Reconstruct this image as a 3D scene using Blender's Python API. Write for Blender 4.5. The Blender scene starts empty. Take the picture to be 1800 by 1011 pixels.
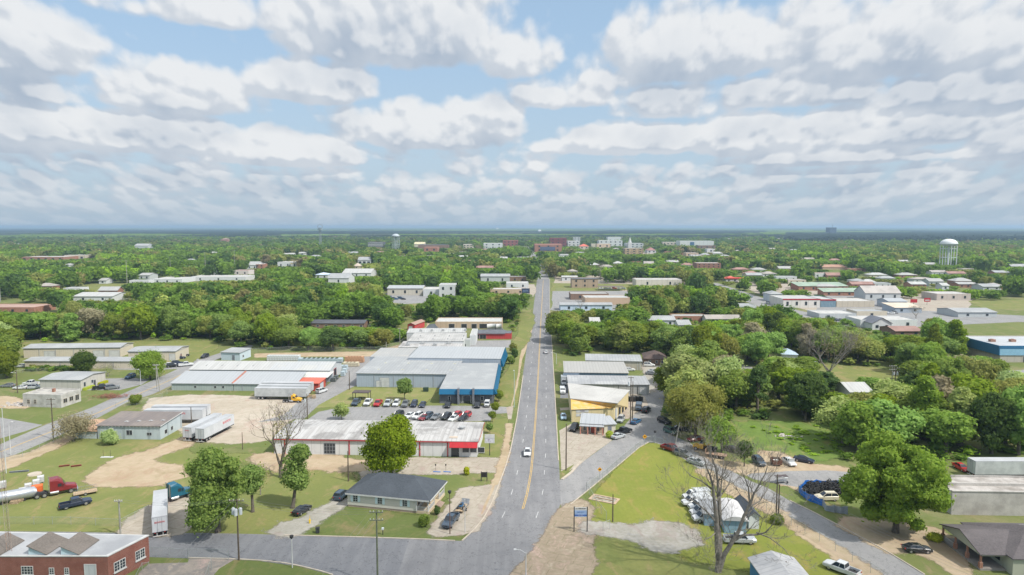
import bpy, math, random
import numpy as np
from math import radians as R, sin, cos, pi, atan2, sqrt, hypot
from mathutils import Vector, Matrix
random.seed(7)
C = bpy.context.scene.collection
SC = bpy.context.scene
# ---------------------------------------------------------------- camera
H, F, YH = 58.0,1200.0,398.5                     # camera height (m), focal length and horizon row of the 1800 px photo
PIT = math.atan((505.5 - YH) / F)
cd = bpy.data.cameras.new('camera'); cam = bpy.data.objects.new('camera', cd); C.objects.link(cam)
cam.location = (0,0, H); cam.rotation_euler = (pi / 2 - PIT, 0,0)
cd.sensor_width = 36; cd.lens = 36 * F / 1800; cd.clip_start = 0.5; cd.clip_end = 90000
SC.camera = cam
# ---------------------------------------------------------------- exposure, sun
SC.view_settings.view_transform = 'Standard'; SC.view_settings.look = 'None'
SC.view_settings.exposure = 0.75; SC.view_settings.gamma = 1; SC.view_settings.use_curve_mapping = False
SUN_EL, SUN_AZ = R(50), R(121)                     # azimuth clockwise from +Y: behind the camera on the right
SX, SY, SZ = sin(SUN_AZ) * cos(SUN_EL), cos(SUN_AZ) * cos(SUN_EL), sin(SUN_EL)
ld = bpy.data.lights.new('sun', 'SUN'); ld.energy = 3.0; ld.angle = R(0.9); ld.color = (1,0.96,0.89)
sun = bpy.data.objects.new('sun', ld); C.objects.link(sun); sun.location = (0,0,200)
sun.rotation_euler = Vector((-SX, -SY, -SZ)).to_track_quat('-Z', 'Y').to_euler()
SC.cycles.max_bounces = 5; SC.cycles.diffuse_bounces = 2; SC.cycles.glossy_bounces = 2; SC.cycles.transmission_bounces = 3
SC.cycles.transparent_max_bounces = 48; SC.cycles.volume_bounces = 0; SC.cycles.caustics_reflective = False; SC.cycles.caustics_refractive = False

def G(px, py, z=0.0):
    """pixel of the 1800x1011 photograph -> point at height z"""
    a, b = (px - 900) / F, (505.5 - py) / F
    dx, dy, dz = a, cos(PIT) + b * sin(PIT),-sin(PIT) + b * cos(PIT)
    t = (z - H) / dz
    return Vector((dx * t, dy * t, z))
def PX(x, y, z=0.0):
    f = y * cos(PIT) - (z - H) * sin(PIT); u = y * sin(PIT) + (z - H) * cos(PIT)
    return 900 + F * x / f, 505.5 - F * u / f
def ray(px, py):
    a, b = (px - 900) / F, (505.5 - py) / F
    return Vector((a, cos(PIT) + b * sin(PIT),-sin(PIT) + b * cos(PIT)))
def az_el(px, py):
    d = ray(px, py); return atan2(d.x, d.y), atan2(d.z, hypot(d.x, d.y))

# ---------------------------------------------------------------- node helper
class NT:
    def __init__(s, tree): s.t = tree; s.t.nodes.clear()
    def n(s, typ, inputs=None, **kw):
        nd = s.t.nodes.new(typ)
        for k, v in kw.items(): setattr(nd, k, v)
        for k, v in (inputs or {}).items():
            if isinstance(v, bpy.types.NodeSocket): s.t.links.new(v, nd.inputs[k])
            else: nd.inputs[k].default_value = v
        return nd
    def m(s, op, a, b=0.0, c=0.0, clamp=False):
        nd = s.n('ShaderNodeMath', {0: a, 1: b, 2: c}, operation=op); nd.use_clamp = clamp; return nd.outputs[0]
    def v(s, op, a, b=(0,0,0)):
        return s.n('ShaderNodeVectorMath', {0: a, 1: b}, operation=op).outputs[0]
    def mix(s, f, a, b):
        nd = s.n('ShaderNodeMix', data_type='RGBA')
        for k, v in ((0, f),(6, a),(7, b)):
            if isinstance(v, bpy.types.NodeSocket): s.t.links.new(v, nd.inputs[k])
            else: nd.inputs[k].default_value = v if k == 0 else (*v[:3], 1)
        return nd.outputs[2]
    def step(s, x, lo, hi):
        nd = s.n('ShaderNodeMapRange', {0: x, 1: lo, 2: hi, 3: 0.0,4: 1.0}, interpolation_type='SMOOTHSTEP'); return nd.outputs[0]

# ---------------------------------------------------------------- sky with cumulus
W = bpy.data.worlds.new("World"); SC.world = W; W.use_nodes = True
SKY_STRENGTH = 0.13
KS = .154 / (SKY_STRENGTH * 2 ** .75)
SK = lambda r, g, b: (r * KS, g * KS, b * KS)
CLOUDS = [(20,80,120,62,1.15),(90,150,100,34,.55),(300,160,140,46,1.),(210,140,50,30,.7),(400,20,210,34,.7),(545,145,118,44,1.05),
          (700,50,215,84,1.1),(910,95,70,52,.9),(230,232,170,38,1.),(25,225,80,44,1.),(500,262,130,34,.95),(740,222,160,46,1.),
          (865,210,60,46,1.),(985,165,100,30,.6),(1110,245,150,32,.95),(1310,238,85,42,1.),(1215,80,175,74,1.15),(1400,160,130,34,.9),
          (1600,70,200,76,1.2),(1700,160,150,38,1.),(1560,225,190,42,1.05),(1470,270,130,22,.8),(1790,90,80,60,1.),(1430,60,120,60,.8),
          (1060,130,60,40,.6),(1180,185,90,30,.6),(1790,250,90,30,.8),(620,60,120,60,.8),(-150,200,130,60,1.),(1950,200,130,60,1.)]
def make_field():
    g = bpy.data.node_groups.new('cloud_field', 'ShaderNodeTree')
    g.interface.new_socket('P', in_out='INPUT', socket_type='NodeSocketVector')
    g.interface.new_socket('D', in_out='OUTPUT', socket_type='NodeSocketFloat')
    t = NT(g); gi = t.n('NodeGroupInput'); P = gi.outputs[0]
    acc = None
    for (px, py, hw, hh, st) in CLOUDS:
        u, v = az_el(px, py + hh * .35)
        q = t.v('MULTIPLY', t.v('SUBTRACT', P, (u, v, 0)),(1 / (hw / F * 1.0),1 / (hh / F * 1.0),0))
        ab = t.n('ShaderNodeSeparateXYZ', {0: q})
        y = t.m('MULTIPLY_ADD', t.m('ABSOLUTE', ab.outputs[1]),-0.75, t.m('MULTIPLY', ab.outputs[1], 1.5))   # flat base: steeper below
        y = t.m('MINIMUM', y, t.m('MULTIPLY', ab.outputs[1], .8))
        r = t.m('MULTIPLY_ADD', ab.outputs[0], ab.outputs[0], 0); r = t.m('MULTIPLY_ADD', ab.outputs[0], ab.outputs[0], t.m('MULTIPLY', y, y))
        d = t.m('MULTIPLY', t.m('SUBTRACT', 1.0, r), st)
        acc = d if acc is None else t.m('SMOOTH_MAX', acc, d, .25)
    acc = t.m('MAXIMUM', acc, -.52)
    sp = t.n('ShaderNodeSeparateXYZ', {0: P}); u, v = sp.outputs[0], sp.outputs[1]
    w = t.m('ADD', t.m('MAXIMUM', v, 0.0),0.10)
    uu = t.m('DIVIDE', t.m('MULTIPLY', u, 2.3), t.m('POWER', w, .25)); vv = t.m('MULTIPLY', t.m('LOGARITHM', w, math.e),-.98)
    Q = t.n('ShaderNodeCombineXYZ', {0: uu, 1: vv, 2: 0.0}).outputs[0]
    n1 = t.n('ShaderNodeTexNoise', {'Vector': Q, 'Scale': 3.6, 'Detail': 9.0, 'Roughness': .58, 'Distortion': .15}, noise_dimensions='2D').outputs[0]
    n2 = t.n('ShaderNodeTexNoise', {'Vector': t.v('ADD', Q, (7,3,0)), 'Scale': 11., 'Detail': 5.0, 'Roughness': .6}, noise_dimensions='2D').outputs[0]
    nn = t.m('MULTIPLY_ADD', t.m('SUBTRACT', n1,.5),1.1, t.m('MULTIPLY', t.m('SUBTRACT', n2,.5),.5))
    vo = [t.n('ShaderNodeTexVoronoi', {'Vector': t.v('ADD', Q, t.n('ShaderNodeVectorMath', {0: t.n('ShaderNodeTexNoise', {'Vector': Q, 'Scale': sc_ * .7, 'Detail': 2.}, noise_dimensions='2D').outputs[1], 3: .5 / sc_}, operation='SCALE').outputs[0]), 'Scale': sc_, 'Smoothness': .35}, feature='SMOOTH_F1', voronoi_dimensions='2D').outputs[0] for sc_ in (6.,15.)]
    nn = t.m('ADD', nn, t.m('MULTIPLY_ADD', t.m('SUBTRACT', .42, vo[0]),1.0, t.m('MULTIPLY', t.m('SUBTRACT', .42, vo[1]),.45)))
    near = t.step(v, .05,.16)                                      # close to the horizon many small clouds line up
    base = t.m('MULTIPLY_ADD', t.m('SUBTRACT', 1.0, near),.84, t.m('MULTIPLY', acc, 1.15))
    D = t.m('ADD', base, nn)
    go = t.n('NodeGroupOutput'); g.links.new(D, go.inputs[0]); return g
def make_world():
    t = NT(W.node_tree); fld = make_field()
    d = t.n('ShaderNodeTexCoord').outputs['Generated']; sp = t.n('ShaderNodeSeparateXYZ', {0: d}); x, y, z = sp.outputs
    r = t.m('SQRT', t.m('MULTIPLY_ADD', x, x, t.m('MULTIPLY', y, y)))
    u = t.m('ARCTAN2', x, y); v = t.m('ARCTAN2', z, r)
    P = t.n('ShaderNodeCombineXYZ', {0: u, 1: v, 2: 0.0}).outputs[0]
    def D(off):
        nd = t.n('ShaderNodeGroup'); nd.node_tree = fld; t.t.links.new(t.v('ADD', P, off), nd.inputs[0]); return nd.outputs[0]
    D0, D1, D2 = D((0,0,0)), D((.006,.012,0)), D((.01,.045,0))
    sky = t.n('ShaderNodeTexSky', sky_type='NISHITA', sun_disc=False, sun_elevation=SUN_EL, sun_rotation=SUN_AZ, altitude=60, air_density=1.0, dust_density=1.3, ozone_density=1.5).outputs[0]
    clear = t.mix(.75, sky, SK(2.5,3.55,4.65))
    veil = t.m('MULTIPLY', t.m('SUBTRACT', 1.0, t.step(v, .04,.30)),.6); clear = t.mix(veil, clear, SK(3.3,4.0,4.6))
    cover = t.step(D0,-.34,.40)
    lit = t.m('SUBTRACT', 1.0, t.step(t.m('MULTIPLY_ADD', D2,.8, t.m('MULTIPLY', D0,.2)),-.1,1.7))
    edge = t.m('SUBTRACT', 1.0, t.step(t.m('SUBTRACT', D1, D0),-.3,.25))
    lit = t.m('MULTIPLY_ADD', lit, .5, t.m('MULTIPLY', edge, .5))
    cl = t.mix(lit, SK(2.7,3.2,3.9), SK(5.5,5.6,5.7))
    col = t.mix(t.m('MULTIPLY', cover, .95), clear, cl)
    fade = t.m('SUBTRACT', 1.0, t.step(v, -.03,.095))
    col = t.mix(t.m('MULTIPLY', fade, .96), col, SK(2.6,3.3,4.0))     # distant air thickens toward the horizon
    up = t.m('MULTIPLY', t.step(v, .40,.75),.85); col = t.mix(up, col, SK(7.6,7.8,8.1))                       # out-of-view sky overhead whitened to add fill light
    bg = t.n('ShaderNodeBackground', {0: col, 1: SKY_STRENGTH}); out = t.n('ShaderNodeOutputWorld', {0: bg.outputs[0]})
make_world()
W.cycles.sampling_method = 'MANUAL'; W.cycles.sample_map_resolution = 512

# ---------------------------------------------------------------- materials
def _mat(name):
    m = bpy.data.materials.new(name); m.use_nodes = True; return m, NT(m.node_tree)
def finish(t, col, rough=.8, metal=0., spec=.3, bump=None, bstr=.3, bdist=.05):
    ins = {'Base Color': col if isinstance(col, bpy.types.NodeSocket) else (*col[:3], 1), 'Roughness': rough, 'Metallic': metal, 'Specular IOR Level': spec}
    if bump is not None: ins['Normal'] = t.n('ShaderNodeBump', {'Height': bump, 'Strength': bstr, 'Distance': bdist}).outputs[0]
    b = t.n('ShaderNodeBsdfPrincipled', ins); t.n('ShaderNodeOutputMaterial', {0: b.outputs[0]}); return b
MATS = {}
def M(name, col, col2=None, scale=.6, rough=.8, metal=0., spec=.3, amt=1., detail=5., grain=0.):
    """plain paint / metal / wood: two tones mixed by noise in the object's own space"""
    if name in MATS: return MATS[name]
    m, t = _mat(name); c2 = col2 or tuple(c * .78 for c in col)
    co = t.n('ShaderNodeTexCoord').outputs['Object']
    n = t.n('ShaderNodeTexNoise', {'Vector': co, 'Scale': scale, 'Detail': detail, 'Roughness': .6}).outputs[0]
    f = t.m('MULTIPLY', t.step(n, .36,.68), amt)
    c = t.mix(f, col, c2)
    if grain:
        n2 = t.n('ShaderNodeTexNoise', {'Vector': co, 'Scale': scale * 14, 'Detail': 3.}).outputs[0]
        c = t.mix(t.m('MULTIPLY', t.step(n2,.4,.7), grain), c, tuple(x * .6 for x in col))
    finish(t, c, rough, metal, spec); MATS[name] = m; return m
def MR(name, col, col2, period=1.0, axis=0, stain=None, sw=.4, rough=.6, spec=.35, streak=.45, bd=.03):
    """ribbed sheet metal, ribs repeat along local axis; streaks run down the ribs; stain = third tone in patches"""
    if name in MATS: return MATS[name]
    m, t = _mat(name); co = t.n('ShaderNodeTexCoord').outputs['Object']
    s = (1.1,.07,.07) if axis == 0 else (.07,1.1,.07)
    n = t.n('ShaderNodeTexNoise', {'Vector': t.v('MULTIPLY', co, s), 'Scale': 1., 'Detail': 6., 'Roughness': .65}).outputs[0]
    c = t.mix(t.m('MULTIPLY', t.step(n, .38,.66), streak), col, col2)
    if stain:
        n3 = t.n('ShaderNodeTexNoise', {'Vector': co, 'Scale': .16, 'Detail': 8., 'Roughness': .7}).outputs[0]
        c = t.mix(t.m('MULTIPLY', t.step(n3,.48,.62), sw), c, stain)
    sp = t.n('ShaderNodeSeparateXYZ', {0: co}); w = t.m('FRACT', t.m('DIVIDE', sp.outputs[axis], period))
    rib = t.m('LESS_THAN', w, .14)
    c = t.mix(t.m('MULTIPLY', rib, .35), c, tuple(x * .6 for x in col2))
    finish(t, c, rough, 0., spec, rib, .5, bd); MATS[name] = m; return m
def MWALL(name, col, col2, period=.9, rough=.75, horiz=False, amt=.5, dirt=.35):
    """metal / siding wall: seams along u = x + y (or horizontal boards), soft grime"""
    if name in MATS: return MATS[name]
    m, t = _mat(name); co = t.n('ShaderNodeTexCoord').outputs['Object']; sp = t.n('ShaderNodeSeparateXYZ', {0: co})
    u = sp.outputs[2] if horiz else t.m('ADD', sp.outputs[0], sp.outputs[1])
    seam = t.m('LESS_THAN', t.m('FRACT', t.m('DIVIDE', u, period)),.1)
    v = t.n('ShaderNodeCombineXYZ', {0: t.m('ADD', sp.outputs[0], sp.outputs[1]),1: t.m('MULTIPLY', sp.outputs[2], .35),2: 0.}).outputs[0]
    n = t.n('ShaderNodeTexNoise', {'Vector': v, 'Scale': .8, 'Detail': 7., 'Roughness': .65}).outputs[0]
    c = t.mix(t.m('MULTIPLY', t.step(n, .42,.7), amt), col, col2)
    c = t.mix(t.m('MULTIPLY', seam, dirt), c, tuple(x * .6 for x in col2))
    finish(t, c, rough, 0.,.25, seam, .4,.02); MATS[name] = m; return m
def MBRICK(name, c1, c2, mortar, scale=1.):
    if name in MATS: return MATS[name]
    m, t = _mat(name); co = t.n('ShaderNodeTexCoord').outputs['Object']; sp = t.n('ShaderNodeSeparateXYZ', {0: co})
    v = t.n('ShaderNodeCombineXYZ', {0: t.m('ADD', sp.outputs[0], sp.outputs[1]),1: sp.outputs[2], 2: 0.}).outputs[0]
    b = t.n('ShaderNodeTexBrick', {'Vector': v, 'Color1': (*c1,1), 'Color2': (*c2,1), 'Mortar': (*mortar, 1), 'Scale': scale, 'Mortar Size': .012, 'Brick Width': .24, 'Row Height': .09}).outputs[0]
    n = t.n('ShaderNodeTexNoise', {'Vector': v, 'Scale': .5, 'Detail': 6.}).outputs[0]
    c = t.mix(t.m('MULTIPLY', t.step(n, .4,.7),.4), b, tuple(x * .55 for x in c1))
    finish(t, c, .85,0.,.2); MATS[name] = m; return m
def MSHINGLE(name, col, col2):
    if name in MATS: return MATS[name]
    m, t = _mat(name); co = t.n('ShaderNodeTexCoord').outputs['Object']
    n = t.n('ShaderNodeTexNoise', {'Vector': t.v('MULTIPLY', co, (2.2,2.2,5.5)), 'Scale': 1.3, 'Detail': 4., 'Roughness': .7}).outputs[0]
    n2 = t.n('ShaderNodeTexNoise', {'Vector': co, 'Scale': .25, 'Detail': 5.}).outputs[0]
    c = t.mix(t.step(n, .35,.7), col, col2); c = t.mix(t.m('MULTIPLY', t.step(n2,.4,.7),.35), c, tuple(x * 1.35 for x in col))
    finish(t, c, .9,0.,.2, n, .3,.03); MATS[name] = m; return m
def MG(name, stops, scale=.05, scale2=.8, fine=.35, rough=.95, bump=.0, stretch=None, slab=0, mow=0):
    """ground cover: 3 tones by large noise, broken by mid and fine noise"""
    if name in MATS: return MATS[name]
    m, t = _mat(name); co = t.n('ShaderNodeNewGeometry').outputs['Position']
    if stretch: co = t.v('MULTIPLY', co, stretch)
    n = t.n('ShaderNodeTexNoise', {'Vector': co, 'Scale': scale, 'Detail': 9., 'Roughness': .62, 'Distortion': .4}).outputs[0]
    n2 = t.n('ShaderNodeTexNoise', {'Vector': co, 'Scale': scale2, 'Detail': 6., 'Roughness': .7}).outputs[0]
    a = t.mix(t.step(n, .36,.54), stops[0], stops[1]); a = t.mix(t.step(n, .53,.68), a, stops[2])
    n5 = t.n('ShaderNodeTexNoise', {'Vector': t.v('MULTIPLY', co, (1,.45,1)), 'Scale': .22, 'Detail': 7., 'Roughness': .7, 'Distortion': .8}).outputs[0]
    a = t.mix(t.m('MULTIPLY', t.step(n5,.52,.66),.8), a, tuple(x * y for x, y in zip(stops[2], (1.15,1.0,1.1))))
    a = t.mix(t.m('MULTIPLY', t.step(n2,.35,.72), fine), a, stops[3] if len(stops) > 3 else tuple(x * .6 for x in stops[0]))
    if slab:                                        # expansion joints with dirt and weeds in them
        nz = t.n('ShaderNodeTexNoise', {'Vector': co, 'Scale': .8, 'Detail': 4.}); q = t.v('ADD', t.v('MULTIPLY', t.n('ShaderNodeVectorRotate', {'Vector': co, 'Angle': .35}).outputs[0], (1,1,0)), t.v('MULTIPLY', nz.outputs[1], (.35,.35,0)))
        j = t.n('ShaderNodeTexBrick', {'Vector': q, 'Scale': 1., 'Mortar Size': .09, 'Mortar Smooth': .4, 'Brick Width': slab, 'Row Height': slab * .8, 'Color1': (0,0,0,1), 'Color2': (0,0,0,1), 'Mortar': (1,1,1,1)}, offset=.3).outputs[0]
        a = t.mix(t.m('MULTIPLY', j, t.m('MULTIPLY_ADD', nz.outputs[0], 1.6,-.45, True)), a, (.13,.135,.06))
    if mow: a = t.mix(t.m('MULTIPLY', t.n('ShaderNodeTexWave', {'Vector': co, 'Scale': .35, 'Distortion': 3., 'Detail': 2., 'Detail Scale': .25}, bands_direction='X').outputs[1], mow), a, tuple(x * .78 for x in stops[1]))
    b = finish(t, a, rough, 0.,.1, n2 if bump else None, bump, .1)
    e = t.n('ShaderNodeAttribute', attribute_name='fade').outputs['Fac']; n4 = t.n('ShaderNodeTexNoise', {'Vector': co, 'Scale': .4, 'Detail': 8., 'Roughness': .78}).outputs[0]
    k = t.step(t.m('ADD', e, t.m('MULTIPLY', t.m('SUBTRACT', n4,.5), t.m('MULTIPLY', e, 3.6))),.25,.60)
    mx = t.n('ShaderNodeMixShader', {0: k, 1: b.outputs[0], 2: t.n('ShaderNodeBsdfTransparent').outputs[0]}); t.t.links.new(mx.outputs[0], [n for n in t.t.nodes if n.type == 'OUTPUT_MATERIAL'][0].inputs[0])
    MATS[name] = m; return m
def MGLASS(name='window glass', col=(.03,.04,.05)):
    if name in MATS: return MATS[name]
    m, t = _mat(name); finish(t, col, .12,0.,.6); MATS[name] = m; return m
# ---------------------------------------------------------------- object helpers
class MB:
    """collects shapes and links them as ONE mesh object"""
    def __init__(s): s.v = []; s.f = []; s.mi = []
    def add(s, vs, fs, m=0):
        o = len(s.v); s.v += [tuple(p) for p in vs]; s.f += [tuple(i + o for i in f) for f in fs]; s.mi += [m] * len(fs); return s
    def box(s, x0, x1, y0, y1, z0, z1, m=0):
        return s.add([(x0, y0, z0),(x1, y0, z0),(x1, y1, z0),(x0, y1, z0),(x0, y0, z1),(x1, y0, z1),(x1, y1, z1),(x0, y1, z1)],
                     [(3,2,1,0),(4,5,6,7),(0,1,5,4),(1,2,6,5),(2,3,7,6),(3,0,4,7)], m)
    def prism(s, pts, z0, z1, m=0):
        n = len(pts); s.add([(p[0], p[1], z0) for p in pts] + [(p[0], p[1], z1) for p in pts],
                            [tuple(range(n - 1,-1,-1)), tuple(range(n, 2 * n))] + [(i, (i + 1) % n, n + (i + 1) % n, n + i) for i in range(n)], m); return s
    def tube(s, pts, rs, n=6, m=0, cap=True):
        pts = [Vector(p) for p in pts]; rs = rs if isinstance(rs, (list, tuple)) else [rs] * len(pts); vs = []
        for i, p in enumerate(pts):
            d = (pts[min(i + 1, len(pts) - 1)] - pts[max(i - 1,0)]).normalized()
            a = d.cross(Vector((0,0,1)));
            if a.length < .05: a = d.cross(Vector((0,1,0)))
            a.normalize(); b = d.cross(a)
            for k in range(n):
                t = 2 * pi * k / n; vs.append(p + a * cos(t) * rs[i] + b * sin(t) * rs[i])
        fs = [(i * n + k, i * n + (k + 1) % n, (i + 1) * n + (k + 1) % n, (i + 1) * n + k) for i in range(len(pts) - 1) for k in range(n)]
        if cap: fs += [tuple(range(n)), tuple((len(pts) - 1) * n + k for k in range(n - 1,-1,-1))]
        return s.add(vs, fs, m)
    def cyl(s, c, ax, r, L, n=12, m=0):
        c = Vector(c); a = Vector(ax).normalized() * L / 2; return s.tube([c - a, c + a], r, n, m)
    def loft(s, rings, m=0, cap=True):
        n = len(rings[0]); vs = [p for r in rings for p in r]
        fs = [(i * n + k, i * n + (k + 1) % n, (i + 1) * n + (k + 1) % n, (i + 1) * n + k) for i in range(len(rings) - 1) for k in range(n)]
        if cap: fs += [tuple(range(n - 1,-1,-1)), tuple((len(rings) - 1) * n + k for k in range(n))]
        return s.add(vs, fs, m)
    def mesh(s, name, mats, smooth=False):
        me = bpy.data.meshes.new(name); me.from_pydata(s.v, [], s.f)
        for m in (mats if isinstance(mats, (list, tuple)) else [mats]): me.materials.append(m)
        me.polygons.foreach_set('material_index', s.mi)
        if smooth: me.polygons.foreach_set('use_smooth', [True] * len(s.f))
        me.update(); return me
    def build(s, name, mats, parent=None, smooth=False):
        return link(bpy.data.objects.new(name, s.mesh(name, mats, smooth)), parent)
def link(o, parent=None):
    C.objects.link(o)
    if parent is not None: o.parent = parent
    return o
def empty(name, loc, rz=0., label=None, cat=None, group=None):
    o = bpy.data.objects.new(name, None); o.empty_display_size = .5; C.objects.link(o); o.location = loc; o.rotation_euler = (0,0, rz)
    return tag(o, label, cat, group)
def tag(o, label=None, cat=None, group=None, kind=None):
    for k, v in (('label', label),('category', cat),('group', group),('kind', kind)):
        if v: o[k] = v
    return o
def copy_tree(o, parent=None):
    c = o.copy(); C.objects.link(c)
    if parent is not None: c.parent = parent
    for ch in list(o.children): copy_tree(ch, c)
    return c

# ---------------------------------------------------------------- ground sheets
def fract(pts, amp, it=3, seed=0):
    rn = random.Random(seed)
    for k in range(it):
        q = []
        for i in range(len(pts)):
            a, b = Vector(pts[i][:2]), Vector(pts[(i + 1) % len(pts)][:2]); d = b - a
            q.append(a); mid = (a + b) / 2
            if d.length > .8: mid = mid + Vector((-d.y, d.x)) * rn.uniform(-1,1) * amp
            q.append(mid)
        pts = q
    return pts
ZN = [0]; SHEETS = []                                        # (polygon, allow trees?)
def sheet(name, pix, mat, z, rough=0., seed=1, keep=True, world=False, it=4):
    pts = [Vector(p[:2]) if world else G(*p).xy for p in pix]
    if keep: SHEETS.append([tuple(p) for p in pts])
    if rough: pts = fract(pts, rough, it, seed)
    ZN[0] += 1; z += ZN[0] * .0003; me = bpy.data.meshes.new(name); n = len(pts); pts = [Vector(p[:2]) for p in pts]
    if rough and rough > .015:                     # worn edge: an outer band that thins out
        A2 = sum(pts[i].x * pts[(i + 1) % n].y - pts[(i + 1) % n].x * pts[i].y for i in range(n)); sg = 1 if A2 > 0 else -1; out = []
        for i in range(n):
            d = (pts[(i + 3) % n] - pts[i - 3]); d = Vector((d.y, -d.x)) * sg; out.append(pts[i] + d.normalized() * min(4.2,1.6 + rough * 22))
        me.from_pydata([(p.x, p.y, z) for p in pts] + [(p.x, p.y, z - .003) for p in out], [], [tuple(range(n))] + [(i, (i + 1) % n, n + (i + 1) % n, n + i) for i in range(n)])
        at_ = me.attributes.new('fade', 'FLOAT', 'POINT'); at_.data.foreach_set('value', [0.] * n + [1.] * n)
    else: me.from_pydata([(p[0], p[1], z) for p in pts], [], [tuple(range(n))])
    me.materials.append(mat); o = link(bpy.data.objects.new(name, me))
    if me.polygons[0].normal.z < 0: me.flip_normals()
    return tag(o, kind='structure')
def ribbon(name, pix, width, mat, z, world=False, off=0., dash=None, kind='structure', th=0.):
    """strip along a polyline: edge line, dashed line or kerb (th = thickness)"""
    P = [Vector(p[:2]) if world else G(*p).xy for p in pix]; mb = MB()
    seg = []; L = 0
    for i in range(len(P) - 1):
        seg.append((L, P[i], P[i + 1])); L += (P[i + 1] - P[i]).length
    def at(s):
        for L0, a, b in reversed(seg):
            if s >= L0 or L0 == 0:
                d = (b - a); l = d.length; d = d / l; return a + d * min(s - L0, l), d
    ss = [(a, min(a + dash[0], L)) for a in np.arange(0, L, dash[0] + dash[1])] if dash else [(0, L)]
    for a, b in ss:
        k = max(1, int((b - a) / 2.5)); pts = []
        for j in range(k + 1):
            p, d = at(a + (b - a) * j / k); n = Vector((-d.y, d.x)); pts.append((p + n * (off - width / 2), p + n * (off + width / 2)))
        for j in range(k):
            (l0, r0),(l1, r1) = pts[j], pts[j + 1]
            if th: mb.add([(*l0, z),(*r0, z),(*r1, z),(*l1, z),(*l0, z + th),(*r0, z + th),(*r1, z + th),(*l1, z + th)], [(4,5,6,7),(0,1,5,4),(1,2,6,5),(2,3,7,6),(3,0,4,7)])
            else: mb.add([(*l0, z),(*r0, z),(*r1, z),(*l1, z)], [(0,3,2,1) if False else (0,1,2,3)])
    o = mb.build(name, mat)
    return tag(o, kind=kind)

GRASS = MG('grass', [(.165,.18,.065),(.13,.16,.05),(.215,.195,.10),(.10,.13,.04)], .035,.9,.45)
LAWN = MG('lawn', [(.20,.205,.07),(.165,.185,.06),(.25,.22,.10),(.12,.145,.045)], .07,1.2,.45)
MOWN = MG('mown field', [(.215,.228,.05),(.185,.21,.043),(.25,.225,.07),(.14,.165,.036)], .06,1.0,.45, mow=.12)
SHADELAWN = MG('shaded lawn', [(.135,.16,.05),(.115,.145,.045),(.19,.175,.08),(.085,.11,.035)], .09,1.3,.5)  # lawn copy with the cloud's shade put into a darker green
WEEDS = MG('weeds', [(.15,.215,.05),(.12,.18,.042),(.21,.225,.075),(.085,.13,.035)], .08,1.0,.5)
DIRT = MG('dirt', [(.36,.27,.185),(.42,.33,.235),(.30,.235,.15),(.29,.255,.14)], .09,.7,.5)
SAND = MG('packed dirt', [(.40,.345,.275),(.455,.40,.33),(.345,.29,.22),(.28,.25,.18)], .05,.5,.5)
GRAVEL = MG('gravel', [(.31,.295,.26),(.365,.345,.31),(.26,.245,.205),(.21,.20,.14)], .1,1.2,.5)
CONC = MG('concrete', [(.35,.305,.25),(.40,.355,.295),(.30,.26,.21),(.24,.21,.16)], .12,.9,.5, slab=4.5)
def MASPH(name, c, c2, patch):
    m, t = _mat(name); co = t.n('ShaderNodeNewGeometry').outputs['Position']
    n = t.n('ShaderNodeTexNoise', {'Vector': t.v('MULTIPLY', co, (.55,.03,1)), 'Scale': 1.2, 'Detail': 6., 'Roughness': .65}).outputs[0]   # wheel-track streaks along the road
    n2 = t.n('ShaderNodeTexNoise', {'Vector': co, 'Scale': .09, 'Detail': 8., 'Roughness': .7}).outputs[0]
    n3 = t.n('ShaderNodeTexNoise', {'Vector': co, 'Scale': 2.5, 'Detail': 5., 'Roughness': .8}).outputs[0]
    a = t.mix(t.step(n, .35,.68), c, c2); a = t.mix(t.m('MULTIPLY', t.step(n2,.45,.66),.5), a, patch)
    v = t.n('ShaderNodeTexVoronoi', {'Vector': t.n('ShaderNodeTexNoise', {'Vector': co, 'Scale': .3, 'Detail': 3.}).outputs[1], 'Scale': 3.}, feature='DISTANCE_TO_EDGE').outputs[0]
    crack = t.m('LESS_THAN', v, .011)
    a = t.mix(t.m('MULTIPLY', crack, .65), a, tuple(x * .5 for x in c)); a = t.mix(t.m('MULTIPLY', t.step(n3,.4,.75),.25), a, tuple(x * .65 for x in c))
    finish(t, a, .9,0.,.2); return m
ASPH = MASPH('asphalt', (.195,.194,.198),(.235,.233,.235),(.145,.146,.155))
ASPHL = MASPH('pale asphalt', (.25,.247,.245),(.29,.283,.275),(.19,.187,.185))
ASPHD = MASPH('darkened asphalt', (.17,.173,.183),(.205,.207,.215),(.14,.144,.155))  # darker asphalt copy; on the lower street it paints cloud shade
YEL = M('yellow road paint', (.62,.38,.06),(.42,.30,.13),1.5,.8); WHT = M('white road paint', (.6,.6,.58),(.38,.38,.38),1.5,.8)
KERB = M('kerb concrete', (.48,.42,.34),(.38,.33,.27),.8,.9)

def ground():
    rows = [(-60,60),(60,400),(400,1500),(1500,6000),(6000,26000)]; mb = MB()
    ys = [-150,60,200,500,1200,3000,8000,26000]
    for a, b in zip(ys[:-1], ys[1:]):
        w = 26000
        mb.add([(-w, a, 0),(w, a, 0),(w, b, 0),(-w, b, 0)], [(0,1,2,3)])
    return tag(mb.build('ground', GRASS), kind='structure')
ground()
def interp(tbl, y):
    for (y0, a),(y1, b) in zip(tbl[:-1], tbl[1:]):
        if y0 <= y <= y1: return a + (b - a) * (y - y0) / (y1 - y0)
    return tbl[0][1] if y < tbl[0][0] else tbl[-1][1]
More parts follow.
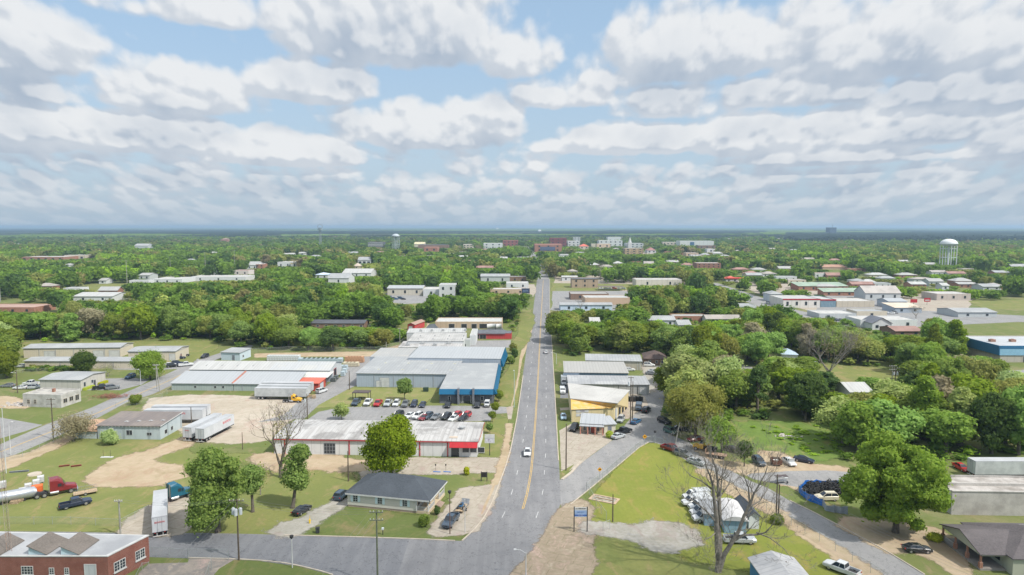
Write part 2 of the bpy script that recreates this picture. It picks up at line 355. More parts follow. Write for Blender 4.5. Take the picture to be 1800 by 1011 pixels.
# lighter grass areas --------------------------------------------------------
z1, z2, z3, z4, z5 = .004,.008,.012,.016,.020
sheet('lawn', [(0,818),(150,762),(330,757),(330,800),(440,800),(600,815),(640,860),(620,880),(480,936),(0,934)], LAWN, z1,.05,3)
sheet('lawn', [(600,885),(730,910),(758,905),(790,880),(812,888),(770,935),(815,945),(800,950),(625,943),(500,940)], SHADELAWN, z2,.04,4)
sheet('field', [(1138,781),(1160,782),(1230,826),(1290,865),(1365,912),(1460,965),(1530,1011),(1560,1040),(1000,1040),(1035,960),(1030,935),(1030,895),(1055,865),(1090,825),(1122,790)], MOWN, z1,.03,5)
sheet('field', [(1040,938),(1100,940),(1160,975),(1230,1000),(1300,1011),(1300,1040),(1000,1040),(1030,990),(1040,960)], LAWN, z2,.12,8)
sheet('lawn', [(1290,745),(1370,742),(1440,746),(1470,760),(1480,800),(1440,808),(1350,795),(1290,790),(1262,795)], WEEDS, z1,.08,6)
sheet('lawn', [(855,700),(900,640),(918,600),(926,600),(916,640),(905,712),(870,716)], LAWN, z1,.02,7)
sheet('lawn', [(505,712),(560,712),(620,682),(772,682),(740,712),(560,716)], MG('dry lawn', [(.23,.23,.09),(.19,.21,.07),(.27,.235,.12),(.15,.15,.06)], .08,1.,.4), z1,.02,9)
sheet('lawn', [(842,805),(862,740),(888,736),(890,745),(884,806)], LAWN, z1,.02,10)
sheet('lawn', [(380,983),(470,986),(520,995),(580,1014),(560,1060),(300,1060),(370,1010)], SHADELAWN, z1,.0,11)
sheet('lawn', [(264,984),(328,983),(332,991),(264,991)], SHADELAWN, z1,.0,12)
# roads ----------------------------------------------------------------------
ML = [(490,944),(560,935.5),(610,926),(660,919),(735,908),(790,897),(820,888),(852,876),(885,863),(910,850),(930,834),(951,811)]
MRr = [(490,966.5),(560,967),(610,971),(660,974),(735,978.5),(810,982.5),(885,986),(897,981),(910,974),(940,960),(965,945),(985,928),(1011,905),(1040,880)]
PL = [(x, y) for y, x in ML]; PR = [(x, y) for y, x in MRr]
side_top = [(700,947),(625,944),(520,941),(450,939),(350,937),(265,938),(120,935),(0,934),(-160,933)]
side_bot = [(-160,974),(0,975),(262,979),(330,981),(410,983),(450,985),(495,989),(525,995),(560,1003),(585,1011),(640,1040)]
sheet('main_road', PL + side_top + side_bot + PR[::-1], ASPH, z3)
far_c = [(955.5,492),(953,478),(949,468),(944,458),(937,449),(930,440),(925,434)]
fc = [G(*p).xy for p in far_c]
fl, fr = [], []
for i, p in enumerate(fc):
    d = (fc[min(i + 1, len(fc) - 1)] - fc[max(i - 1,0)]).normalized(); n = Vector((-d.y, d.x)); wd = 6 + i * .35
    fl.append(p + n * wd); fr.append(p - n * wd)
sheet('far_road', fl + fr[::-1], ASPHL, z2, world=True)
# yellow centre lines and lane dashes
mid = [(955,492),(951,560),(948.5,610),(946,660),(941.5,735),(936.5,800),(934,825),(931,845),(926,870),(919,895)]
for off in (-.16,.16): ribbon('road_marking', mid, .13, YEL, z4, off=off)
ribbon('road_marking', [(950,500),(943,560),(937,610),(932,660),(925,735),(916,800),(905,850),(890,895),(870,935)], .12, WHT, z4, dash=(3,9))
ribbon('road_marking', [(961,500),(959,560),(959.5,610),(960,660),(960,735),(959,800),(955,860),(945,905),(925,945)], .12, WHT, z4, dash=(3,9))
for off in (-.16,.16): ribbon('road_marking', [(-120,953),(262,956),(450,959),(512,961),(550,966),(600,976),(640,986),(668,993)], .14, YEL, z4, off=off)
# lower street surface painted a touch darker for the cloud shade there
sheet('street', [(-160,933.5),(265,938.5),(450,940),(625,944.5),(720,948),(690,1040),(590,1040),(584,1011),(525,995.5),(450,985.5),(262,979.5),(-160,975)], ASPHD, z3 + .002, keep=False)
# frontage street on the right
sheet('side_street', [(985,886),(983,845),(1000,833),(1022,814),(1060,786),(1085,768),(1100,745),(1118,725),(1125,700),(1140,668),(1165,660),(1168,700),(1160,735),(1180,765),(1212,778),(1240,800),(1275,822),(1318,845),(1350,858),(1388,880),(1425,898),(1490,932),(1555,967),(1625,1010),(1680,1045),
      (1600,1045),(1542,1008),(1465,958),(1402,920),(1350,888),(1290,860),(1225,822),(1166,783),(1150,778),(1140,778),(1125,786),(1076,827),(1035,861),(1003,887),(990,896)], ASPHL, z2)
# left street
sheet('left_street', [(-200,880),(-200,842),(0,781),(82,746),(160,717),(250,677),(305,652),(345,634),(395,618),(440,606),(446,608),(410,622),(370,636),(345,652),(301,678),(270,692.5),(222,708),(175,733),(95,770),(0,811)], ASPHL, z2)
for off in (-.15,.15): ribbon('road_marking', [(-200,860),(0,795),(95,757),(175,724.5),(250,689.5),(300,668),(340,648)], .14, YEL, z4, off=off)
sheet('parking_lot', [(-120,733),(0,734),(75,747),(45,758),(0,771),(-120,800)], ASPHL, z1)
sheet('parking_lot', [(100,684),(150,686),(210,686),(250,676),(262,668),(235,664),(175,666),(165,674)], ASPHL, z1)
sheet('parking_lot', [(205,648),(290,648),(330,646),(345,640),(338,628),(325,622),(300,630),(290,640)], ASPHL, z1,.02)
# industrial yards
sheet('yard', [(452,742),(480,740),(535,736),(560,712),(612,684),(640,672),(672,620),(640,622),(610,634),(600,662),(580,673),(560,690),(520,710),(498,730)], ASPHL, z2)
sheet('yard', [(270,700),(330,695),(420,697),(500,703),(545,706),(520,726),(500,742),(480,770),(455,775),(410,778),(345,775),(330,762),(300,744),(262,736),(258,722)], SAND, z1,.05,21)
sheet('parking_lot', [(540,738),(560,724),(600,716),(690,714),(775,713),(868,714),(896,716),(895,726),(866,728),(862,740),(700,742)], ASPHL, z3)
for i in range(17): ribbon('road_marking', [(618 + i * 15.6,722),(621 + i * 15.2,713)], .12, WHT, z4)
sheet('parking_lot', [(890,716),(903,713),(899,737),(893,737)], CONC, z3 + .001)
sheet('yard', [(827,599),(898,598),(897,611),(827,612)], ASPHL, z1)
sheet('concrete_apron', [(642,842),(640,812),(700,806),(835,806),(884,808),(893,792),(896,800),(884,832),(878,830),(860,828),(790,832),(700,830)], CONC, z2,.03,22)
sheet('dirt_track', [(160,845),(185,822),(215,806),(260,795),(300,780),(330,768),(346,762),(350,770),(330,782),(300,792),(262,806),(268,815),(312,822),(320,838),(280,850),(215,852),(175,852)], DIRT, z2,.09,23)
sheet('dirt_track', [(452,812),(455,800),(500,798),(560,800),(600,808),(640,812),(642,826),(600,826),(560,822),(490,826)], DIRT, z2,.09,24)
sheet('gravel_drive', [(481,935),(500,922),(535,915),(560,898),(592,882),(603,880),(610,884),(590,893),(570,908),(545,922),(520,938),(512,941)], GRAVEL, z3,.06,25)
sheet('gravel_drive', [(215,938),(235,910),(262,892),(300,880),(328,866),(336,872),(320,900),(330,925),(315,938),(262,939)], CONC, z3,.04,26)
sheet('driveway', [(758,936),(770,918),(800,884),(812,860),(875,853),(868,868),(850,908),(835,930),(812,938),(770,941)], CONC, z3,.02,27)
sheet('concrete_lot', [(986,829),(984,790),(983,757),(1005,745),(1022,760),(1075,762),(1075,775),(1040,800),(1018,818),(1000,828)], CONC, z3,.01,28)
sheet('concrete_lot', [(1100,735),(1086,735),(1078,712),(1104,690),(1130,697),(1135,712),(1118,724)], CONC, z1,.02,29)
sheet('sidewalk', [(990,895),(1003,888),(1020,880),(1038,892),(1030,915),(1040,938),(1033,960),(1040,985),(1020,1040),(870,1050),(905,1011),(930,985),(947,965),(962,940),(976,912)], MG('old slabs', [(.34,.275,.205),(.29,.23,.17),(.39,.325,.25),(.20,.18,.11)], .3,1.2,.5, slab=3.2), z2,.03,30)
sheet('gravel_patch', [(1030,921),(1060,922),(1110,928),(1150,920),(1195,925),(1215,935),(1225,955),(1180,966),(1150,962),(1110,945),(1060,935),(1033,933)], GRAVEL, z3,.08,31)
sheet('dirt_track', [(1225,787),(1240,800),(1280,822),(1330,838),(1400,858),(1440,850),(1480,848),(1530,852),(1530,832),(1470,822),(1430,818),(1400,808),(1365,796),(1340,795),(1345,808),(1320,820),(1270,812)], DIRT, z1,.06,32)
sheet('dirt_track', [(1330,838),(1400,850),(1480,846),(1520,838),(1460,833),(1400,834)], ASPHL, z2,.03,33)
sheet('dirt_verge', [(1402,922),(1462,960),(1540,1011),(1530,1011),(1450,965),(1395,925),(1340,892),(1290,868),(1230,828),(1240,826),(1290,858),(1350,886)], DIRT, z4,.06,34)
sheet('driveway', [(1490,912),(1560,920),(1640,930),(1665,945),(1690,990),(1700,1020),(1650,985),(1600,965),(1560,968),(1520,945),(1480,925)], DIRT, z2,.05,35)
sheet('driveway', [(262,991),(330,989),(332,982),(412,984),(385,1000),(360,1030),(230,1040),(245,1006)], MG('stained slab', [(.30,.26,.22),(.22,.20,.18),(.40,.34,.27),(.15,.14,.13)], .3,1.2,.5), z2,.0)
sheet('dirt_track', [(0,808),(60,795),(120,768),(122,772),(60,802),(0,826),(-60,840),(-60,825)], DIRT, z1,.05,36)
sheet('dirt_track', [(0,698),(20,700),(42,706),(44,716),(20,716),(0,714),(-40,714),(-40,700)], DIRT, z1,.09,37)
sheet('dirt_track', [(985,722),(1004,720),(1004,716),(984,717)], CONC, z1)
sheet('dirt_track', [(918,600),(934,565),(938,565),(926,610),(912,665),(900,716),(897,716),(910,660)], DIRT, z2,.01,38)
sheet('dirt_track', [(884,806),(893,745),(896,745),(890,800),(876,842),(852,895),(846,905),(868,852)], DIRT, z2,.02,39)
sheet('dirt_track', [(450,622),(660,618),(705,606),(745,568),(752,568),(712,612),(664,626),(450,628)], DIRT, z1,.02,40)
sheet('parking_lot', [(985,700),(985,664),(997,664),(1000,700)], ASPHD, z1, keep=False)
sheet('gravel_patch', [(1130,632),(1175,632),(1172,672),(1140,690),(1138,660)], GRAVEL, z1,.05,41)
sheet('parking_lot', [(1290,492),(1400,500),(1500,506),(1640,512),(1710,524),(1700,548),(1640,572),(1560,578),(1490,566),(1400,540),(1330,515)], CONC, z1 / 2,.02, keep=False)
sheet('parking_lot', [(975,478),(1060,480),(1210,486),(1205,506),(1100,512),(975,498)], CONC, z1 / 2,.02, keep=False)
sheet('parking_lot', [(985,440),(1100,436),(1260,440),(1300,452),(1180,458),(1000,455)], CONC, z1 / 2,.0, keep=False)
# kerbs
ribbon('kerb', PL[3:], .25, KERB, z2, th=.13, off=.12)
ribbon('kerb', [(500,941),(625,944.3),(740,948),(800,951)], .25, KERB, z2, th=.12)
ribbon('kerb', [(330,981),(410,983),(450,985),(495,989),(525,995),(560,1003),(585,1011)], .25, KERB, z2, th=.12)
ribbon('kerb', PR[:6], .25, KERB, z2, th=.12, off=-.12)
ribbon('kerb', [(1003,887),(1035,861),(1076,827),(1125,786),(1140,778)], .22, KERB, z2, th=.12)
ribbon('kerb', [(1388,880),(1425,898),(1490,932),(1555,967),(1625,1010)], .22, KERB, z2, th=.12)
ribbon('kerb', [(988,843),(1003,832),(1021,812)], .6, KERB, z2, th=.14)
sheet('lawn', [(986,829),(1010,816),(1000,828),(989,838)], LAWN, z4, keep=False)
# ---------------------------------------------------------------- foliage materials (leaf colour differs between kinds of tree)
def MLEAF(name, c1, c2, c3, attr=False):
    m, t = _mat(name); geo = t.n('ShaderNodeNewGeometry').outputs['Position']
    n = t.n('ShaderNodeTexNoise', {'Vector': geo, 'Scale': .28, 'Detail': 3., 'Roughness': .6}).outputs[0]
    n2 = t.n('ShaderNodeTexNoise', {'Vector': geo, 'Scale': 1.6, 'Detail': 3.}).outputs[0]
    if attr:
        a = t.n('ShaderNodeAttribute', attribute_name='tint').outputs['Color']
        c = t.mix(t.m('MULTIPLY', t.step(n2,.38,.66),.4), a, (.5,.5,.5)); c = t.n('ShaderNodeMix', data_type='RGBA', blend_type='MULTIPLY')
        t.t.links.new(a, c.inputs[6]); k = t.m('MULTIPLY_ADD', t.step(n2,.3,.7),.6,.78); g = t.n('ShaderNodeCombineColor', {0: k, 1: k, 2: k}).outputs[0]
        t.t.links.new(g, c.inputs[7]); c.inputs[0].default_value = 1.; c = c.outputs[2]
    else:
        r = t.n('ShaderNodeObjectInfo').outputs['Random']
        c = t.mix(t.step(n, .36,.6), c1, c2); c = t.mix(t.m('MULTIPLY', t.step(n2,.42,.68),.55), c, c3)
        h = t.n('ShaderNodeHueSaturation', {0: t.m('MULTIPLY_ADD', r, .035,.474),1: t.m('MULTIPLY_ADD', r, -.22,1.05),2: t.m('MULTIPLY_ADD', r, .45,.92),4: c}); c = h.outputs[0]
    d = t.n('ShaderNodeBsdfDiffuse', {0: c}); tr = t.n('ShaderNodeBsdfTranslucent', {0: c}); mx = t.n('ShaderNodeMixShader', {0: .5,1: d.outputs[0], 2: tr.outputs[0]})
    gl = t.n('ShaderNodeBsdfPrincipled', {'Base Color': (.2,.2,.2,1), 'Roughness': .5}); mx2 = t.n('ShaderNodeMixShader', {0: .04,1: mx.outputs[0], 2: gl.outputs[0]})
    t.n('ShaderNodeOutputMaterial', {0: mx2.outputs[0]}); return m
MATL = {'bright': MLEAF('bright green leaves', (0.203,0.345,0.0218),(0.155,0.275,0.0195),(0.296,0.413,0.0381)),
        'mid': MLEAF('mid green leaves', (0.18,0.275,0.0292),(0.145,0.232,0.0244),(0.289,0.36,0.0426)),
        'dark': MLEAF('dark green leaves', (0.0821,0.163,0.0305),(0.0647,0.13,0.0244),(0.151,0.236,0.0456)),
        'olive': MLEAF('olive leaves', (0.272,0.311,0.063),(0.22,0.264,0.0504),(0.35,0.344,0.0882)),
        'russet': MLEAF('russet catkin leaves', (0.272,0.258,0.0756),(0.194,0.218,0.0504),(0.363,0.29,0.101)),
        'pale': MLEAF('pale green leaves', (0.345,0.431,0.106),(0.258,0.356,0.0837),(0.454,0.496,0.152)),
        'grey': MLEAF('grey budding twigs', (0.34,0.296,0.174),(0.28,0.248,0.131),(0.398,0.364,0.19)),
        'lime': MLEAF('lime green leaves', (0.479,0.573,0.029),(0.379,0.477,0.026),(0.558,0.629,0.058)),
        'far': MLEAF('distant foliage', 0,0,0, True)}
BARK = M('bark', (.16,.135,.11),(.10,.085,.07),2.,.95); BARKG = M('pale bark', (.27,.245,.21),(.17,.15,.13),1.5,.95)
# ---------------------------------------------------------------- buildings
OBST = []                                          # (px0, px1, distance, z that must stay visible) for tree heights
FOOT = []                                          # footprints trees keep out of
WHITE = M('white trim', (.56,.56,.545),(.47,.47,.455),.8); DARK = M('dark opening', (.03,.032,.035),(.05,.05,.05),.8,.7)
GREYT = M('grey trim', (.35,.37,.39),(.28,.29,.31)); GLASS = MGLASS(); REDT = M('red trim paint', (.42,.02,.028),(.34,.02,.025),.9,.5)
STEEL = M('grey steel', (.30,.31,.32),(.22,.23,.24),1.2,.5,.5); HVAC = M('grey roof unit', (.42,.43,.43),(.30,.30,.30),2.)
R_WHITE = MR('white ribbed roof', (.45,.45,.435),(.35,.35,.335),1.2,0, streak=.7)
R_OLD = MR('weathered white roof', (.46,.45,.435),(.33,.315,.30),1.2,0,(.21,.20,.19),.75, streak=.8)
R_GREY = MR('light grey ribbed roof', (.32,.33,.332),(.26,.265,.27),1.2,0,(.44,.445,.43),.4)
R_GREYY = MR('light grey ribbed roof crosswise', (.32,.33,.332),(.26,.265,.27),1.2,1,(.44,.445,.43),.4)
R_BLUEG = MR('pale blue grey roof', (.37,.385,.395),(.325,.34,.35),1.2,0)
R_DULL = MR('dull grey roof', (.36,.36,.35),(.29,.29,.28),1.2,0,(.44,.42,.38),.4)
R_BROWN = MR('brown grey roof', (.20,.17,.155),(.13,.115,.11),1.1,0,(.30,.25,.21),.4)
R_FLAT = M('pale flat roof', (.50,.49,.465),(.38,.37,.355),.25,.9, grain=.2)
R_FLATD = M('grey flat roof', (.30,.30,.30),(.22,.22,.225),.2,.9, grain=.2)
W_WHITE = MWALL('white metal wall', (.60,.61,.61),(.48,.495,.505)); W_GREY = MWALL('blue grey metal wall', (.36,.41,.47),(.30,.35,.40))
W_CREAM = MWALL('cream metal wall', (.56,.50,.40),(.45,.40,.32)); W_TAN = MWALL('tan wall', (.50,.38,.27),(.38,.30,.21),3.)
W_LGREY = MWALL('light grey wall', (.48,.50,.50),(.38,.40,.41)); W_GREENG = MWALL('pale green grey wall', (.36,.41,.39),(.30,.34,.33))
W_BRICK = MBRICK('red brick', (.26,.075,.05),(.20,.055,.04),(.30,.22,.18)); W_BRICKO = MBRICK('orange brown brick', (.36,.15,.09),(.27,.11,.07),(.38,.28,.22))
W_BROWN = MWALL('brown wall', (.23,.15,.11),(.17,.11,.08),3.)
W_BLUE = MWALL('blue metal fascia', (.006,.105,.21),(.006,.085,.17),.45,.4)

class Bld:
    """root Empty at the front left corner; local x along the front wall, y into the depth"""
    def __init__(s, name, label, A, B, d, h, wall=None, roof=None, rt='flat', rise=1., group=None, zf=.45, cat='building', ov=.35, wallname='wall', walls=True, thick=.16, keep=True):
        A, B = Vector(A[:2]), Vector(B[:2]); s.A = A; s.w = (B - A).length; ax = (B - A) / s.w; s.ax = ax; s.ay = Vector((-ax.y, ax.x))
        s.d = d if isinstance(d, (int, float)) else max(1.5,(Vector(d[:2]) - B).dot(s.ay)); s.h = h
        s.root = empty(name, (A.x, A.y, 0), atan2(ax.y, ax.x), label, cat, group)
        w, d = s.w, s.d; mb = MB()
        if keep:
            c = [A, B, B + s.ay * d, A + s.ay * d]; FOOT.append([tuple(p) for p in c]); xs = [PX(p.x, p.y, h)[0] for p in c]
            OBST.append((min(xs), max(xs), min(p.y for p in c[:2]), h * zf))
        if walls:
            if rt == 'flat':
                p, t = .35,.22
                mb.add([(0,0,0),(w, 0,0),(w, d, 0),(0, d, 0),(0,0, h + p),(w, 0, h + p),(w, d, h + p),(0, d, h + p),(t, t, h + p),(w - t, t, h + p),(w - t, d - t, h + p),(t, d - t, h + p),(t, t, h),(w - t, t, h),(w - t, d - t, h),(t, d - t, h)],
                       [(0,1,5,4),(1,2,6,5),(2,3,7,6),(3,0,4,7),(4,5,9,8),(5,6,10,9),(6,7,11,10),(7,4,8,11),(8,9,13,12),(9,10,14,13),(10,11,15,14),(11,8,12,15)])
            else:
                mb.add([(0,0,0),(w, 0,0),(w, d, 0),(0, d, 0),(0,0, h),(w, 0, h),(w, d, h + (rise if rt == 'shed' else 0)),(0, d, h + (rise if rt == 'shed' else 0))],
                       [(0,1,5,4),(1,2,6,5),(2,3,7,6),(3,0,4,7)])
                if rt == 'gable_x': mb.add([(0,0, h),(0, d, h),(0, d / 2, h + rise),(w, 0, h),(w, d, h),(w, d / 2, h + rise)], [(0,2,1),(3,4,5)])
                if rt == 'gable_y': mb.add([(0,0, h),(w, 0, h),(w / 2,0, h + rise),(0, d, h),(w, d, h),(w / 2, d, h + rise)], [(0,1,2),(3,5,4)])
            s.wall = mb.build(wallname, wall, s.root)
        s.roof = None
        if roof:
            r = MB(); T = thick
            def slab(q):                                          # thick sheet from a top outline
                n = len(q); r.add([(x, y, z) for x, y, z in q] + [(x, y, z - T) for x, y, z in q], [tuple(range(n)), tuple(range(2 * n - 1, n - 1,-1))] + [(i, n + i, n + (i + 1) % n, (i + 1) % n) for i in range(n)])
            o = ov; z = h + T + .01
            if rt == 'flat': r.add([(.24,.24, h + .01),(w - .24,.24, h + .01),(w - .24, d - .24, h + .01),(.24, d - .24, h + .01)], [(0,1,2,3)])
            elif rt == 'shed': k = rise / d; slab([(-o, -o, z - o * k),(w + o, -o, z - o * k),(w + o, d + o, z + rise + o * k),(-o, d + o, z + rise + o * k)])
            elif rt == 'gable_x':
                k = rise / (d / 2); slab([(-o, -o, z - o * k),(w + o, -o, z - o * k),(w + o, d / 2, z + rise),(-o, d / 2, z + rise)]); slab([(w + o, d + o, z - o * k),(-o, d + o, z - o * k),(-o, d / 2 + .001, z + rise),(w + o, d / 2 + .001, z + rise)])
            elif rt == 'gable_y':
                k = rise / (w / 2); slab([(w / 2,-o, z + rise),(w / 2, d + o, z + rise),(-o, d + o, z - o * k),(-o, -o, z - o * k)]); slab([(w / 2 + .001, d + o, z + rise),(w / 2 + .001,-o, z + rise),(w + o, -o, z - o * k),(w + o, d + o, z - o * k)])
            elif rt == 'hip':
                z = h + .02; a = [(-o, -o),(w + o, -o),(w + o, d + o),(-o, d + o)]
                if w >= d: e = (d / 2); R1, R2 = (e, d / 2),(max(w - e, e + .1), d / 2)
                else: e = w / 2; R1, R2 = (w / 2, e),(w / 2, max(d - e, e + .1))
                v = [(x, y, z - .12) for x, y in a] + [(x, y, z + .05) for x, y in a] + [(*R1, z + rise),(*R2, z + rise)]
                fs = [(3,2,1,0),(0,1,5,4),(1,2,6,5),(2,3,7,6),(3,0,4,7)]
                fs += [(4,5,9,8),(5,6,9),(6,7,8,9),(7,4,8)] if w >= d else [(4,5,8),(5,6,9,8),(6,7,9),(7,4,8,9)]
                r.add(v, fs)
            s.roof = r.build('roof', roof, s.root)
    def loc(s, side, px, py):
        """pixel -> (u, z) on a wall of this building"""
        w, d = s.w, s.d
        o = {'F': s.A, 'R': s.A + s.ax * w, 'L': s.A, 'B': s.A + s.ay * d}[side]; ud = s.ax if side in 'FB' else s.ay; n = s.ay if side in 'FB' else s.ax
        r = ray(px, py); c = Vector((0,0)); t = (o - c).dot(n) / r.xy.dot(n); p = r * t
        return (p.xy - o).dot(ud), p.z + H
    def bx(s, mb, side, u0, u1, z0, z1, a, b, m=0):
        """box on a wall, from a to b metres outward"""
        w, d = s.w, s.d
        if side == 'F': mb.box(u0, u1,-b, -a, z0, z1, m)
        elif side == 'B': mb.box(u0, u1, d + a, d + b, z0, z1, m)
        elif side == 'R': mb.box(w + a, w + b, u0, u1, z0, z1, m)
        else: mb.box(-b, -a, u0, u1, z0, z1, m)
    def part(s, name, side, u0, u1, z0, z1, a, b, mat, parent=None):
        mb = MB(); s.bx(mb, side, u0, u1, z0, z1, a, b); return mb.build(name, mat, parent or s.root)
    def window(s, side, u0, u1, z0, z1, frame=WHITE, pane=GLASS, cols=2, rws=2, t=.09, sill=False, name='window'):
        mb = MB(); s.bx(mb, side, u0 + t, u1 - t, z0 + t, z1 - t, .004,.03); p = mb.build(name, pane, s.root)
        fb = MB(); s.bx(fb, side, u0, u0 + t, z0, z1,.002,.07); s.bx(fb, side, u1 - t, u1, z0, z1,.002,.07); s.bx(fb, side, u0 + t, u1 - t, z0, z0 + t, .002,.07); s.bx(fb, side, u0 + t, u1 - t, z1 - t, z1,.002,.07)
        for i in range(1, cols): x = u0 + (u1 - u0) * i / cols; s.bx(fb, side, x - .035, x + .035, z0 + t, z1 - t, .03,.055)
        for i in range(1, rws): x = z0 + (z1 - z0) * i / rws; s.bx(fb, side, u0 + t, u1 - t, x - .03, x + .03,.03,.05)
        fb.build('frame', frame, p)
        if sill: sb = MB(); s.bx(sb, side, u0 - .1, u1 + .1, z0 - .16, z0 - .01,.002,.16); sb.build('sill', frame, p)
        return p
    def winpx(s, side, x0, y0, x1, y1, **k):
        a, b = s.loc(side, x0, y0), s.loc(side, x1, y1); u0, u1 = sorted((a[0], b[0])); z0, z1 = sorted((a[1], b[1]))
        z0 = max(z0,.15); z1 = min(max(z1, z0 + .5), s.h - .12); u0 = max(.1, u0); u1 = min((s.w if side in 'FB' else s.d) - .1, max(u1, u0 + .5))
        return s.window(side, u0, u1, z0, z1, **k)
    def door(s, side, u0, w, h, mat=WHITE, frame=GREYT, name='door', z0=.02, ribs=0, handle=True):
        mb = MB(); s.bx(mb, side, u0, u0 + w, z0, z0 + h, .004,.04); p = mb.build(name, mat, s.root)
        fb = MB(); s.bx(fb, side, u0 - .12, u0, z0, z0 + h + .12,.002,.08); s.bx(fb, side, u0 + w, u0 + w + .12, z0, z0 + h + .12,.002,.08); s.bx(fb, side, u0, u0 + w, z0 + h, z0 + h + .12,.002,.08)
        fb.build('frame', frame, p)
        if ribs:
            rb = MB()
            for i in range(1, ribs): z = z0 + h * i / ribs; s.bx(rb, side, u0, u0 + w, z - .02, z + .02,.04,.055)
            rb.build('panel_joint', GREYT, p)
        elif handle: hb = MB(); s.bx(hb, side, u0 + w - .2, u0 + w - .1, z0 + 1., z0 + 1.15,.04,.09); hb.build('handle', STEEL, p)
        return p
    def doorpx(s, side, x0, y0, x1, y1, **k):
        a, b = s.loc(side, x0, y0), s.loc(side, x1, y1); u0, u1 = sorted((a[0], b[0])); z0, z1 = sorted((a[1], b[1]))
        u0 = max(.15, u0); return s.door(side, u0, max(.9, u1 - u0), min(max(2., z1), s.h - .3), **k)
    def trims(s, mat=GREYT, hh=.22):
        mb = MB(); w, d = s.w, s.d
        for side, L in (('F', w),('R', d),('L', d)): s.bx(mb, side, 0, L, s.h - .12 - hh, s.h - .12,.002,.05)
        return mb.build('eave_trim', mat, s.root)
    def downspouts(s, side, us, mat=GREYT):
        for u in us: mb = MB(); s.bx(mb, side, u - .09, u + .09,.02, s.h - .35,.002,.12); mb.build('downspout', mat, s.root)
    def roofbox(s, u, v, z, w=1.5, d=1.5, h=.9, name='roof_unit', mat=HVAC):
        mb = MB(); mb.box(u, u + w, v, v + d, z, z + h); mb.cyl((u + w / 2, v + d / 2, z + h + .08),(0,0,1), min(w, d) * .35,.16,10); return mb.build(name, mat, s.root)
LM = []                                            # landmarks used to tell the trees apart
def lm(phrase, px, py): LM.append((phrase, *G(px, py).xy))
def textobj(txt, size, mat, parent, loc, rot, name='lettering', ext=.01, align='CENTER'):
    cu = bpy.data.curves.new(name, 'FONT'); cu.body = txt; cu.size = size; cu.extrude = ext; cu.align_x = align; cu.align_y = 'CENTER'; cu.materials.append(mat)
    o = bpy.data.objects.new(name, cu); me = bpy.data.meshes.new_from_object(o); bpy.data.objects.remove(o); o = bpy.data.objects.new(name, me); link(o, parent); o.location = loc; o.rotation_euler = rot; return o
BLACKP = M('black paint', (.02,.02,.022),(.035,.035,.035),1.,.5); REDP = M('red lettering paint', (.6,.06,.06),(.5,.06,.06))

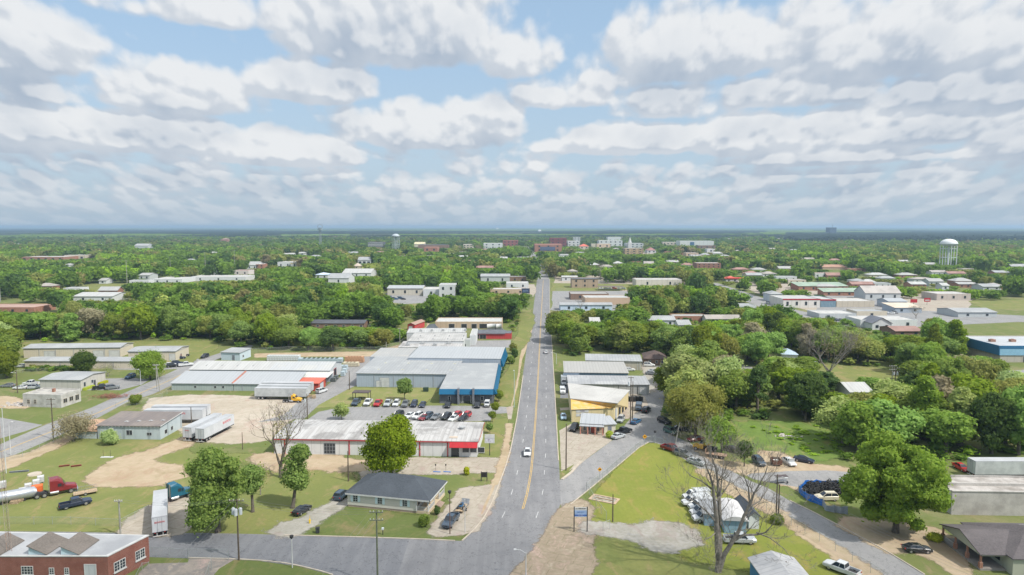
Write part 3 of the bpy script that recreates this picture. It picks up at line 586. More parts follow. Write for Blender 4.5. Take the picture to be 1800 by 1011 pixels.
# --- brick building with white roof and sawtooth skylights (bottom left)
def brick_hall():
    h = 4.5; P = [G(-60,980, h).xy, G(189,980, h).xy, G(261,943.5, h).xy, G(-40,937, h).xy]
    A, B = P[0], P[1]; b = Bld('brick_hall', 'red brick building with white flat roof and three sawtooth skylights in the bottom left corner', A, B, 8.5, h, W_BRICK, None, 'flat', walls=False)
    def L(p, z): q = Vector(p[:2]) - b.A; return (q.dot(b.ax), q.dot(b.ay), z)
    mb = MB(); n = 4; c = [L(p, 0) for p in P]
    t = .35; cx = sum(p[0] for p in c) / 4; cy = sum(p[1] for p in c) / 4
    inn = [(p[0] + (cx - p[0]) * .035, p[1] + (cy - p[1]) * .06) for p in c]
    mb.add([(x, y, 0) for x, y, _ in c] + [(x, y, h + .12) for x, y, _ in c], [(i, (i + 1) % n, n + (i + 1) % n, n + i) for i in range(n)]); mb.build('wall', W_BRICK, b.root)
    r = MB(); o = [((p[0] - cx) * 1.006 + cx, (p[1] - cy) * 1.02 + cy) for p in c]; r.prism(o, h + .122, h + .30); r.build('roof_edge', WHITE, b.root)
    r = MB(); r.prism(inn, h + .302, h + .31); r.build('roof', M('white membrane roof', (.42,.425,.43),(.32,.325,.335),.15,.8, grain=.12), b.root)
    SH = MSHINGLE('grey brown shingles', (.19,.165,.145),(.13,.115,.10)); LB = M('pale blue wall paint', (.50,.62,.66),(.42,.52,.56))
    zr = h + .311
    for fl_, fr_, br_, rf, rb in (((50,975),(82.5,975),(119,951),(51,963.5),(90,937)),((107,975),(139,975),(172,951),(107,961.5),(145,936)),((-28,976),(0,976),(40,952),(-28,964),(14,936))):
        a = L(G(*fl_, zr), zr); c_ = L(G(*fr_, zr), zr); d_ = L(G(*br_, zr), zr); e = (a[0] + d_[0] - c_[0], a[1] + d_[1] - c_[1], zr)
        rz = zr + 1.45
        f1 = (a[0] + .1, a[1], rz); f2 = (e[0] + .1, e[1], rz)
        w = MB(); w.add([a, c_, f1, e, d_, f2], [(0,1,2),(3,5,4),(0,2,5,3)]); sk = w.build('skylight', LB, b.root)
        s_ = MB(); k = .08; s_.add([(f1[0] - .2, f1[1] - .25, rz + .02),(c_[0] + .15, c_[1] - .25, zr + .05),(d_[0] + .15, d_[1] + .25, zr + .05),(f2[0] - .2, f2[1] + .25, rz + .02),(f1[0] - .2, f1[1] - .25, rz + .14),(c_[0] + .15, c_[1] - .25, zr + .14),(d_[0] + .15, d_[1] + .25, zr + .14),(f2[0] - .2, f2[1] + .25, rz + .14)],
                           [(3,2,1,0),(4,5,6,7),(0,1,5,4),(1,2,6,5),(2,3,7,6),(3,0,4,7)]); s_.build('skylight_roof', SH, sk)
    b.h = h
    b.winpx('F', 37,995,59,1010, cols=4, rws=3, sill=True); b.winpx('F', 86,998,96,1010, cols=2, rws=3, sill=True); b.winpx('F', 113,998,122,1010, cols=2, rws=3, sill=True)
    b.doorpx('F', 149,993,170,1030, mat=W_LGREY, frame=WHITE)
    # right wall: its own frame
    P1, P2 = P[1], P[2]; e = (P2 - P1).normalized(); nrm = Vector((e.y, -e.x))
    def wallbox(name, mat, s0, s1, z0, z1, a, bb, parent=None):
        mb = MB(); q = [P1 + e * s0 + nrm * a, P1 + e * s1 + nrm * a, P1 + e * s1 + nrm * bb, P1 + e * s0 + nrm * bb]
        mb.prism([L(x, 0)[:2] for x in q], z0, z1); return mb.build(name, mat, parent or b.root)
    LL = (P2 - P1).length
    for s0, s1 in ((LL * .14, LL * .14 + 2.0),(LL * .66, LL * .66 + 1.7)):
        w = wallbox('window', GLASS, s0, s1,1.5,2.95,.004,.03)
        mb = MB()
        def q(sa, sb, z0, z1, a=.002, bb=.08): c4 = [P1 + e * sa + nrm * a, P1 + e * sb + nrm * a, P1 + e * sb + nrm * bb, P1 + e * sa + nrm * bb]; mb.prism([L(x, 0)[:2] for x in c4], z0, z1)
        q(s0 - .1, s0,1.4,3.05); q(s1, s1 + .1,1.4,3.05); q(s0, s1,2.95,3.05); q(s0, s1,1.4,1.5)
        for i in (1,2,3): x = s0 + (s1 - s0) * i / 4; q(x - .03 - (.05 if i == 2 else 0), x + .03 + (.05 if i == 2 else 0),1.5,2.95,.031,.06)
        for i in (1,2): z = 1.5 + 1.45 * i / 3; q(s0, s1, z - .03, z + .03,.0605,.075)
        mb.build('frame', WHITE, w); wallbox('sill', WHITE, s0 - .2, s1 + .2,1.22,1.39,.002,.2, w)
brick_hall()

# --- cream house with dark hip roof and porch
def porch_house():
    A, B = G(611,890.5), G(753.7,904.5)
    b = Bld('house', 'cream house with dark blue grey hip roof, white shutters and corner porch beside the crossroads', A, B, 10.3,3.0, None, MSHINGLE('slate shingles', (.07,.08,.093),(.05,.058,.068)), 'hip', 2.9, cat='house', walls=False, ov=.45)
    w, d = b.w, b.d; pw = 2.7; SID = MWALL('cream siding', (.58,.55,.49),(.52,.495,.44),.22,.8, True, .3,.12)
    mb = MB(); mb.box(0, w - pw, 0, d, .45,2.99); mb.build('wall', SID, b.root)
    mb = MB(); mb.box(.06, w - pw - .06,.06, d - .06,0,.449); mb.build('foundation', MBRICK('foundation brick', (.38,.28,.22),(.30,.22,.18),(.4,.34,.28)), b.root)
    mb = MB(); mb.box(w - pw + .01, w, 0, d, 0,.5); mb.build('porch_floor', M('porch boards', (.55,.45,.31),(.46,.37,.26)), b.root)
    mb = MB(); mb.box(-.3, w + .3,-.47,-.35,2.74,3.06); mb.box(w + .33, w + .47,-.3, d + .3,2.74,3.06); mb.build('fascia', WHITE, b.root)
    mb = MB(); mb.box(w - pw + .01, w + .2,.02, d - .1,2.84,2.895); mb.build('porch_ceiling', WHITE, b.root)
    for (x, y) in ((w - .15,.12),(w - .15, d * .36),(w - .15, d * .66),(w - .15, d - .2),(w - pw + .12,-.12)): mb = MB(); mb.box(x - .09, x + .09, y - .09, y + .09,.5,2.84); mb.build('porch_post', WHITE, b.root)
    for (y0, y1) in ((.22, d * .36 - .1),(d * .66 + .1, d - .3)):
        mb = MB(); mb.box(w - .19, w - .11, y0, y1,1.35,1.43); mb.box(w - .18, w - .12, y0, y1,.6,.66)
        for k in range(int((y1 - y0) / .18)): mb.box(w - .17, w - .13, y0 + k * .18, y0 + k * .18 + .05,.66,1.35)
        mb.build('railing', WHITE, b.root)
    mb = MB(); x0, x1 = w - pw + .25, w - .25; mb.box(x0, x1,.06,.14,1.35,1.43); mb.box(x0, x1,.07,.13,.6,.66)
    for k in range(int((x1 - x0) / .18)): mb.box(x0 + k * .18, x0 + k * .18 + .05,.08,.12,.66,1.35)
    mb.build('railing', WHITE, b.root)
    mb = MB()
    for k in range(4): mb.box(w + .01 + k * .32, w + .33 + k * .32, d * .38, d * .62,0,.42 - k * .1)
    mb.build('steps', MBRICK('foundation brick', (.38,.28,.22),(.30,.22,.18),(.4,.34,.28)), b.root)
    for px in ((621,629),(664,672),(707.5,716)):
        u0, z = b.loc('F', px[0], 885); u1, z = b.loc('F', px[1], 885); b.window('F', u0, u1,1.25,2.6, cols=2, rws=3, t=.06)
        for (s0, s1) in ((u0 - .55, u0 - .04),(u1 + .04, u1 + .55)): b.part('shutter', 'F', s0, s1,1.2,2.65,.002,.06, M('pale blue shutter paint', (.62,.74,.77),(.54,.65,.68)))
    mb = MB(); mb.box(w - pw + .002, w - pw + .05, d * .42, d * .42 + .95,.52,2.55); dd = mb.build('door', M('dark door paint', (.10,.06,.05)), b.root)
    mb = MB(); mb.box(w - pw + .052, w - pw + .09, d * .42 + .1, d * .42 + .16,1.45,1.6); mb.build('handle', STEEL, dd)
    for y in (1.1, d * .78): mb = MB(); mb.box(w - pw + .002, w - pw + .05, y, y + 1.1,1.2,2.5); mb.build('window', GLASS, b.root)
porch_house(); lm('the dark roofed house', 700,870)

# --- red trimmed white warehouse
def red_trim():
    A, B = G(482.5,797.5), G(838.7,803.5)
    b = Bld('warehouse', 'long white warehouse with stained roof, red trim and red awning behind the bright tree', A, B, 16.5,4.0, MWALL('chalky white wall', (.64,.64,.63),(.50,.50,.49),2.4), R_OLD, 'gable_x', .7)
    w = b.w; b.part('gutter', 'F', -.3, w + .3,3.75,3.98,.3,.42, REDT); mb = MB(); b.bx(mb, 'R', -.3, b.d + .3,3.85,4.05,.38,.46); mb.build('gutter', REDT, b.root)
    for px in (501,614,738,787): u, _ = b.loc('F', px, 790); b.part('downspout', 'F', u - .12, u + .12,.02,3.75,.002,.14, REDT)
    b.winpx('F', 569,779,590,798, cols=4, rws=3, frame=GREYT)
    u0, _ = b.loc('F', 791,790); u1 = w
    mb = MB(); mb.add([(u0,-.47,3.9),(u1 + .2,-.47,3.9),(u1 + .2,-1.6,2.85),(u0,-1.6,2.85),(u0,-.4,3.75),(u1 + .2,-.4,3.75),(u1 + .2,-1.5,2.75),(u0,-1.5,2.75)], [(0,3,2,1),(4,5,6,7),(0,1,5,4),(2,3,7,6),(1,2,6,5),(3,0,4,7)]); mb.build('awning', REDT, b.root)
    b.door('F', u0 + .3,2.0,2.4, mat=GLASS, frame=WHITE)
    for k in range(3): x = u0 + 3.1 + k * 1.95; b.window('F', x, x + 1.8,1.1,2.6, cols=1, rws=1)
    mb = MB(); mb.cyl((w * .91,8,5.0),(0,0,1),.7,.7,12); mb.cyl((w * .91,8,5.4),(0,0,1),.9,.12,12); mb.build('roof_fan', HVAC, b.root)
    mb = MB(); mb.box(w * .86, w * .90,1.5,4.5,4.36,4.42); mb.build('roof_patch', M('tan patch', (.5,.42,.34)), b.root)
red_trim(); lm('the red trimmed warehouse', 650,790)

# --- blue trimmed factory: wings side by side
def factory():
    A, B = G(627,679.8), G(797.5,682)
    b = Bld('factory_wing', 'grey metal factory wing with light grey roof and white roller door', A, B, G(812,630.5,5.0),4.9, W_GREY, R_GREY, 'shed', .5, group='wings of the blue trimmed factory')
    u0, _ = b.loc('F', 668,670); u1, _ = b.loc('F', 684,670); b.door('F', u0, u1 - u0,3.4, mat=WHITE, name='roller_door', ribs=6)
    u0, _ = b.loc('F', 661.5,675); b.door('F', u0,1.8,2.3, mat=WHITE)
    b.downspouts('F', [b.loc('F', p, 670)[0] for p in (658,692,727,762)])
    for k in range(8): b.roofbox(6 + (k % 4) * 9,6 + (k // 4) * 11,5.05 + .2 * (k // 4),1.2,.4,.15, 'skylight', M('yellowed skylight', (.6,.58,.42)))
    A, B = G(772.5,709), G(867.5,709.5)
    c = Bld('factory_wing', 'dark grey factory office front with blue fascia beside the car park', A, B, 41,4.6, M('dark masonry', (.15,.16,.18),(.11,.115,.13)), R_GREYY, 'shed', .5, group='wings of the blue trimmed factory', ov=.0)
    w, d = c.w, c.d
    for u0, u1 in ((0, w * .34),(w * .375, w * .615),(w * .65, w)): mb = MB(); mb.add([(u0,-.1,4.85),(u1,-.1,4.85),(u1,-1.1,3.25),(u0,-1.1,3.25),(u0,-.1,3.1),(u1,-.1,3.1)], [(0,3,2,1),(3,4,5,2),(0,4,3),(1,2,5),(0,1,5,4)]); mb.build('fascia', W_BLUE, c.root)
    mb = MB(); mb.add([(w + .1,-.1,5.0),(w + .1, d, 5.3),(w + 1.2, d, 3.2),(w + 1.2,-.1,3.2),(w + .1,-.1,3.1),(w + .1, d, 3.1)], [(0,1,2,3),(3,2,5,4),(0,3,4),(1,5,2),(0,4,5,1)] and [(0,3,2,1),(3,4,5,2),(0,4,3),(1,2,5),(0,1,5,4)]); mb.build('fascia', W_BLUE, c.root)
    for u in (w * .34, w * .615): mb = MB(); mb.box(u, u + w * .035,-1.5,-.002,0,5.3); mb.build('pilaster', M('grey stone blocks', (.20,.21,.23),(.13,.14,.16),3.), c.root)
    c.door('F', w * .44,2.4,2.5, mat=GLASS, frame=WHITE)
    c.window('F', w * .40, w * .43,.3,2.6, cols=1, rws=1); c.window('F', w * .58, w * .61,.3,2.6, cols=1, rws=1)
    c.window('F', w * .16, w * .21,.9,2.5, cols=1, rws=1, t=.14); c.window('F', w * .76, w * .82,.9,2.5, cols=1, rws=1, t=.14)
    for k in range(9): y = 2.5 + k * 4.2; c.window('R', y, y + 1.4,.8,2.4, cols=1, rws=1)
    A, B = G(717.5,681 - 22.5), G(880,683 - 22.5)
    A, B = G(717.5,629,6.4).xy, G(880,631,6.4).xy
    e = Bld('factory_wing', 'tallest factory wing with pale blue grey roof behind the low grey wings', A, B, G(884,610.5,6.9),6.3, W_GREY, R_BLUEG, 'shed', .5, group='wings of the blue trimmed factory', ov=.1)
    mb = MB(); mb.add([(e.w + .12,-.1,6.3),(e.w + .12, e.d, 7.0),(e.w + 1.2, e.d, 3.4),(e.w + 1.2,-.1,3.4),(e.w + .12,-.1,3.3),(e.w + .12, e.d, 3.3)], [(0,3,2,1),(3,4,5,2),(0,4,3),(1,2,5),(0,1,5,4)]); mb.build('fascia', W_BLUE, e.root)
    A, B = G(650,627.5,4.6).xy, G(717,628,4.6).xy
    f = Bld('factory_wing', 'low darker grey roofed wing at the far left end of the blue trimmed factory', A, B, G(722,612,4.8),4.5, W_GREY, R_DULL, 'shed', .2, group='wings of the blue trimmed factory', ov=.0)
factory(); lm('the blue trimmed factory', 740,660)

# --- patched white plant behind the factory
def old_plant():
    A, B = G(700,611,3.2).xy, G(812,611,3.2).xy
    b = Bld('plant_building', 'low patched white roof shed directly behind the factory', A, B, G(820,601,3.2),3.2, W_WHITE, R_OLD, 'shed', .2, ov=.1)
    for k in range(4): b.roofbox(3 + k * 6.2,3 + (k % 2) * 4,3.42,1.7,1.4,1., 'roof_unit')
    A, B = G(717,600,4.6).xy, G(815,600,4.6).xy
    b = Bld('plant_building', 'white plant hall with grey stained roof and small skylights', A, B, G(824,586,4.9),4.6, W_WHITE, MR('grey white stained roof', (.44,.43,.41),(.36,.35,.33),1.2,0,(.27,.265,.25),.6), 'shed', .4, ov=.2)
    for k in range(8): b.roofbox(4 + (k % 4) * 7,4 + (k // 4) * 8,4.85 + (k // 4) * .2,.5,1.6,.18, 'skylight', M('grey skylight', (.3,.31,.32)))
    A, B = G(715,585.5,5.2).xy, G(818,584.5,5.2).xy
    b = Bld('plant_building', 'white ribbed roof plant hall farthest from the road junction beside the small red shed', A, B, G(826,577,5.4),5.2, W_LGREY, R_WHITE, 'shed', .2, ov=.1)
    for k in range(5): b.roofbox(6 + k * 5.6,3,5.5,1.4,1.2,.9, 'roof_unit')
    A, B = G(811,612), G(826,612)
    b = Bld('tower_block', 'small pale grey block with one dark slot window, rising from the white plant', A, B, 4,3.9, W_LGREY, R_FLAT, 'flat')
    b.window('F', b.w * .4, b.w * .55,.8,2.2, cols=1, rws=1)
    A, B = G(826,607), G(836,607); b = Bld('plant_building', 'narrow white annex beside the small pale block', A, B, 22,4.6, W_WHITE, R_WHITE, 'flat')
old_plant(); lm('the patched white plant', 770,600)
def tan_garage():
    A, B = G(765,577.5), G(883,577.5)
    b = Bld('garage_building', 'tan garage building with dark service bays and pale flat roof, farthest along the left roadside', A, B, 18,3.6, W_TAN, M('pale grey roofing', (.5,.5,.48),(.4,.4,.39)), 'flat')
    for a, c in ((789,799),(811,820.5),(829,838),(843,867),(870,881)): u0, _ = b.loc('F', a, 572); u1, _ = b.loc('F', c, 572); b.door('F', u0, u1 - u0,2.6, mat=DARK, frame=WHITE if a < 840 else GREYT, name='bay_door', handle=False)
    mb = MB(); mb.add([(-5.5,-5,.02),(2.5,-5,.02),(2.5,-1,.02),(-4,-1,.02),(-3,-3.2,3.0),(0,-2.6,3.2)], [(0,1,5,4),(1,2,5),(2,3,4,5),(3,0,4)]); mb.build('canvas_cover', M('grey canvas', (.12,.13,.15),(.09,.10,.11)), b.root)
    A, B = G(830,595.7), G(899,596)
    b = Bld('workshop', 'long red workshop with dark grey front roof beside the main road', A, B, 9,2.9, MWALL('red painted wall', (.46,.06,.06),(.38,.05,.05),1.2), None, 'shed', .1)
    mb = MB(); w, d = b.w, b.d; mb.add([(-.2,-.5,2.75),(w * .84,-.5,2.75),(w * .8, d * .55,4.1),(1.5, d * .55,4.1),(-.2,-.5,2.6),(w * .84,-.5,2.6),(w + .1, d * .55,2.92),(w + .1,-.1,2.92),(-.2, d * .55,2.9)], [(0,1,2,3),(0,4,5,1),(0,3,8),(1,6,2)]); mb.box(0.05, w - .05,.05, d - .05,2.95,3.0); mb.build('roof', M('dark grey roofing', (.13,.14,.155),(.10,.105,.12)), b.root)
    for a in (837,843.5,849): u, _ = b.loc('F', a, 592); b.door('F', u, 1.5,2.1, mat=DARK, frame=GREYT)
    for (px, lab) in ((864, 'white rounded tank on a truck frame behind the red workshop'),(877, 'smaller white tank with open hatch behind the red workshop')):
        p = G(px, 580); t = empty('tank', (p.x, p.y, 0),0, lab, 'tank'); mb = MB(); mb.cyl((0,0,2.2),(1,0,.05),1.2,5 if px < 870 else 3,14); mb.build('shell', WHITE, t, True); mb = MB(); mb.box(-2.3,2.3,-.9,.9,.3,1.0); mb.build('cradle', STEEL, t)
    A, B = G(716.5,581), G(729,581.5)
    b = Bld('shed', 'small red shed with rusty roof at the woodland edge', A, B, 15,3.4, MWALL('red painted wall', (.46,.06,.06),(.38,.05,.05),1.2), MR('rusty roof', (.36,.24,.19),(.28,.19,.15),1.), 'gable_y', .9, cat='shed'); b.door('F', .8,2.0,2.4, mat=W_LGREY)
    A, B = G(547,577.5), G(640,578)
    b = Bld('low_building', 'long low brown building with dark roof in a woodland clearing', A, B, 12,3.0, W_BROWN, MSHINGLE('charcoal shingles', (.10,.105,.115),(.07,.075,.085)), 'gable_x', 1.2)
    for k in range(7): b.window('F', 3 + k * 5,4.6 + k * 5,1,2.2, cols=1, rws=1)
tan_garage(); lm('the tan garage', 820,577)

# --- left warehouses
def left_sheds():
    def seg(p0, p1, yb0, yb1): return G(p0, yb0), G(p1, yb1)
    A, B = G(302,686), G(410,687)
    b = Bld('warehouse', 'lean-to warehouse section with pale blue roof and green grey wall nearest the left street', A, B, 10.5,2.5, W_GREENG, R_BLUEG, 'shed', 2.0)
    for px in (341,355 + 21,390): u, _ = b.loc('F', px, 678); b.window('F', u, u + .9,.9,1.7, cols=1, rws=1, t=.05)
    for px in (356,391): pass
    A2, B2 = G(411,687), G(520,688)
    b = Bld('warehouse', 'lean-to warehouse section with pale blue roof beside the red shed', A2, B2,10.5,2.5, W_GREENG, R_BLUEG, 'shed', 2.0); b.downspouts('F', [3.2,11.4])
    p = G(408.5,686.5); o = MB(); o.tube([(0,0,2.6),(.2,3.5,3.4),(.35,7,4.1),(.5,10.4,4.8)], [.35,.32,.3,.3], 5); rr = o.build('roof_divide', M('rusty brick', (.42,.17,.12),(.3,.13,.1)), b.root); rr.location = (-.5,0,0)
    A, B = G(334,669.5), G(475,670.5)
    b = Bld('warehouse', 'white roofed gabled warehouse with a row of small skylights behind the lean-to', A, B, 16,4.3, W_LGREY, R_WHITE, 'gable_x', 1.7)
    for px in (355,383,410,438): u, _ = b.loc('F', px, 655); b.roofbox(u, 3.2,5.05,.35,2.,.25, 'skylight', M('grey skylight', (.3,.31,.32)))
    A, B = G(475.6,670.6), G(580,671.3)
    b = Bld('warehouse', 'grey roofed gabled warehouse with open end door facing the yard', A, B, 16,4.3, W_LGREY, MR('mid grey ribbed roof', (.42,.43,.43),(.36,.37,.37),1.2,0,(.50,.48,.42),.35), 'gable_x', 1.7)
    b.door('R', 5.2,3.2,3.6, mat=DARK, frame=REDT, name='bay_door', handle=False); b.downspouts('F', [1, b.w - 8])
    for k in range(3): b.roofbox(4 + k * 7,3.5,5.2,.7,2.4,.06, 'skylight', M('yellowed skylight', (.6,.58,.42)))
    A, B = G(531,678.5), G(575,679)
    b = Bld('canopy', 'open fronted metal canopy with pale roof between the warehouse and the red shed', A, B, 7,3.2, W_LGREY, MR('sand grey roof', (.56,.55,.51),(.48,.47,.44),1.1,0), 'shed', .5, walls=False, cat='canopy')
    for x in (.2, b.w * .25, b.w * .62, b.w - .2): mb = MB(); mb.box(x - .12, x + .12,.1,.34,0,3.2); mb.build('post', STEEL, b.root)
    mb = MB(); mb.box(.1, b.w - .1, b.d - .15, b.d - .02,0,3.6); mb.build('back_wall', W_GREY, b.root)
    A, B = G(520,687), G(560,687.6)
    b = Bld('shed', 'bright red metal shed with red roof between warehouse and truck trailers', A, B, 7.5,2.7, MWALL('bright red metal', (.48,.085,.06),(.40,.07,.05),.5,.5), MR('bright red roof', (.62,.14,.09),(.54,.12,.08),.6,0, bd=.02), 'shed', .35, cat='shed')
    b.door('R', 1.5,3.5,2.2, mat=W_LGREY, name='roller_door', ribs=5)
    A, B = G(389,633), G(422,634)
    b = Bld('small_building', 'small pale blue building with light roof beside the warehouse and the woodland', A, B, 9,3.4, MWALL('pale blue wall', (.50,.58,.63),(.43,.50,.56)), R_GREY, 'shed', .4)
    b.door('F', 5.2,1.1,2.2, mat=M('grey door', (.2,.22,.25))); b.window('R', 2,3.2,1,2.1, cols=1, rws=1)
    # storage rows far left
    A, B = G(42,629.5), G(212,627.5)
    b = Bld('storage_building', 'longest cream storage building with pale roof at the woodland edge', A, B, 12,4.3, W_CREAM, R_GREY, 'gable_x', .9, group='cream storage buildings'); b.trims()
    for px in (78,164,192): u, _ = b.loc('F', px, 622); b.door('F', u, 4.4,2.9, mat=WHITE, name='roller_door', ribs=6)
    b.downspouts('F', [b.loc('F', p, 622)[0] for p in (69,98,130,184)])
    A, B = G(44,647.5), G(232,648)
    b = Bld('storage_building', 'low cream storage building in front of the longest one', A, B, 9,3.0, W_CREAM, R_GREY, 'gable_x', .7, group='cream storage buildings'); b.downspouts('F', [b.loc('F', p, 640)[0] for p in (106,160,199)])
    A, B = G(226,635), G(309,634.5)
    b = Bld('storage_building', 'shorter cream storage building at the right end beside the parked cars', A, B, 13,4.2, W_CREAM, R_GREY, 'gable_x', .8, group='cream storage buildings'); b.trims()
    u, _ = b.loc('F', 298,628); b.door('F', u, 2.4,3, mat=WHITE, name='roller_door', ribs=5); b.door('R', 4.5,1.2,2.2, mat=M('brown door', (.25,.12,.08)))
    A, B = G(71,686), G(142.5,687)
    b = Bld('office_building', 'cream metal office building with grey gabled roof and white end wall behind the ruin', A, B, 13.5,3.8, MWALL('cream white wall', (.48,.46,.42),(.42,.405,.37),2.), R_GREY, 'gable_x', .8)
    b.winpx('R', 146.5,672,151,679, cols=1, rws=1); b.winpx('R', 160,668,164,673, cols=1, rws=1); b.door('R', b.d * .5,1.1,2.2, mat=M('dark grey door', (.08,.08,.09)))
    for (v0, v1) in ((.4,5.4),(8.6,13)): mb = MB(); mb.box(b.w + .3, b.w + 1.4, v0, v1,0,.9); h = mb.build('hedge', MATL['lime'] if 'lime' in MATL else LAWN, b.root)
    # ruined white flat building
    A, B = G(41,714.6), G(108,717)
    b = Bld('derelict_building', 'derelict white concrete building with broken windows and no roof covering', A, B, G(135,705),3.9, M('peeling white plaster', (.52,.50,.47),(.36,.345,.315),.5,.9, grain=.3), M('bare roof slab', (.42,.40,.36),(.28,.27,.25),.4), 'flat')
    for a, c in ((47.5,53),(59.5,64.5)): b.winpx('F', a, 702, c, 710, cols=2, rws=2, frame=M('faded frame', (.5,.45,.36)), pane=DARK)
    for v in (.1,.4,.7): b.window('R', b.d * v, b.d * (v + .2),1.2 if v < .6 else .8,2.7, cols=2, rws=1, pane=DARK, frame=M('faded frame', (.5,.45,.36)))
    mb = MB(); mb.box(b.w * .5, b.w * .55, b.d * .5, b.d * .6,3.92,5.0); mb.build('chimney', W_BRICKO, b.root)
    # pale blue painted building with gray brown roof
    A, B = G(172,771.5), G(282.5,772.8)
    b = Bld('workshop', 'pale blue painted block workshop with dark stained roof and rafter tails beside the parked trailers', A, B, 11.3,3.7, MWALL('pale blue block', (.43,.485,.50),(.34,.39,.41),7,.85, False, .7,.5), R_BROWN, 'shed', .7)
    mb = MB()
    for k in range(18): u = .4 + k * (b.w - .8) / 17; mb.box(u - .06, u + .06,-.36,-.002,3.46,3.64)
    mb.build('rafter_tails', WHITE, b.root)
    mb = MB(); mb.box(b.w + .35, b.w + .42,-.3, b.d + .3,3.75,3.95); mb.build('fascia', WHITE, b.root).rotation_euler = (.061,0,0)
    for a, c, y0, y1 in ((186,192,757,766),(222,233,756,765),(258,267,760,766)): b.winpx('F', a, y0, c, y1, cols=2, rws=1, pane=DARK, frame=W_LGREY, t=.06)
    b.winpx('R', 289,756,294,761, cols=1, rws=1, pane=DARK, t=.06); b.winpx('R', 300,750,304,755, cols=1, rws=1, pane=DARK, t=.06)
    u, _ = b.loc('F', 193.5,752); b.part('air_conditioner', 'F', u, u + 1,2.3,3.1,.05,.8, HVAC)
    for k in range(4): b.roofbox(6 + k * 3.2,2.5 + .4 * k, 4.1 + .03 * k, 1.1,.8,.05, 'roof_patch', M('grey patch', (.42,.42,.42)))
    A, B = G(129,770.5), G(169.5,771.3)
    b = Bld('lean_to', 'low blue lean-to with tan leaf strewn roof at the left end of the workshop', A, B, 8,2.1, MWALL('pale blue block', (.5,.6,.62),(.4,.5,.52)), M('leaf strewn roof', (.50,.33,.22),(.34,.22,.15),1.2,.95, grain=.5), 'shed', .7, cat='shed')
left_sheds(); lm('the cream storage buildings', 150,625); lm('the long gabled warehouses', 430,670); lm('the pale blue workshop', 240,770); lm('the derelict building', 90,710)

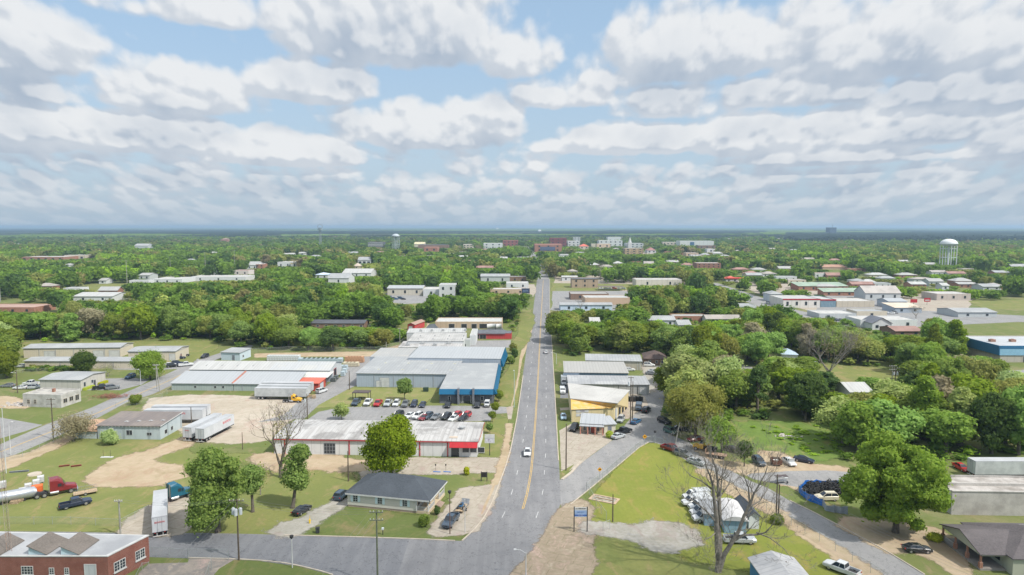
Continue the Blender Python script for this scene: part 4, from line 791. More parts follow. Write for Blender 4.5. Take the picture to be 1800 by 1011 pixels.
# --- right side of the main road
def right_side():
    # yellow fronted garage: four sided footprint
    z = 5.3; FL, FR, BR, BL = Vector(G(1004.5,742).xy), Vector(G(1079,739).xy), Vector(G(1104.7,687.5, z).xy), Vector(G(999,675, z).xy)
    OBST.append((999,1108,203,2)); FOOT.append([tuple(p) for p in (FL, FR, BR, BL)])
    ax = (FR - FL).normalized(); root = empty('garage_building', (FL.x, FL.y, 0), atan2(ax.y, ax.x), 'garage with bright white roof, orange yellow front slope and open service bays', 'building')
    def L(p): q = Vector(p[:2]) - FL; return (q.dot(ax), q.dot(Vector((-ax.y, ax.x))))
    P = [L(FL), L(FR), L(BR), L(BL)]; mb = MB(); fz = 3.9
    S1, S2 = (P[0][0] + (P[3][0] - P[0][0]) * .12 + .2,5.2),(P[1][0] + (P[2][0] - P[1][0]) * .12 - .2,4.2)
    S1, S2 = L(G(1003.4,701.8, z)), L(G(1082.5,710.3, z))
    mb.add([(*P[0], 0),(*P[1], 0),(*P[2], 0),(*P[3], 0),(*P[0], fz),(*P[1], fz),(*P[2], z),(*P[3], z),(*S1, z),(*S2, z)],
           [(0,1,5,4),(1,2,6,9,5),(2,3,7,6),(3,0,4,8,7)]); mb.build('wall', MWALL('yellow cream wall', (.62,.52,.30),(.55,.46,.28),3.,.8, False, .5,.2), root)
    mb = MB(); mb.add([(P[0][0] - .2, P[0][1] - .3, fz - .05),(P[1][0] + .2, P[1][1] - .3, fz - .05),(*S2, z + .05),(*S1, z + .05)], [(0,1,2,3)]); mb.build('front_slope', M('orange yellow roofing', (.62,.36,.07),(.55,.42,.22),.7,.8, grain=.25), root)
    mb = MB(); mb.prism([(S1[0] - .2, S1[1]),(S2[0] + .5, S2[1] - .1),(P[2][0] + .5, P[2][1] + .2),(P[3][0] - .2, P[3][1] + .2)], z + .06, z + .28); mb.build('roof', M('bright white roof', (.47,.46,.435),(.39,.38,.36),.12,.8, grain=.08), root)
    d = (Vector(P[2]) - Vector(P[1])); LL = d.length; d = d / LL; n = Vector((d.y, -d.x))
    for k in range(4):
        a = Vector(P[1]) + d * (1.2 + k * (LL - 1.5) / 4); e = a + d * ((LL - 1.5) / 4 - 1.3); q = [a + n * .004, e + n * .004, e + n * .05, a + n * .05]
        mb = MB(); mb.prism([tuple(x) for x in q], .02,3.1); mb.build('bay_door', DARK if k else W_LGREY, root)
    for (zz, tx) in ((3.2, 'TIRES'),(2.1, 'AUTO')):
        mb = MB(); mb.box(1.4,5.2,-.08,-.004, zz - .42, zz + .42); s_ = mb.build('sign', WHITE, root); textobj(tx, .62, M('dark mauve paint', (.18,.12,.18)), s_, (3.3,-.095, zz),(pi / 2,0,0))
    A, B = G(1021,760), G(1060,762)
    b = Bld('office_building', 'small office with pale grey porch roof, brick posts and red door', A, B, 6.5,2.6, W_TAN, R_BLUEG, 'shed', .9)
    b.door('F', b.w * .45,1.2,2.1, mat=M('red brown door', (.42,.10,.06)), frame=WHITE)
    for k in (.12,.3,.72): b.window('F', b.w * k, b.w * k + .7,.6,2., cols=1, rws=1, t=.05)
    mb = MB(); mb.box(-.3, b.w + .3,-2.0,-.36,2.32,2.46); mb.build('porch_roof', R_BLUEG, b.root)
    for k in (0.,.33,.66,1.): mb = MB(); mb.box(b.w * k - .15, b.w * k + .15,-1.9,-1.6,0,2.31); mb.build('porch_post', M('salmon brick post', (.55,.25,.18),(.45,.2,.15)), b.root)
    A, B = G(1062,762.5), G(1082,761.5)
    b = Bld('shed', 'cream shed with pale grey roof attached to the small office', A, B, 6,2.6, MWALL('cream plank wall', (.66,.62,.48),(.58,.54,.42),.3), R_BLUEG, 'shed', .5, cat='shed'); b.door('F', b.w * .35,.9,2., mat=M('grey door', (.2,.22,.25)))
    A, B = G(1000,692), G(1141,693.6)
    b = Bld('warehouse', 'long grey warehouse with weathered roof behind the white roofed garage', A, B, 11.5,3.4, MWALL('grey beige wall', (.38,.38,.36),(.31,.31,.30),2.2), MR('patchy grey roof', (.32,.325,.33),(.25,.255,.26),1.1,0,(.46,.46,.45),.6), 'shed', .4)
    u, _ = b.loc('F', 1124.5,688); u1, _ = b.loc('F', 1136.5,688); b.door('F', u, u1 - u, 2.5, mat=WHITE, frame=GREYT, name='roller_door', ribs=6); b.downspouts('F', [b.loc('F', 1087,685)[0], b.loc('F', 1121,685)[0]], DARK)
    A, B = G(992.5,673.5), G(1103.7,675)
    b = Bld('warehouse', 'blue grey metal warehouse with beige grey roof and green window sign', A, B, 18,4.0, MWALL('slate blue wall', (.22,.30,.37),(.18,.25,.31),2.4), MR('beige grey roof', (.36,.352,.33),(.31,.302,.285),1.2,0), 'shed', .5)
    mb = MB(); w6 = b.w * .23; mb.add([(-.6,-.5,3.9),(w6,-.5,3.9),(w6,-1.3,2.6),(-.6,-1.3,2.6)], [(0,3,2,1)]); mb.build('awning', M('dark blue grey awning', (.13,.17,.22)), b.root)
    b.part('sign', 'F', 1.2,4.6,1.7,2.5,.004,.08, M('green sign', (.03,.2,.15)))
    A, B = G(1030,649), G(1127.5,651)
    b = Bld('warehouse', 'long tan warehouse with grey roof in front of the woods', A, B, 11,3.6, MWALL('tan metal wall', (.45,.41,.33),(.38,.35,.28),1.4), R_GREY, 'shed', .5); b.downspouts('F', [b.w * .93, b.w * .97], WHITE)
    A, B = G(1132,642), G(1172,643)
    b = Bld('house', 'brown brick house with dark brown hip roof beside the tan warehouse', A, B, 12,2.8, W_BROWN, MSHINGLE('dark brown shingles', (.115,.085,.075),(.08,.06,.055)), 'hip', 2.4, cat='house')
    for k in (.2,.5,.75): b.window('F', b.w * k, b.w * k + 1,1,2.2, cols=1, rws=1)
    # concrete building and white trailer at the right edge
    A, B = G(1672,905), G(1860,908)
    b = Bld('concrete_building', 'long weathered pale concrete building at the right edge behind the big round tree', A, B, 9.5,4.5, M('weathered concrete', (.48,.455,.42),(.33,.31,.285),.35,.9, grain=.35), M('dirty pale roof', (.46,.43,.40),(.23,.205,.18),.35,.95, grain=.4), 'flat')
    b.part('coping', 'F', -.1, b.w, 4.86,5.05,-.4,.12, M('weathered concrete', (1,1,1)))
    mb = MB(); mb.box(.3, b.w - .3,4.2,4.5,4.52,5.1); mb.build('roof_step', M('weathered concrete', (1,1,1)), b.root)
    # white roofed trailer shed cluster
    A, B = G(1273,937), G(1312,939)
    b = Bld('shed', 'blue fronted shed with rounded white membrane roof behind the bare tree', A, B, 8.5,2.6, MWALL('sky blue panel wall', (.24,.36,.45),(.20,.31,.39),2.), None, 'shed', .3, cat='shed')
    mb = MB(); w, d = b.w, b.d; n = 8
    ring = lambda y: [(-.35 + (w + .7) * k / n, y, 2.62 + .85 * sin(pi * k / n) ** .8) for k in range(n + 1)]
    r0, r1 = ring(-.4), ring(d + .3); mb.add(r0 + r1, [(k, k + 1, n + 2 + k, n + 1 + k) for k in range(n)] + [tuple(range(n, -1,-1)), tuple(n + 1 + k for k in range(n + 1))]); mb.build('roof', M('white membrane', (.50,.49,.48),(.43,.42,.42)), b.root)
    A, B = G(1316,930), G(1334,930)
    b = Bld('shed', 'light walled shed with dark grey roof right of the blue fronted shed', A, B, 8,2.6, W_WHITE, MSHINGLE('slate shingles', (.052,.066,.082),(.036,.045,.057)), 'gable_y', .8, cat='shed')
    A, B = G(1238,924), G(1258,925)
    b = Bld('shed', 'small steel blue shed between the service trucks and the bare tree', A, B, 6,2.4, MWALL('steel blue wall', (.22,.33,.43),(.18,.28,.37),1.), M('grey roofing felt', (.25,.26,.27)), 'shed', .3, cat='shed')
    # shed cut by the bottom edge
    q0, q1 = G(1319,977,3.2), G(1397,981,3.2); A, B = (q0.x, q0.y - 14),(q1.x, q0.y - 14)
    b = Bld('shed', 'blue shed with two tone grey gabled roof cut by the bottom edge', A, B, 14,2.7, MWALL('blue painted wall', (.08,.22,.36),(.07,.18,.3),.6), MR('two tone grey roof', (.44,.44,.44),(.32,.32,.33),1.1,1,(.54,.53,.52),.5), 'gable_y', 1.1, cat='shed')
    # house bottom right
    SH = MSHINGLE('brown charcoal shingles', (.135,.12,.12),(.095,.085,.088)); SG = MWALL('sage siding', (.42,.43,.34),(.37,.38,.30),.25,.8, True, .3,.15)
    q0 = G(1729,974,3); q1 = G(1648,926.5,3); A = ((q0.x + q1.x) / 2 + 4.6, q0.y - 1.5); B = (A[0] + 12.5, A[1] - .5)
    b = Bld('house', 'sage green house with charcoal roof and brick columned porch in the bottom right corner', A, B, 13.5,3.0, SG, SH, 'hip', 2.6, cat='house')
    w, d = b.w, b.d
    # side wing running right
    mb = MB(); mb.box(w * .35, w + 16,-2.5,5.5,0,2.9); mb.build('wing_wall', MWALL('beige siding', (.58,.50,.38),(.52,.45,.34),.25,.8, True, .3,.15), b.root)
    mb = MB(); x0, x1, y0, y1 = w * .35 - .4, w + 16.4,-2.9,5.9; ym = (y0 + y1) / 2; mb.add([(x0, y0,2.92),(x1, y0,2.92),(x1, y1,2.92),(x0, y1,2.92),(x0 + 3.5, ym, 4.9),(x1, ym, 4.9)], [(0,1,5,4),(1,2,5),(2,3,4,5),(3,0,4),(3,2,1,0)]); mb.build('wing_roof', MSHINGLE('grey charcoal shingles', (.19,.19,.20),(.14,.14,.15)), b.root)
    # porch gable projecting left
    pj = 4.6; mb = MB(); ya, yb = 1.2,13.2; ym = (ya + yb) / 2; zt = 4.75
    mb.add([(-pj, ya, 2.95),(2.5, ya, 2.95),(4.2, ym, zt),(-pj, ym, zt),(-pj, yb, 2.95),(2.5, yb, 2.95),(-pj, ya, 2.8),(2.5, ya, 2.8),(-pj, yb, 2.8),(2.5, yb, 2.8),(-pj, ym, zt - .15)], [(0,1,2,3),(3,2,5,4),(0,6,7,1),(4,5,9,8),(0,3,10,6),(3,4,8,10)]); mb.build('porch_roof', SH, b.root)
    mb = MB(); mb.add([(-pj + .35, ya + .4,2.55),(-pj + .35, yb - .4,2.55),(-pj + .35, yb - .4,2.88),(-pj + .35, ym, zt - .2),(-pj + .35, ya + .4,2.88),(-pj + .5, ya + .4,2.55),(-pj + .5, yb - .4,2.55),(-pj + .5, yb - .4,2.88),(-pj + .5, ym, zt - .2),(-pj + .5, ya + .4,2.88)], [(4,3,2,1,0),(5,6,7,8,9),(0,1,6,5)]); mb.box(-pj + .51,0, ya + .4, ya + .55,2.5,2.9); mb.build('porch_gable', SG, b.root)
    mb = MB(); mb.box(-pj + .3,-.01, ya + .3, yb - .3,0,.35); mb.build('porch_floor', M('porch concrete', (.30,.27,.24)), b.root)
    for y in (ya + .6, ya + 4.2, ya + 7.6, yb - .6):
        mb = MB(); mb.box(-pj + .25,-pj + .75, y - .25, y + .25,.35,1.35); mb.box(-pj + .37,-pj + .63, y - .13, y + .13,1.35,2.54); mb.build('porch_column', W_BRICKO, b.root)
    mb = MB(); mb.box(-pj + .45,-pj + .5, ya + 8, yb - .9,1.1,1.17)
    for k in range(16): mb.box(-pj + .45,-pj + .49, ya + 8 + k * .2, ya + 8.04 + k * .2,.35,1.1)
    mb.build('railing', WHITE, b.root)
    mb = MB(); mb.box(-.05,-.004, ya + 5, ya + 6,.36,2.4); mb.build('door', M('dark door paint', (.1,.06,.05)), b.root)
    for y in (ya + 2, ya + 8): mb = MB(); mb.box(-.05,-.004, y, y + 1.3,1.,2.3); mb.build('window', GLASS, b.root)
    mb = MB(); mb.box(w * .55, w * .75,4,9,4.9,4.96); mb.build('roof_patch', M('pale metal sheet', (.6,.58,.56)), b.root).rotation_euler = (0,0,0)
    # pale roofs seen between the trees
    A, B = G(1494,706), G(1534,706)
    b = Bld('house', 'house with white metal roof half hidden by trees left of the twin poles', A, B, 13,3.2, W_WHITE, R_WHITE, 'gable_x', 1.8, cat='house', zf=.98)
    A, B = G(1373,634), G(1402,635)
    b = Bld('house', 'small house with pale blue grey roof showing behind the left edge of the bare tree', A, B, 9,2.8, W_WHITE, MR('light blue roof', (.42,.52,.62),(.38,.46,.55),1,0), 'hip', 1.8, cat='house', zf=.8)
right_side(); lm('the white roofed garage', 1050,720); lm('the blue grey warehouse', 1050,665); lm('the tan warehouse', 1090,645); lm('the weathered concrete building', 1740,880); lm('the bottom right house', 1720,960)
lm('the weedy field', 1380,770); lm('the large bare tree', 1458,670); lm('the twin poles', 1569,685)

# --- big blue building on the right edge and the shopping street
def fb(name, label, x0, x1, yb, yt, d, wall, roof, rt='flat', rise=1., cat='building', win=0, zf=.3, yb1=None, group=None, wmat=GLASS, rows=1, ww=1.4):
    A, B = G(x0, yb), G(x1, yb1 if yb1 else yb); D = A.y; h = max(2.4,(yb - yt) * D / F)
    b = Bld(name, label, A, B, d, h, wall, roof, rt, rise, group, zf, cat, ov=.5)
    if win:
        for r_ in range(rows):
            for k in range(win):
                u = b.w * (k + .5) / win; z0 = h * (r_ + .3) / rows; mb = MB(); b.bx(mb, 'F', u - ww / 2, u + ww / 2, z0, z0 + h / rows * .42,.01,.12); mb.build('window', wmat, b.root)
    return b
W_BEIGE = MWALL('beige wall', (.52,.46,.37),(.44,.39,.32),4.)
def blue_store():
    h = 6.8
    A = G(1757,637).xy; B = A + Vector((34,-.5)); D = A.y
    b = Bld('store_building', 'large store with dark blue fascia, light flat roof and beige wall at the right edge', A, B, 28, h, MWALL('beige block wall', (.44,.40,.34),(.37,.34,.29),3.), M('pale grey roof membrane', (.42,.44,.455),(.36,.375,.39),.1,.8), 'flat')
    BL = MWALL('deep blue panel', (.03,.14,.28),(.025,.12,.24),1.2,.5); LB = M('light blue stripe', (.25,.45,.60),(.22,.4,.54))
    b.part('fascia', 'F', -.3, b.w, 5.9,7.25,.01,.35, BL); b.part('stripe', 'F', -.3, b.w, 3.1,5.89,.01,.3, LB); b.part('fascia', 'L', -.3, b.d, 3.1,7.25,.36,.7, BL)
    for k in range(3): b.roofbox(4 + k * 9,12, h + .02,2.2,1.8,1.1, 'roof_unit', M('rust brown unit', (.35,.2,.15)))
    b.door('F', 10,2.4,2.4, mat=GLASS)
blue_store(); lm('the blue store', 1740,625)
sheet('parking_lot', [(1745,655),(1800,650),(1900,650),(1900,720),(1800,708),(1775,700),(1758,680)], ASPHL, z1, keep=True)
sheet('street', [(1240,496),(1262,498),(1330,520),(1400,545),(1500,566),(1500,575),(1400,560),(1378,555),(1340,541),(1290,522),(1245,505)], ASPHL, z1)
sheet('street', [(1455,512),(1560,520),(1600,545),(1800,555),(1900,560),(1900,572),(1790,566),(1600,575),(1560,570),(1500,566),(1430,552)], ASPHL, z2)
sheet('lawn', [(1705,529),(1800,527),(1900,530),(1900,545),(1795,545),(1730,543)], LAWN, z1,.03)
sheet('lawn', [(1430,640),(1530,645),(1615,668),(1600,686),(1530,684),(1500,690),(1430,685),(1410,665)], LAWN, z1,.05)
sheet('lawn', [(1170,586),(1240,585),(1260,600),(1210,606)], LAWN, z1,.05)
sheet('street', [(1215,582),(1240,578),(1262,590),(1300,640),(1360,655),(1360,665),(1290,656),(1235,620)], ASPHL, z2,.0)
sheet('lawn', [(970,498),(1200,500),(1200,508),(970,512)], LAWN, z1,.03)
sheet('parking_lot', [(975,512),(1100,512),(1100,545),(1000,548),(972,545)], ASPHL, z2,.02)
sheet('parking_lot', [(658,518),(700,514),(752,522),(750,532),(712,534),(682,530)], ASPHL, z2,.02)
sheet('lawn', [(675,531),(715,535),(760,533),(770,545),(700,545),(665,540)], LAWN, z1,.03)
sheet('lawn', [(560,570),(640,563),(660,568),(640,582),(545,586)], LAWN, z1,.03)
sheet('lawn', [(690,566),(745,560),(742,580),(705,590)], LAWN, z1,.03)
sheet('lawn', [(917,545),(932,545),(928,600),(905,620),(903,600)], LAWN, z1,.03)
sheet('parking_lot', [(914,500),(938,500),(936,522),(908,522)], CONC, z2,.02)
sheet('street', [(548,562),(600,548),(590,542),(530,566)], ASPHL, z2,0)
sheet('lawn', [(0,655),(45,640),(330,640),(380,612),(378,600),(230,600),(45,602),(0,640)], LAWN, z1 / 2,.03)
sheet('lawn', [(150,500),(250,497),(260,512),(160,520)], LAWN, z1,.03)

# --- town in the distance, one thing per building
RC = lambda n, c: M(n, c, tuple(x * .8 for x in c),.15,.85)
TOWN = [
 # name, label, x0, x1, ybase, ytop, depth, wall, roof, kind, rise, windows, rows
 ('school_building', 'long brick school with white roofs far left above the woods', 37,112,459,452,40, W_BRICKO, R_FLAT, 'flat', 1,14,1),
 ('school_wing', 'pale yellow school wing at the right end of the brick school', 113,150,457,449,30, W_BEIGE, R_FLAT, 'flat', 1,6,1),
 ('metal_building', 'white metal building with stepped roof in the left woods', 129,198,530,521,26, W_WHITE, R_WHITE, 'gable_x', 2,4,1),
 ('low_building', 'reddish low building at the far left edge behind the woods', -40,60,551,541,22, W_BRICKO, RC('reddish roof', (.40,.27,.22)), 'flat', 1,8,1),
 ('low_building', 'wide white roofed building left of the silos', 268,320,498,491,30, W_WHITE, R_FLAT, 'flat', 1,5,1),
 ('low_building', 'small grey building with dark openings left of the wide white roof', 244,263,492,484,18, W_LGREY, R_DULL, 'gable_x', 2,3,1),
 ('low_building', 'long flat white roofed building between silos and church', 336,432,494,487,26, W_WHITE, R_FLAT, 'flat', 1,6,1),
 ('store_building', 'small red and white store just right of the silos', 411,437,484,476,18, MWALL('white store wall', (.62,.56,.54),(.55,.5,.48)), RC('dull red roof', (.33,.20,.17)), 'flat', 1,4,1),
 ('church', 'pale grey church with steep roof left of the brick flats', 434,452,474,466,28, W_WHITE, R_DULL, 'gable_x', 4,3,1),
 ('house', 'small white house alone in the left woods', 174,187,499,493,12, W_WHITE, R_DULL, 'gable_x', 2,2,1),
 ('house', 'dark roofed house in the mid left woods', 113,122,470,466,12, W_WHITE, R_DULL, 'hip', 2,2,1),
 ('brick_flats', 'brick flats left of the pair of white buildings', 450,463,474,465,16, W_BRICKO, R_FLAT, 'flat', 1,4,2),
 ('white_building', 'pair of white buildings with flat roofs left of centre woods', 488,524,472,461,26, W_WHITE, R_FLAT, 'flat', 1,6,1),
 ('house', 'house with bright white roof among the far left trees', 525,538,449,445,18, W_WHITE, R_WHITE, 'gable_x', 2,2,1),
 ('house', 'large white gabled house in the central left woods', 629,652,466,457,20, W_WHITE, R_GREY, 'gable_x', 4,5,1),
 ('house', 'small house with cream hip roof near the white gabled house', 620,633,473,468,14, W_CREAM, RC('cream roof', (.5,.42,.35)), 'hip', 4,2,1),
 ('metal_building', 'long white roofed metal building in the central left woods', 602,652,487,480,34, W_WHITE, R_WHITE, 'gable_x', 4,5,1),
 ('metal_building', 'nearer white metal building with blank end wall in the woods', 577,613,499,489,26, W_WHITE, R_GREY, 'gable_x', 4,2,1),
 ('pavilion', 'small pavilion with light blue white roof in the woods', 554,576,490,483,16, W_LGREY, RC('light blue roof sheet', (.52,.62,.72)), 'hip', 2,3,1),
 ('hall', 'long pale metal hall with blue cars parked in front', 681,743,519,507,24, MWALL('sand wall', (.54,.50,.42),(.46,.43,.37),3.), R_BLUEG, 'gable_x', 1.6,5,1),
 ('hall_annex', 'flat roofed white annex between the pale hall and the tall white block', 744,772,521,509,22, W_WHITE, R_FLAT, 'flat', 1,2,1),
 ('tall_block', 'tall white block with dark upper openings', 772,800,525,501,16, W_WHITE, R_WHITE, 'flat', 1,3,2),
 ('warehouse', 'grey white warehouse just left of the main road far ahead', 845,896,497,486,22, W_LGREY, R_GREY, 'gable_x', 2,4,1),
 ('long_building', 'long tan building with pale roof left of the main road', 862,925,517,509,14, W_TAN, R_FLAT, 'flat', 1,6,1),
 ('low_building', 'flat white roofed building beside the dark billboard', 890,929,507,498,18, W_WHITE, R_FLAT, 'flat', 1,4,1),
 ('low_building', 'dark fronted building beside the main road under the round tree', 885,925,496,487,16, W_BROWN, R_GREY, 'flat', 1,5,1),
 ('office_building', 'dark stepped office building with white bands near the grey water tower', 647,673,435,426,40, MWALL('white banded wall', (.10,.10,.11),(.5,.5,.5),999,.7, False, 0,0), RC('dark roof', (.14,.14,.15)), 'flat', 1,0,1),
 ('brick_block', 'orange brick block right of the grey water tower', 745,769,443,435,40, MWALL('orange brick wall', (.35,.17,.12),(.29,.14,.10),9), RC('brick roof', (.4,.2,.15)), 'flat', 1,3,1),
 ('hall', 'long dark roofed hall on the far side of the orange brick block', 735,788,437,431,60, W_BROWN, RC('blue black roof', (.10,.11,.14)), 'flat', 1,0,1),
 ('yellow_building', 'building with pale yellow roof beside the grey water tower', 728,746,434,429,40, W_CREAM, RC('pale yellow roof', (.62,.56,.36)), 'gable_x', 5,0,1),
 ('tower_block', 'beige block of several storeys in the far centre left', 814,831,437,430,40, W_BEIGE, R_FLAT, 'flat', 1,5,2),
 ('office_building', 'white office building with rooftop plant left of the red brick pair', 850,883,437,428,40, W_WHITE, R_FLAT, 'flat', 1,6,2),
 ('brick_block', 'dark red brick block just left of the far road', 884,911,433,423,50, MWALL('dark red brick wall', (.28,.09,.07),(.22,.07,.06),9), RC('dark red roof', (.3,.14,.12)), 'flat', 1,7,2),
 ('brick_hall', 'wide orange brick hall with blue solar panels just right of the far road', 940,988,443,430,60, MWALL('orange brick wall', (.35,.17,.12),(.29,.14,.10),9), RC('brick roof', (.4,.2,.15)), 'flat', 1,6,2),
 ('brick_tower', 'tall dark red brick block behind the wide orange brick hall', 967,996,434,419,60, MWALL('maroon brick wall', (.19,.05,.05),(.15,.04,.04),9), RC('maroon roof', (.2,.07,.07)), 'flat', 1,6,3),
 ('office_building', 'white office block right of the tall dark red block', 998,1019,433,424,50, W_WHITE, R_FLAT, 'flat', 1,5,2),
 ('tower_block', 'small grey tower topped block near the white office block', 1008,1020,427,417,30, W_LGREY, R_FLAT, 'flat', 1,3,3),
 ('red_roofed_building', 'building with bright red pyramid roof left of the church steeple', 1019,1035,438,433,30, W_CREAM, RC('bright red roof', (.42,.12,.10)), 'hip', 6,3,1),
 ('low_building', 'cream low block right of the bright red pyramid roof', 1039,1052,434,429,30, W_CREAM, R_FLAT, 'flat', 1,0,1),
 ('white_block', 'long white block standing behind the peach coloured building', 1053,1094,433,423,40, W_WHITE, R_FLAT, 'flat', 1,9,2),
 ('peach_building', 'peach coloured building in front of the long white block', 1049,1073,436,429,30, MWALL('peach wall', (.62,.46,.34),(.54,.40,.30),9), R_FLAT, 'flat', 1,4,1),
 ('grey_block', 'grey block below the white church steeple', 1101,1131,436,428,40, W_LGREY, R_DULL, 'flat', 1,8,2),
 ('hotel', 'tan and dark striped tall hotel in the middle of the far town', 1098,1131,448,437,30, MWALL('tan dark striped wall', (.42,.32,.18),(.13,.11,.10),7.2,.8, False, .9,.9), R_DULL, 'flat', 1,5,3),
 ('red_roofed_building', 'white building with red hip roof right of the striped hotel', 1138,1153,445,440,26, W_WHITE, RC('brick red roof', (.33,.17,.15)), 'hip', 6,3,1),
 ('beige_building', 'beige courthouse like building left of the white civic centre', 1165,1190,431,426,40, W_BEIGE, R_FLAT, 'flat', 1,7,1),
 ('civic_centre', 'large white civic centre with blue glass entrance', 1195,1255,432,424,50, MWALL('bright white panel wall', (.58,.59,.58),(.5,.51,.5),12), R_WHITE, 'flat', 1,0,1),
 ('low_building', 'dark brown low building in front of the civic centre', 1228,1258,437,432,26, W_BROWN, RC('dark roof', (.14,.14,.15)), 'flat', 1,5,1),
 ('white_building', 'small bright white building below the civic centre', 1243,1257,444,438,24, W_WHITE, R_FLAT, 'flat', 1,2,1),
 ('shop_building', 'tan shop with white roof left of the brick apartment block', 1206,1228,451,445,24, W_TAN, R_FLAT, 'flat', 1,3,1),
 ('house', 'white roofed house far beyond the striped hotel', 1190,1207,419,415,40, W_WHITE, R_WHITE, 'gable_x', 3,0,1),
 ('white_building', 'white building far right of the civic centre near the horizon', 1243,1262,420,415,60, W_WHITE, R_FLAT, 'flat', 1,3,1),
 ('apartment_block', 'brown brick three storey apartment block with white cornice', 1225,1267,475,463,22, MWALL('brown brick wall', (.27,.14,.10),(.22,.11,.08),4), R_FLAT, 'flat', 1,9,3),
 ('mobile_home', 'small white roofed building beside the far main road', 983,1000,452,448,18, W_WHITE, R_WHITE, 'gable_x', 1,0,1),
 ('white_building', 'cluster of white roofs near the horizon right of centre', 1068,1092,423,417,50, W_WHITE, R_WHITE, 'flat', 1,0,1),
 ('motel', 'two storey tan motel with small square windows and dark flat roof', 1005,1051,506,490,14, MWALL('motel tan wall', (.40,.30,.22),(.34,.26,.19),5), RC('dark grey roof', (.20,.20,.22)), 'flat', 1,6,2),
 ('shed', 'small white shed with red end left of the motel', 988,1015,494,487,10, W_WHITE, R_WHITE, 'gable_x', 1,3,1),
 ('white_building', 'long white building behind the yard right of the motel', 1118,1198,504,492,20, MWALL('off white wall', (.60,.56,.50),(.52,.49,.44),5), R_FLAT, 'flat', 1,4,1),
 ('brown_building', 'brown walled building with grey roof left of the long tan store', 1003,1070,527,517,16, W_BROWN, R_DULL, 'flat', 1,4,1),
 ('tan_store', 'long tan store with ribbed wall and white flat roof', 1028,1107,536,524,20, MWALL('tan ribbed wall', (.52,.38,.27),(.46,.33,.24),.9), R_WHITE, 'flat', 1,0,1),
 ('blue_white_building', 'low pale blue building in front of the long tan store', 985,1076,546,536,12, MWALL('pale sky blue wall', (.50,.60,.70),(.44,.53,.62),3), R_GREY, 'gable_x', 1,5,1),
 ('petrol_station', 'petrol station with bright red canopy beside the diagonal street', 1276,1297,496,490,12, W_WHITE, RC('bright red roof', (.42,.12,.10)), 'hip', 2.5,3,1),
 ('bank_building', 'white building with red roof stripe beside the diagonal street', 1376,1441,541,526,26, MWALL('warm white wall', (.64,.61,.57),(.58,.55,.51),6), R_WHITE, 'flat', 1,7,1),
 ('glass_front_building', 'glass fronted building with red stripe joined to the white one', 1442,1469,540,527,26, MWALL('blue glass wall', (.16,.24,.30),(.30,.38,.42),1.4,.3, False, .6,.3), R_WHITE, 'flat', 1,0,1),
 ('beige_building', 'plain beige building right of the glass fronted one', 1470,1537,540,530,22, W_BEIGE, R_FLAT, 'flat', 1,0,1),
 ('brick_motel', 'brick building with pale green roof upper row', 1404,1490,511,503,18, W_BRICKO, RC('pale green roof', (.30,.38,.30)), 'shed', 2,9,1),
 ('brick_motel', 'brick building with pale green roof lower row', 1448,1520,520,513,12, W_BRICKO, RC('pale green roof', (.30,.38,.30)), 'shed', 2,8,1),
 ('church', 'grey roofed pale stone church near the red signs', 1521,1583,527,515,18, W_LGREY, RC('stone grey roof', (.42,.39,.36)), 'gable_x', 5,5,1),
 ('low_building', 'pale low building with flat roof left of the grassy field', 1646,1706,528,517,20, MWALL('rose beige wall', (.48,.42,.38),(.42,.37,.33),4), R_FLAT, 'flat', 1,6,1),
 ('dark_warehouse', 'dark blue grey warehouse near the red signs', 1562,1594,541,530,16, W_GREY, R_BLUEG, 'gable_x', 1.5,2,1),
 ('shop_building', 'shop with pale tan roof below the dark warehouse', 1573,1620,550,541,16, W_GREY, RC('pale tan roof', (.62,.53,.42)), 'shed', 1.5,3,1),
 ('long_building', 'long white flat roofed building below the beige building', 1440,1505,560,552,18, W_LGREY, R_FLAT, 'flat', 1,3,1),
 ('office_building', 'cream office with two dark windows in front of the long white roof', 1506,1559,557,548,14, W_CREAM, R_GREY, 'flat', 1,2,1),
 ('shop_building', 'wide white shop building behind the grey gabled house', 1512,1612,576,563,18, W_WHITE, R_FLAT, 'flat', 1,5,1),
 ('gabled_house', 'house with two grey gables and white trim', 1533,1567,580,568,12, W_WHITE, RC('slate grey roof', (.17,.18,.21)), 'gable_y', 3,3,1),
 ('low_building', 'brown roofed low building in the trees below the grey gabled house', 1574,1622,590,582,16, W_BROWN, RC('red brown roof', (.32,.20,.17)), 'gable_x', 1.5,3,1),
 ('blue_white_building', 'blue grey and white two storey house beside the diagonal street', 1353,1375,530,517,14, MWALL('white blue wall', (.56,.60,.64),(.3,.35,.42),6), R_GREY, 'hip', 2,4,2),
 ('orange_roofed_building', 'wide building with orange tile roof far among the oaks', 1446,1490,474,470,26, W_TAN, RC('orange tile roof', (.40,.24,.17)), 'gable_x', 3,0,1),
 ('long_building', 'long grey white roofed building below the grassy field', 1684,1752,558,549,22, W_LGREY, R_GREY, 'gable_x', 1.5,3,1),
 ('house', 'small white house at the edge of the trees left of the pale low building', 1656,1668,510,502,10, W_WHITE, R_WHITE, 'gable_x', 2,2,1),
 ('house', 'pale roofed house in the trees behind the field on the right', 1728,1760,510,504,16, W_LGREY, R_GREY, 'gable_x', 2,3,1),
 ('house', 'house with pale metal roof glimpsed in the woods right of the main road', 1193,1214,580,571,12, W_WHITE, R_GREY, 'gable_x', 2,2,1),
 ('house', 'white house corner glimpsed in the trees beside the main road', 1038,1054,574,566,10, W_WHITE, R_WHITE, 'gable_x', 2,2,1),
 ('house', 'red roofed house in the far left woods', 388,400,425,421,30, W_BRICKO, RC('dull red roof', (.33,.20,.17)), 'hip', 5,0,1),
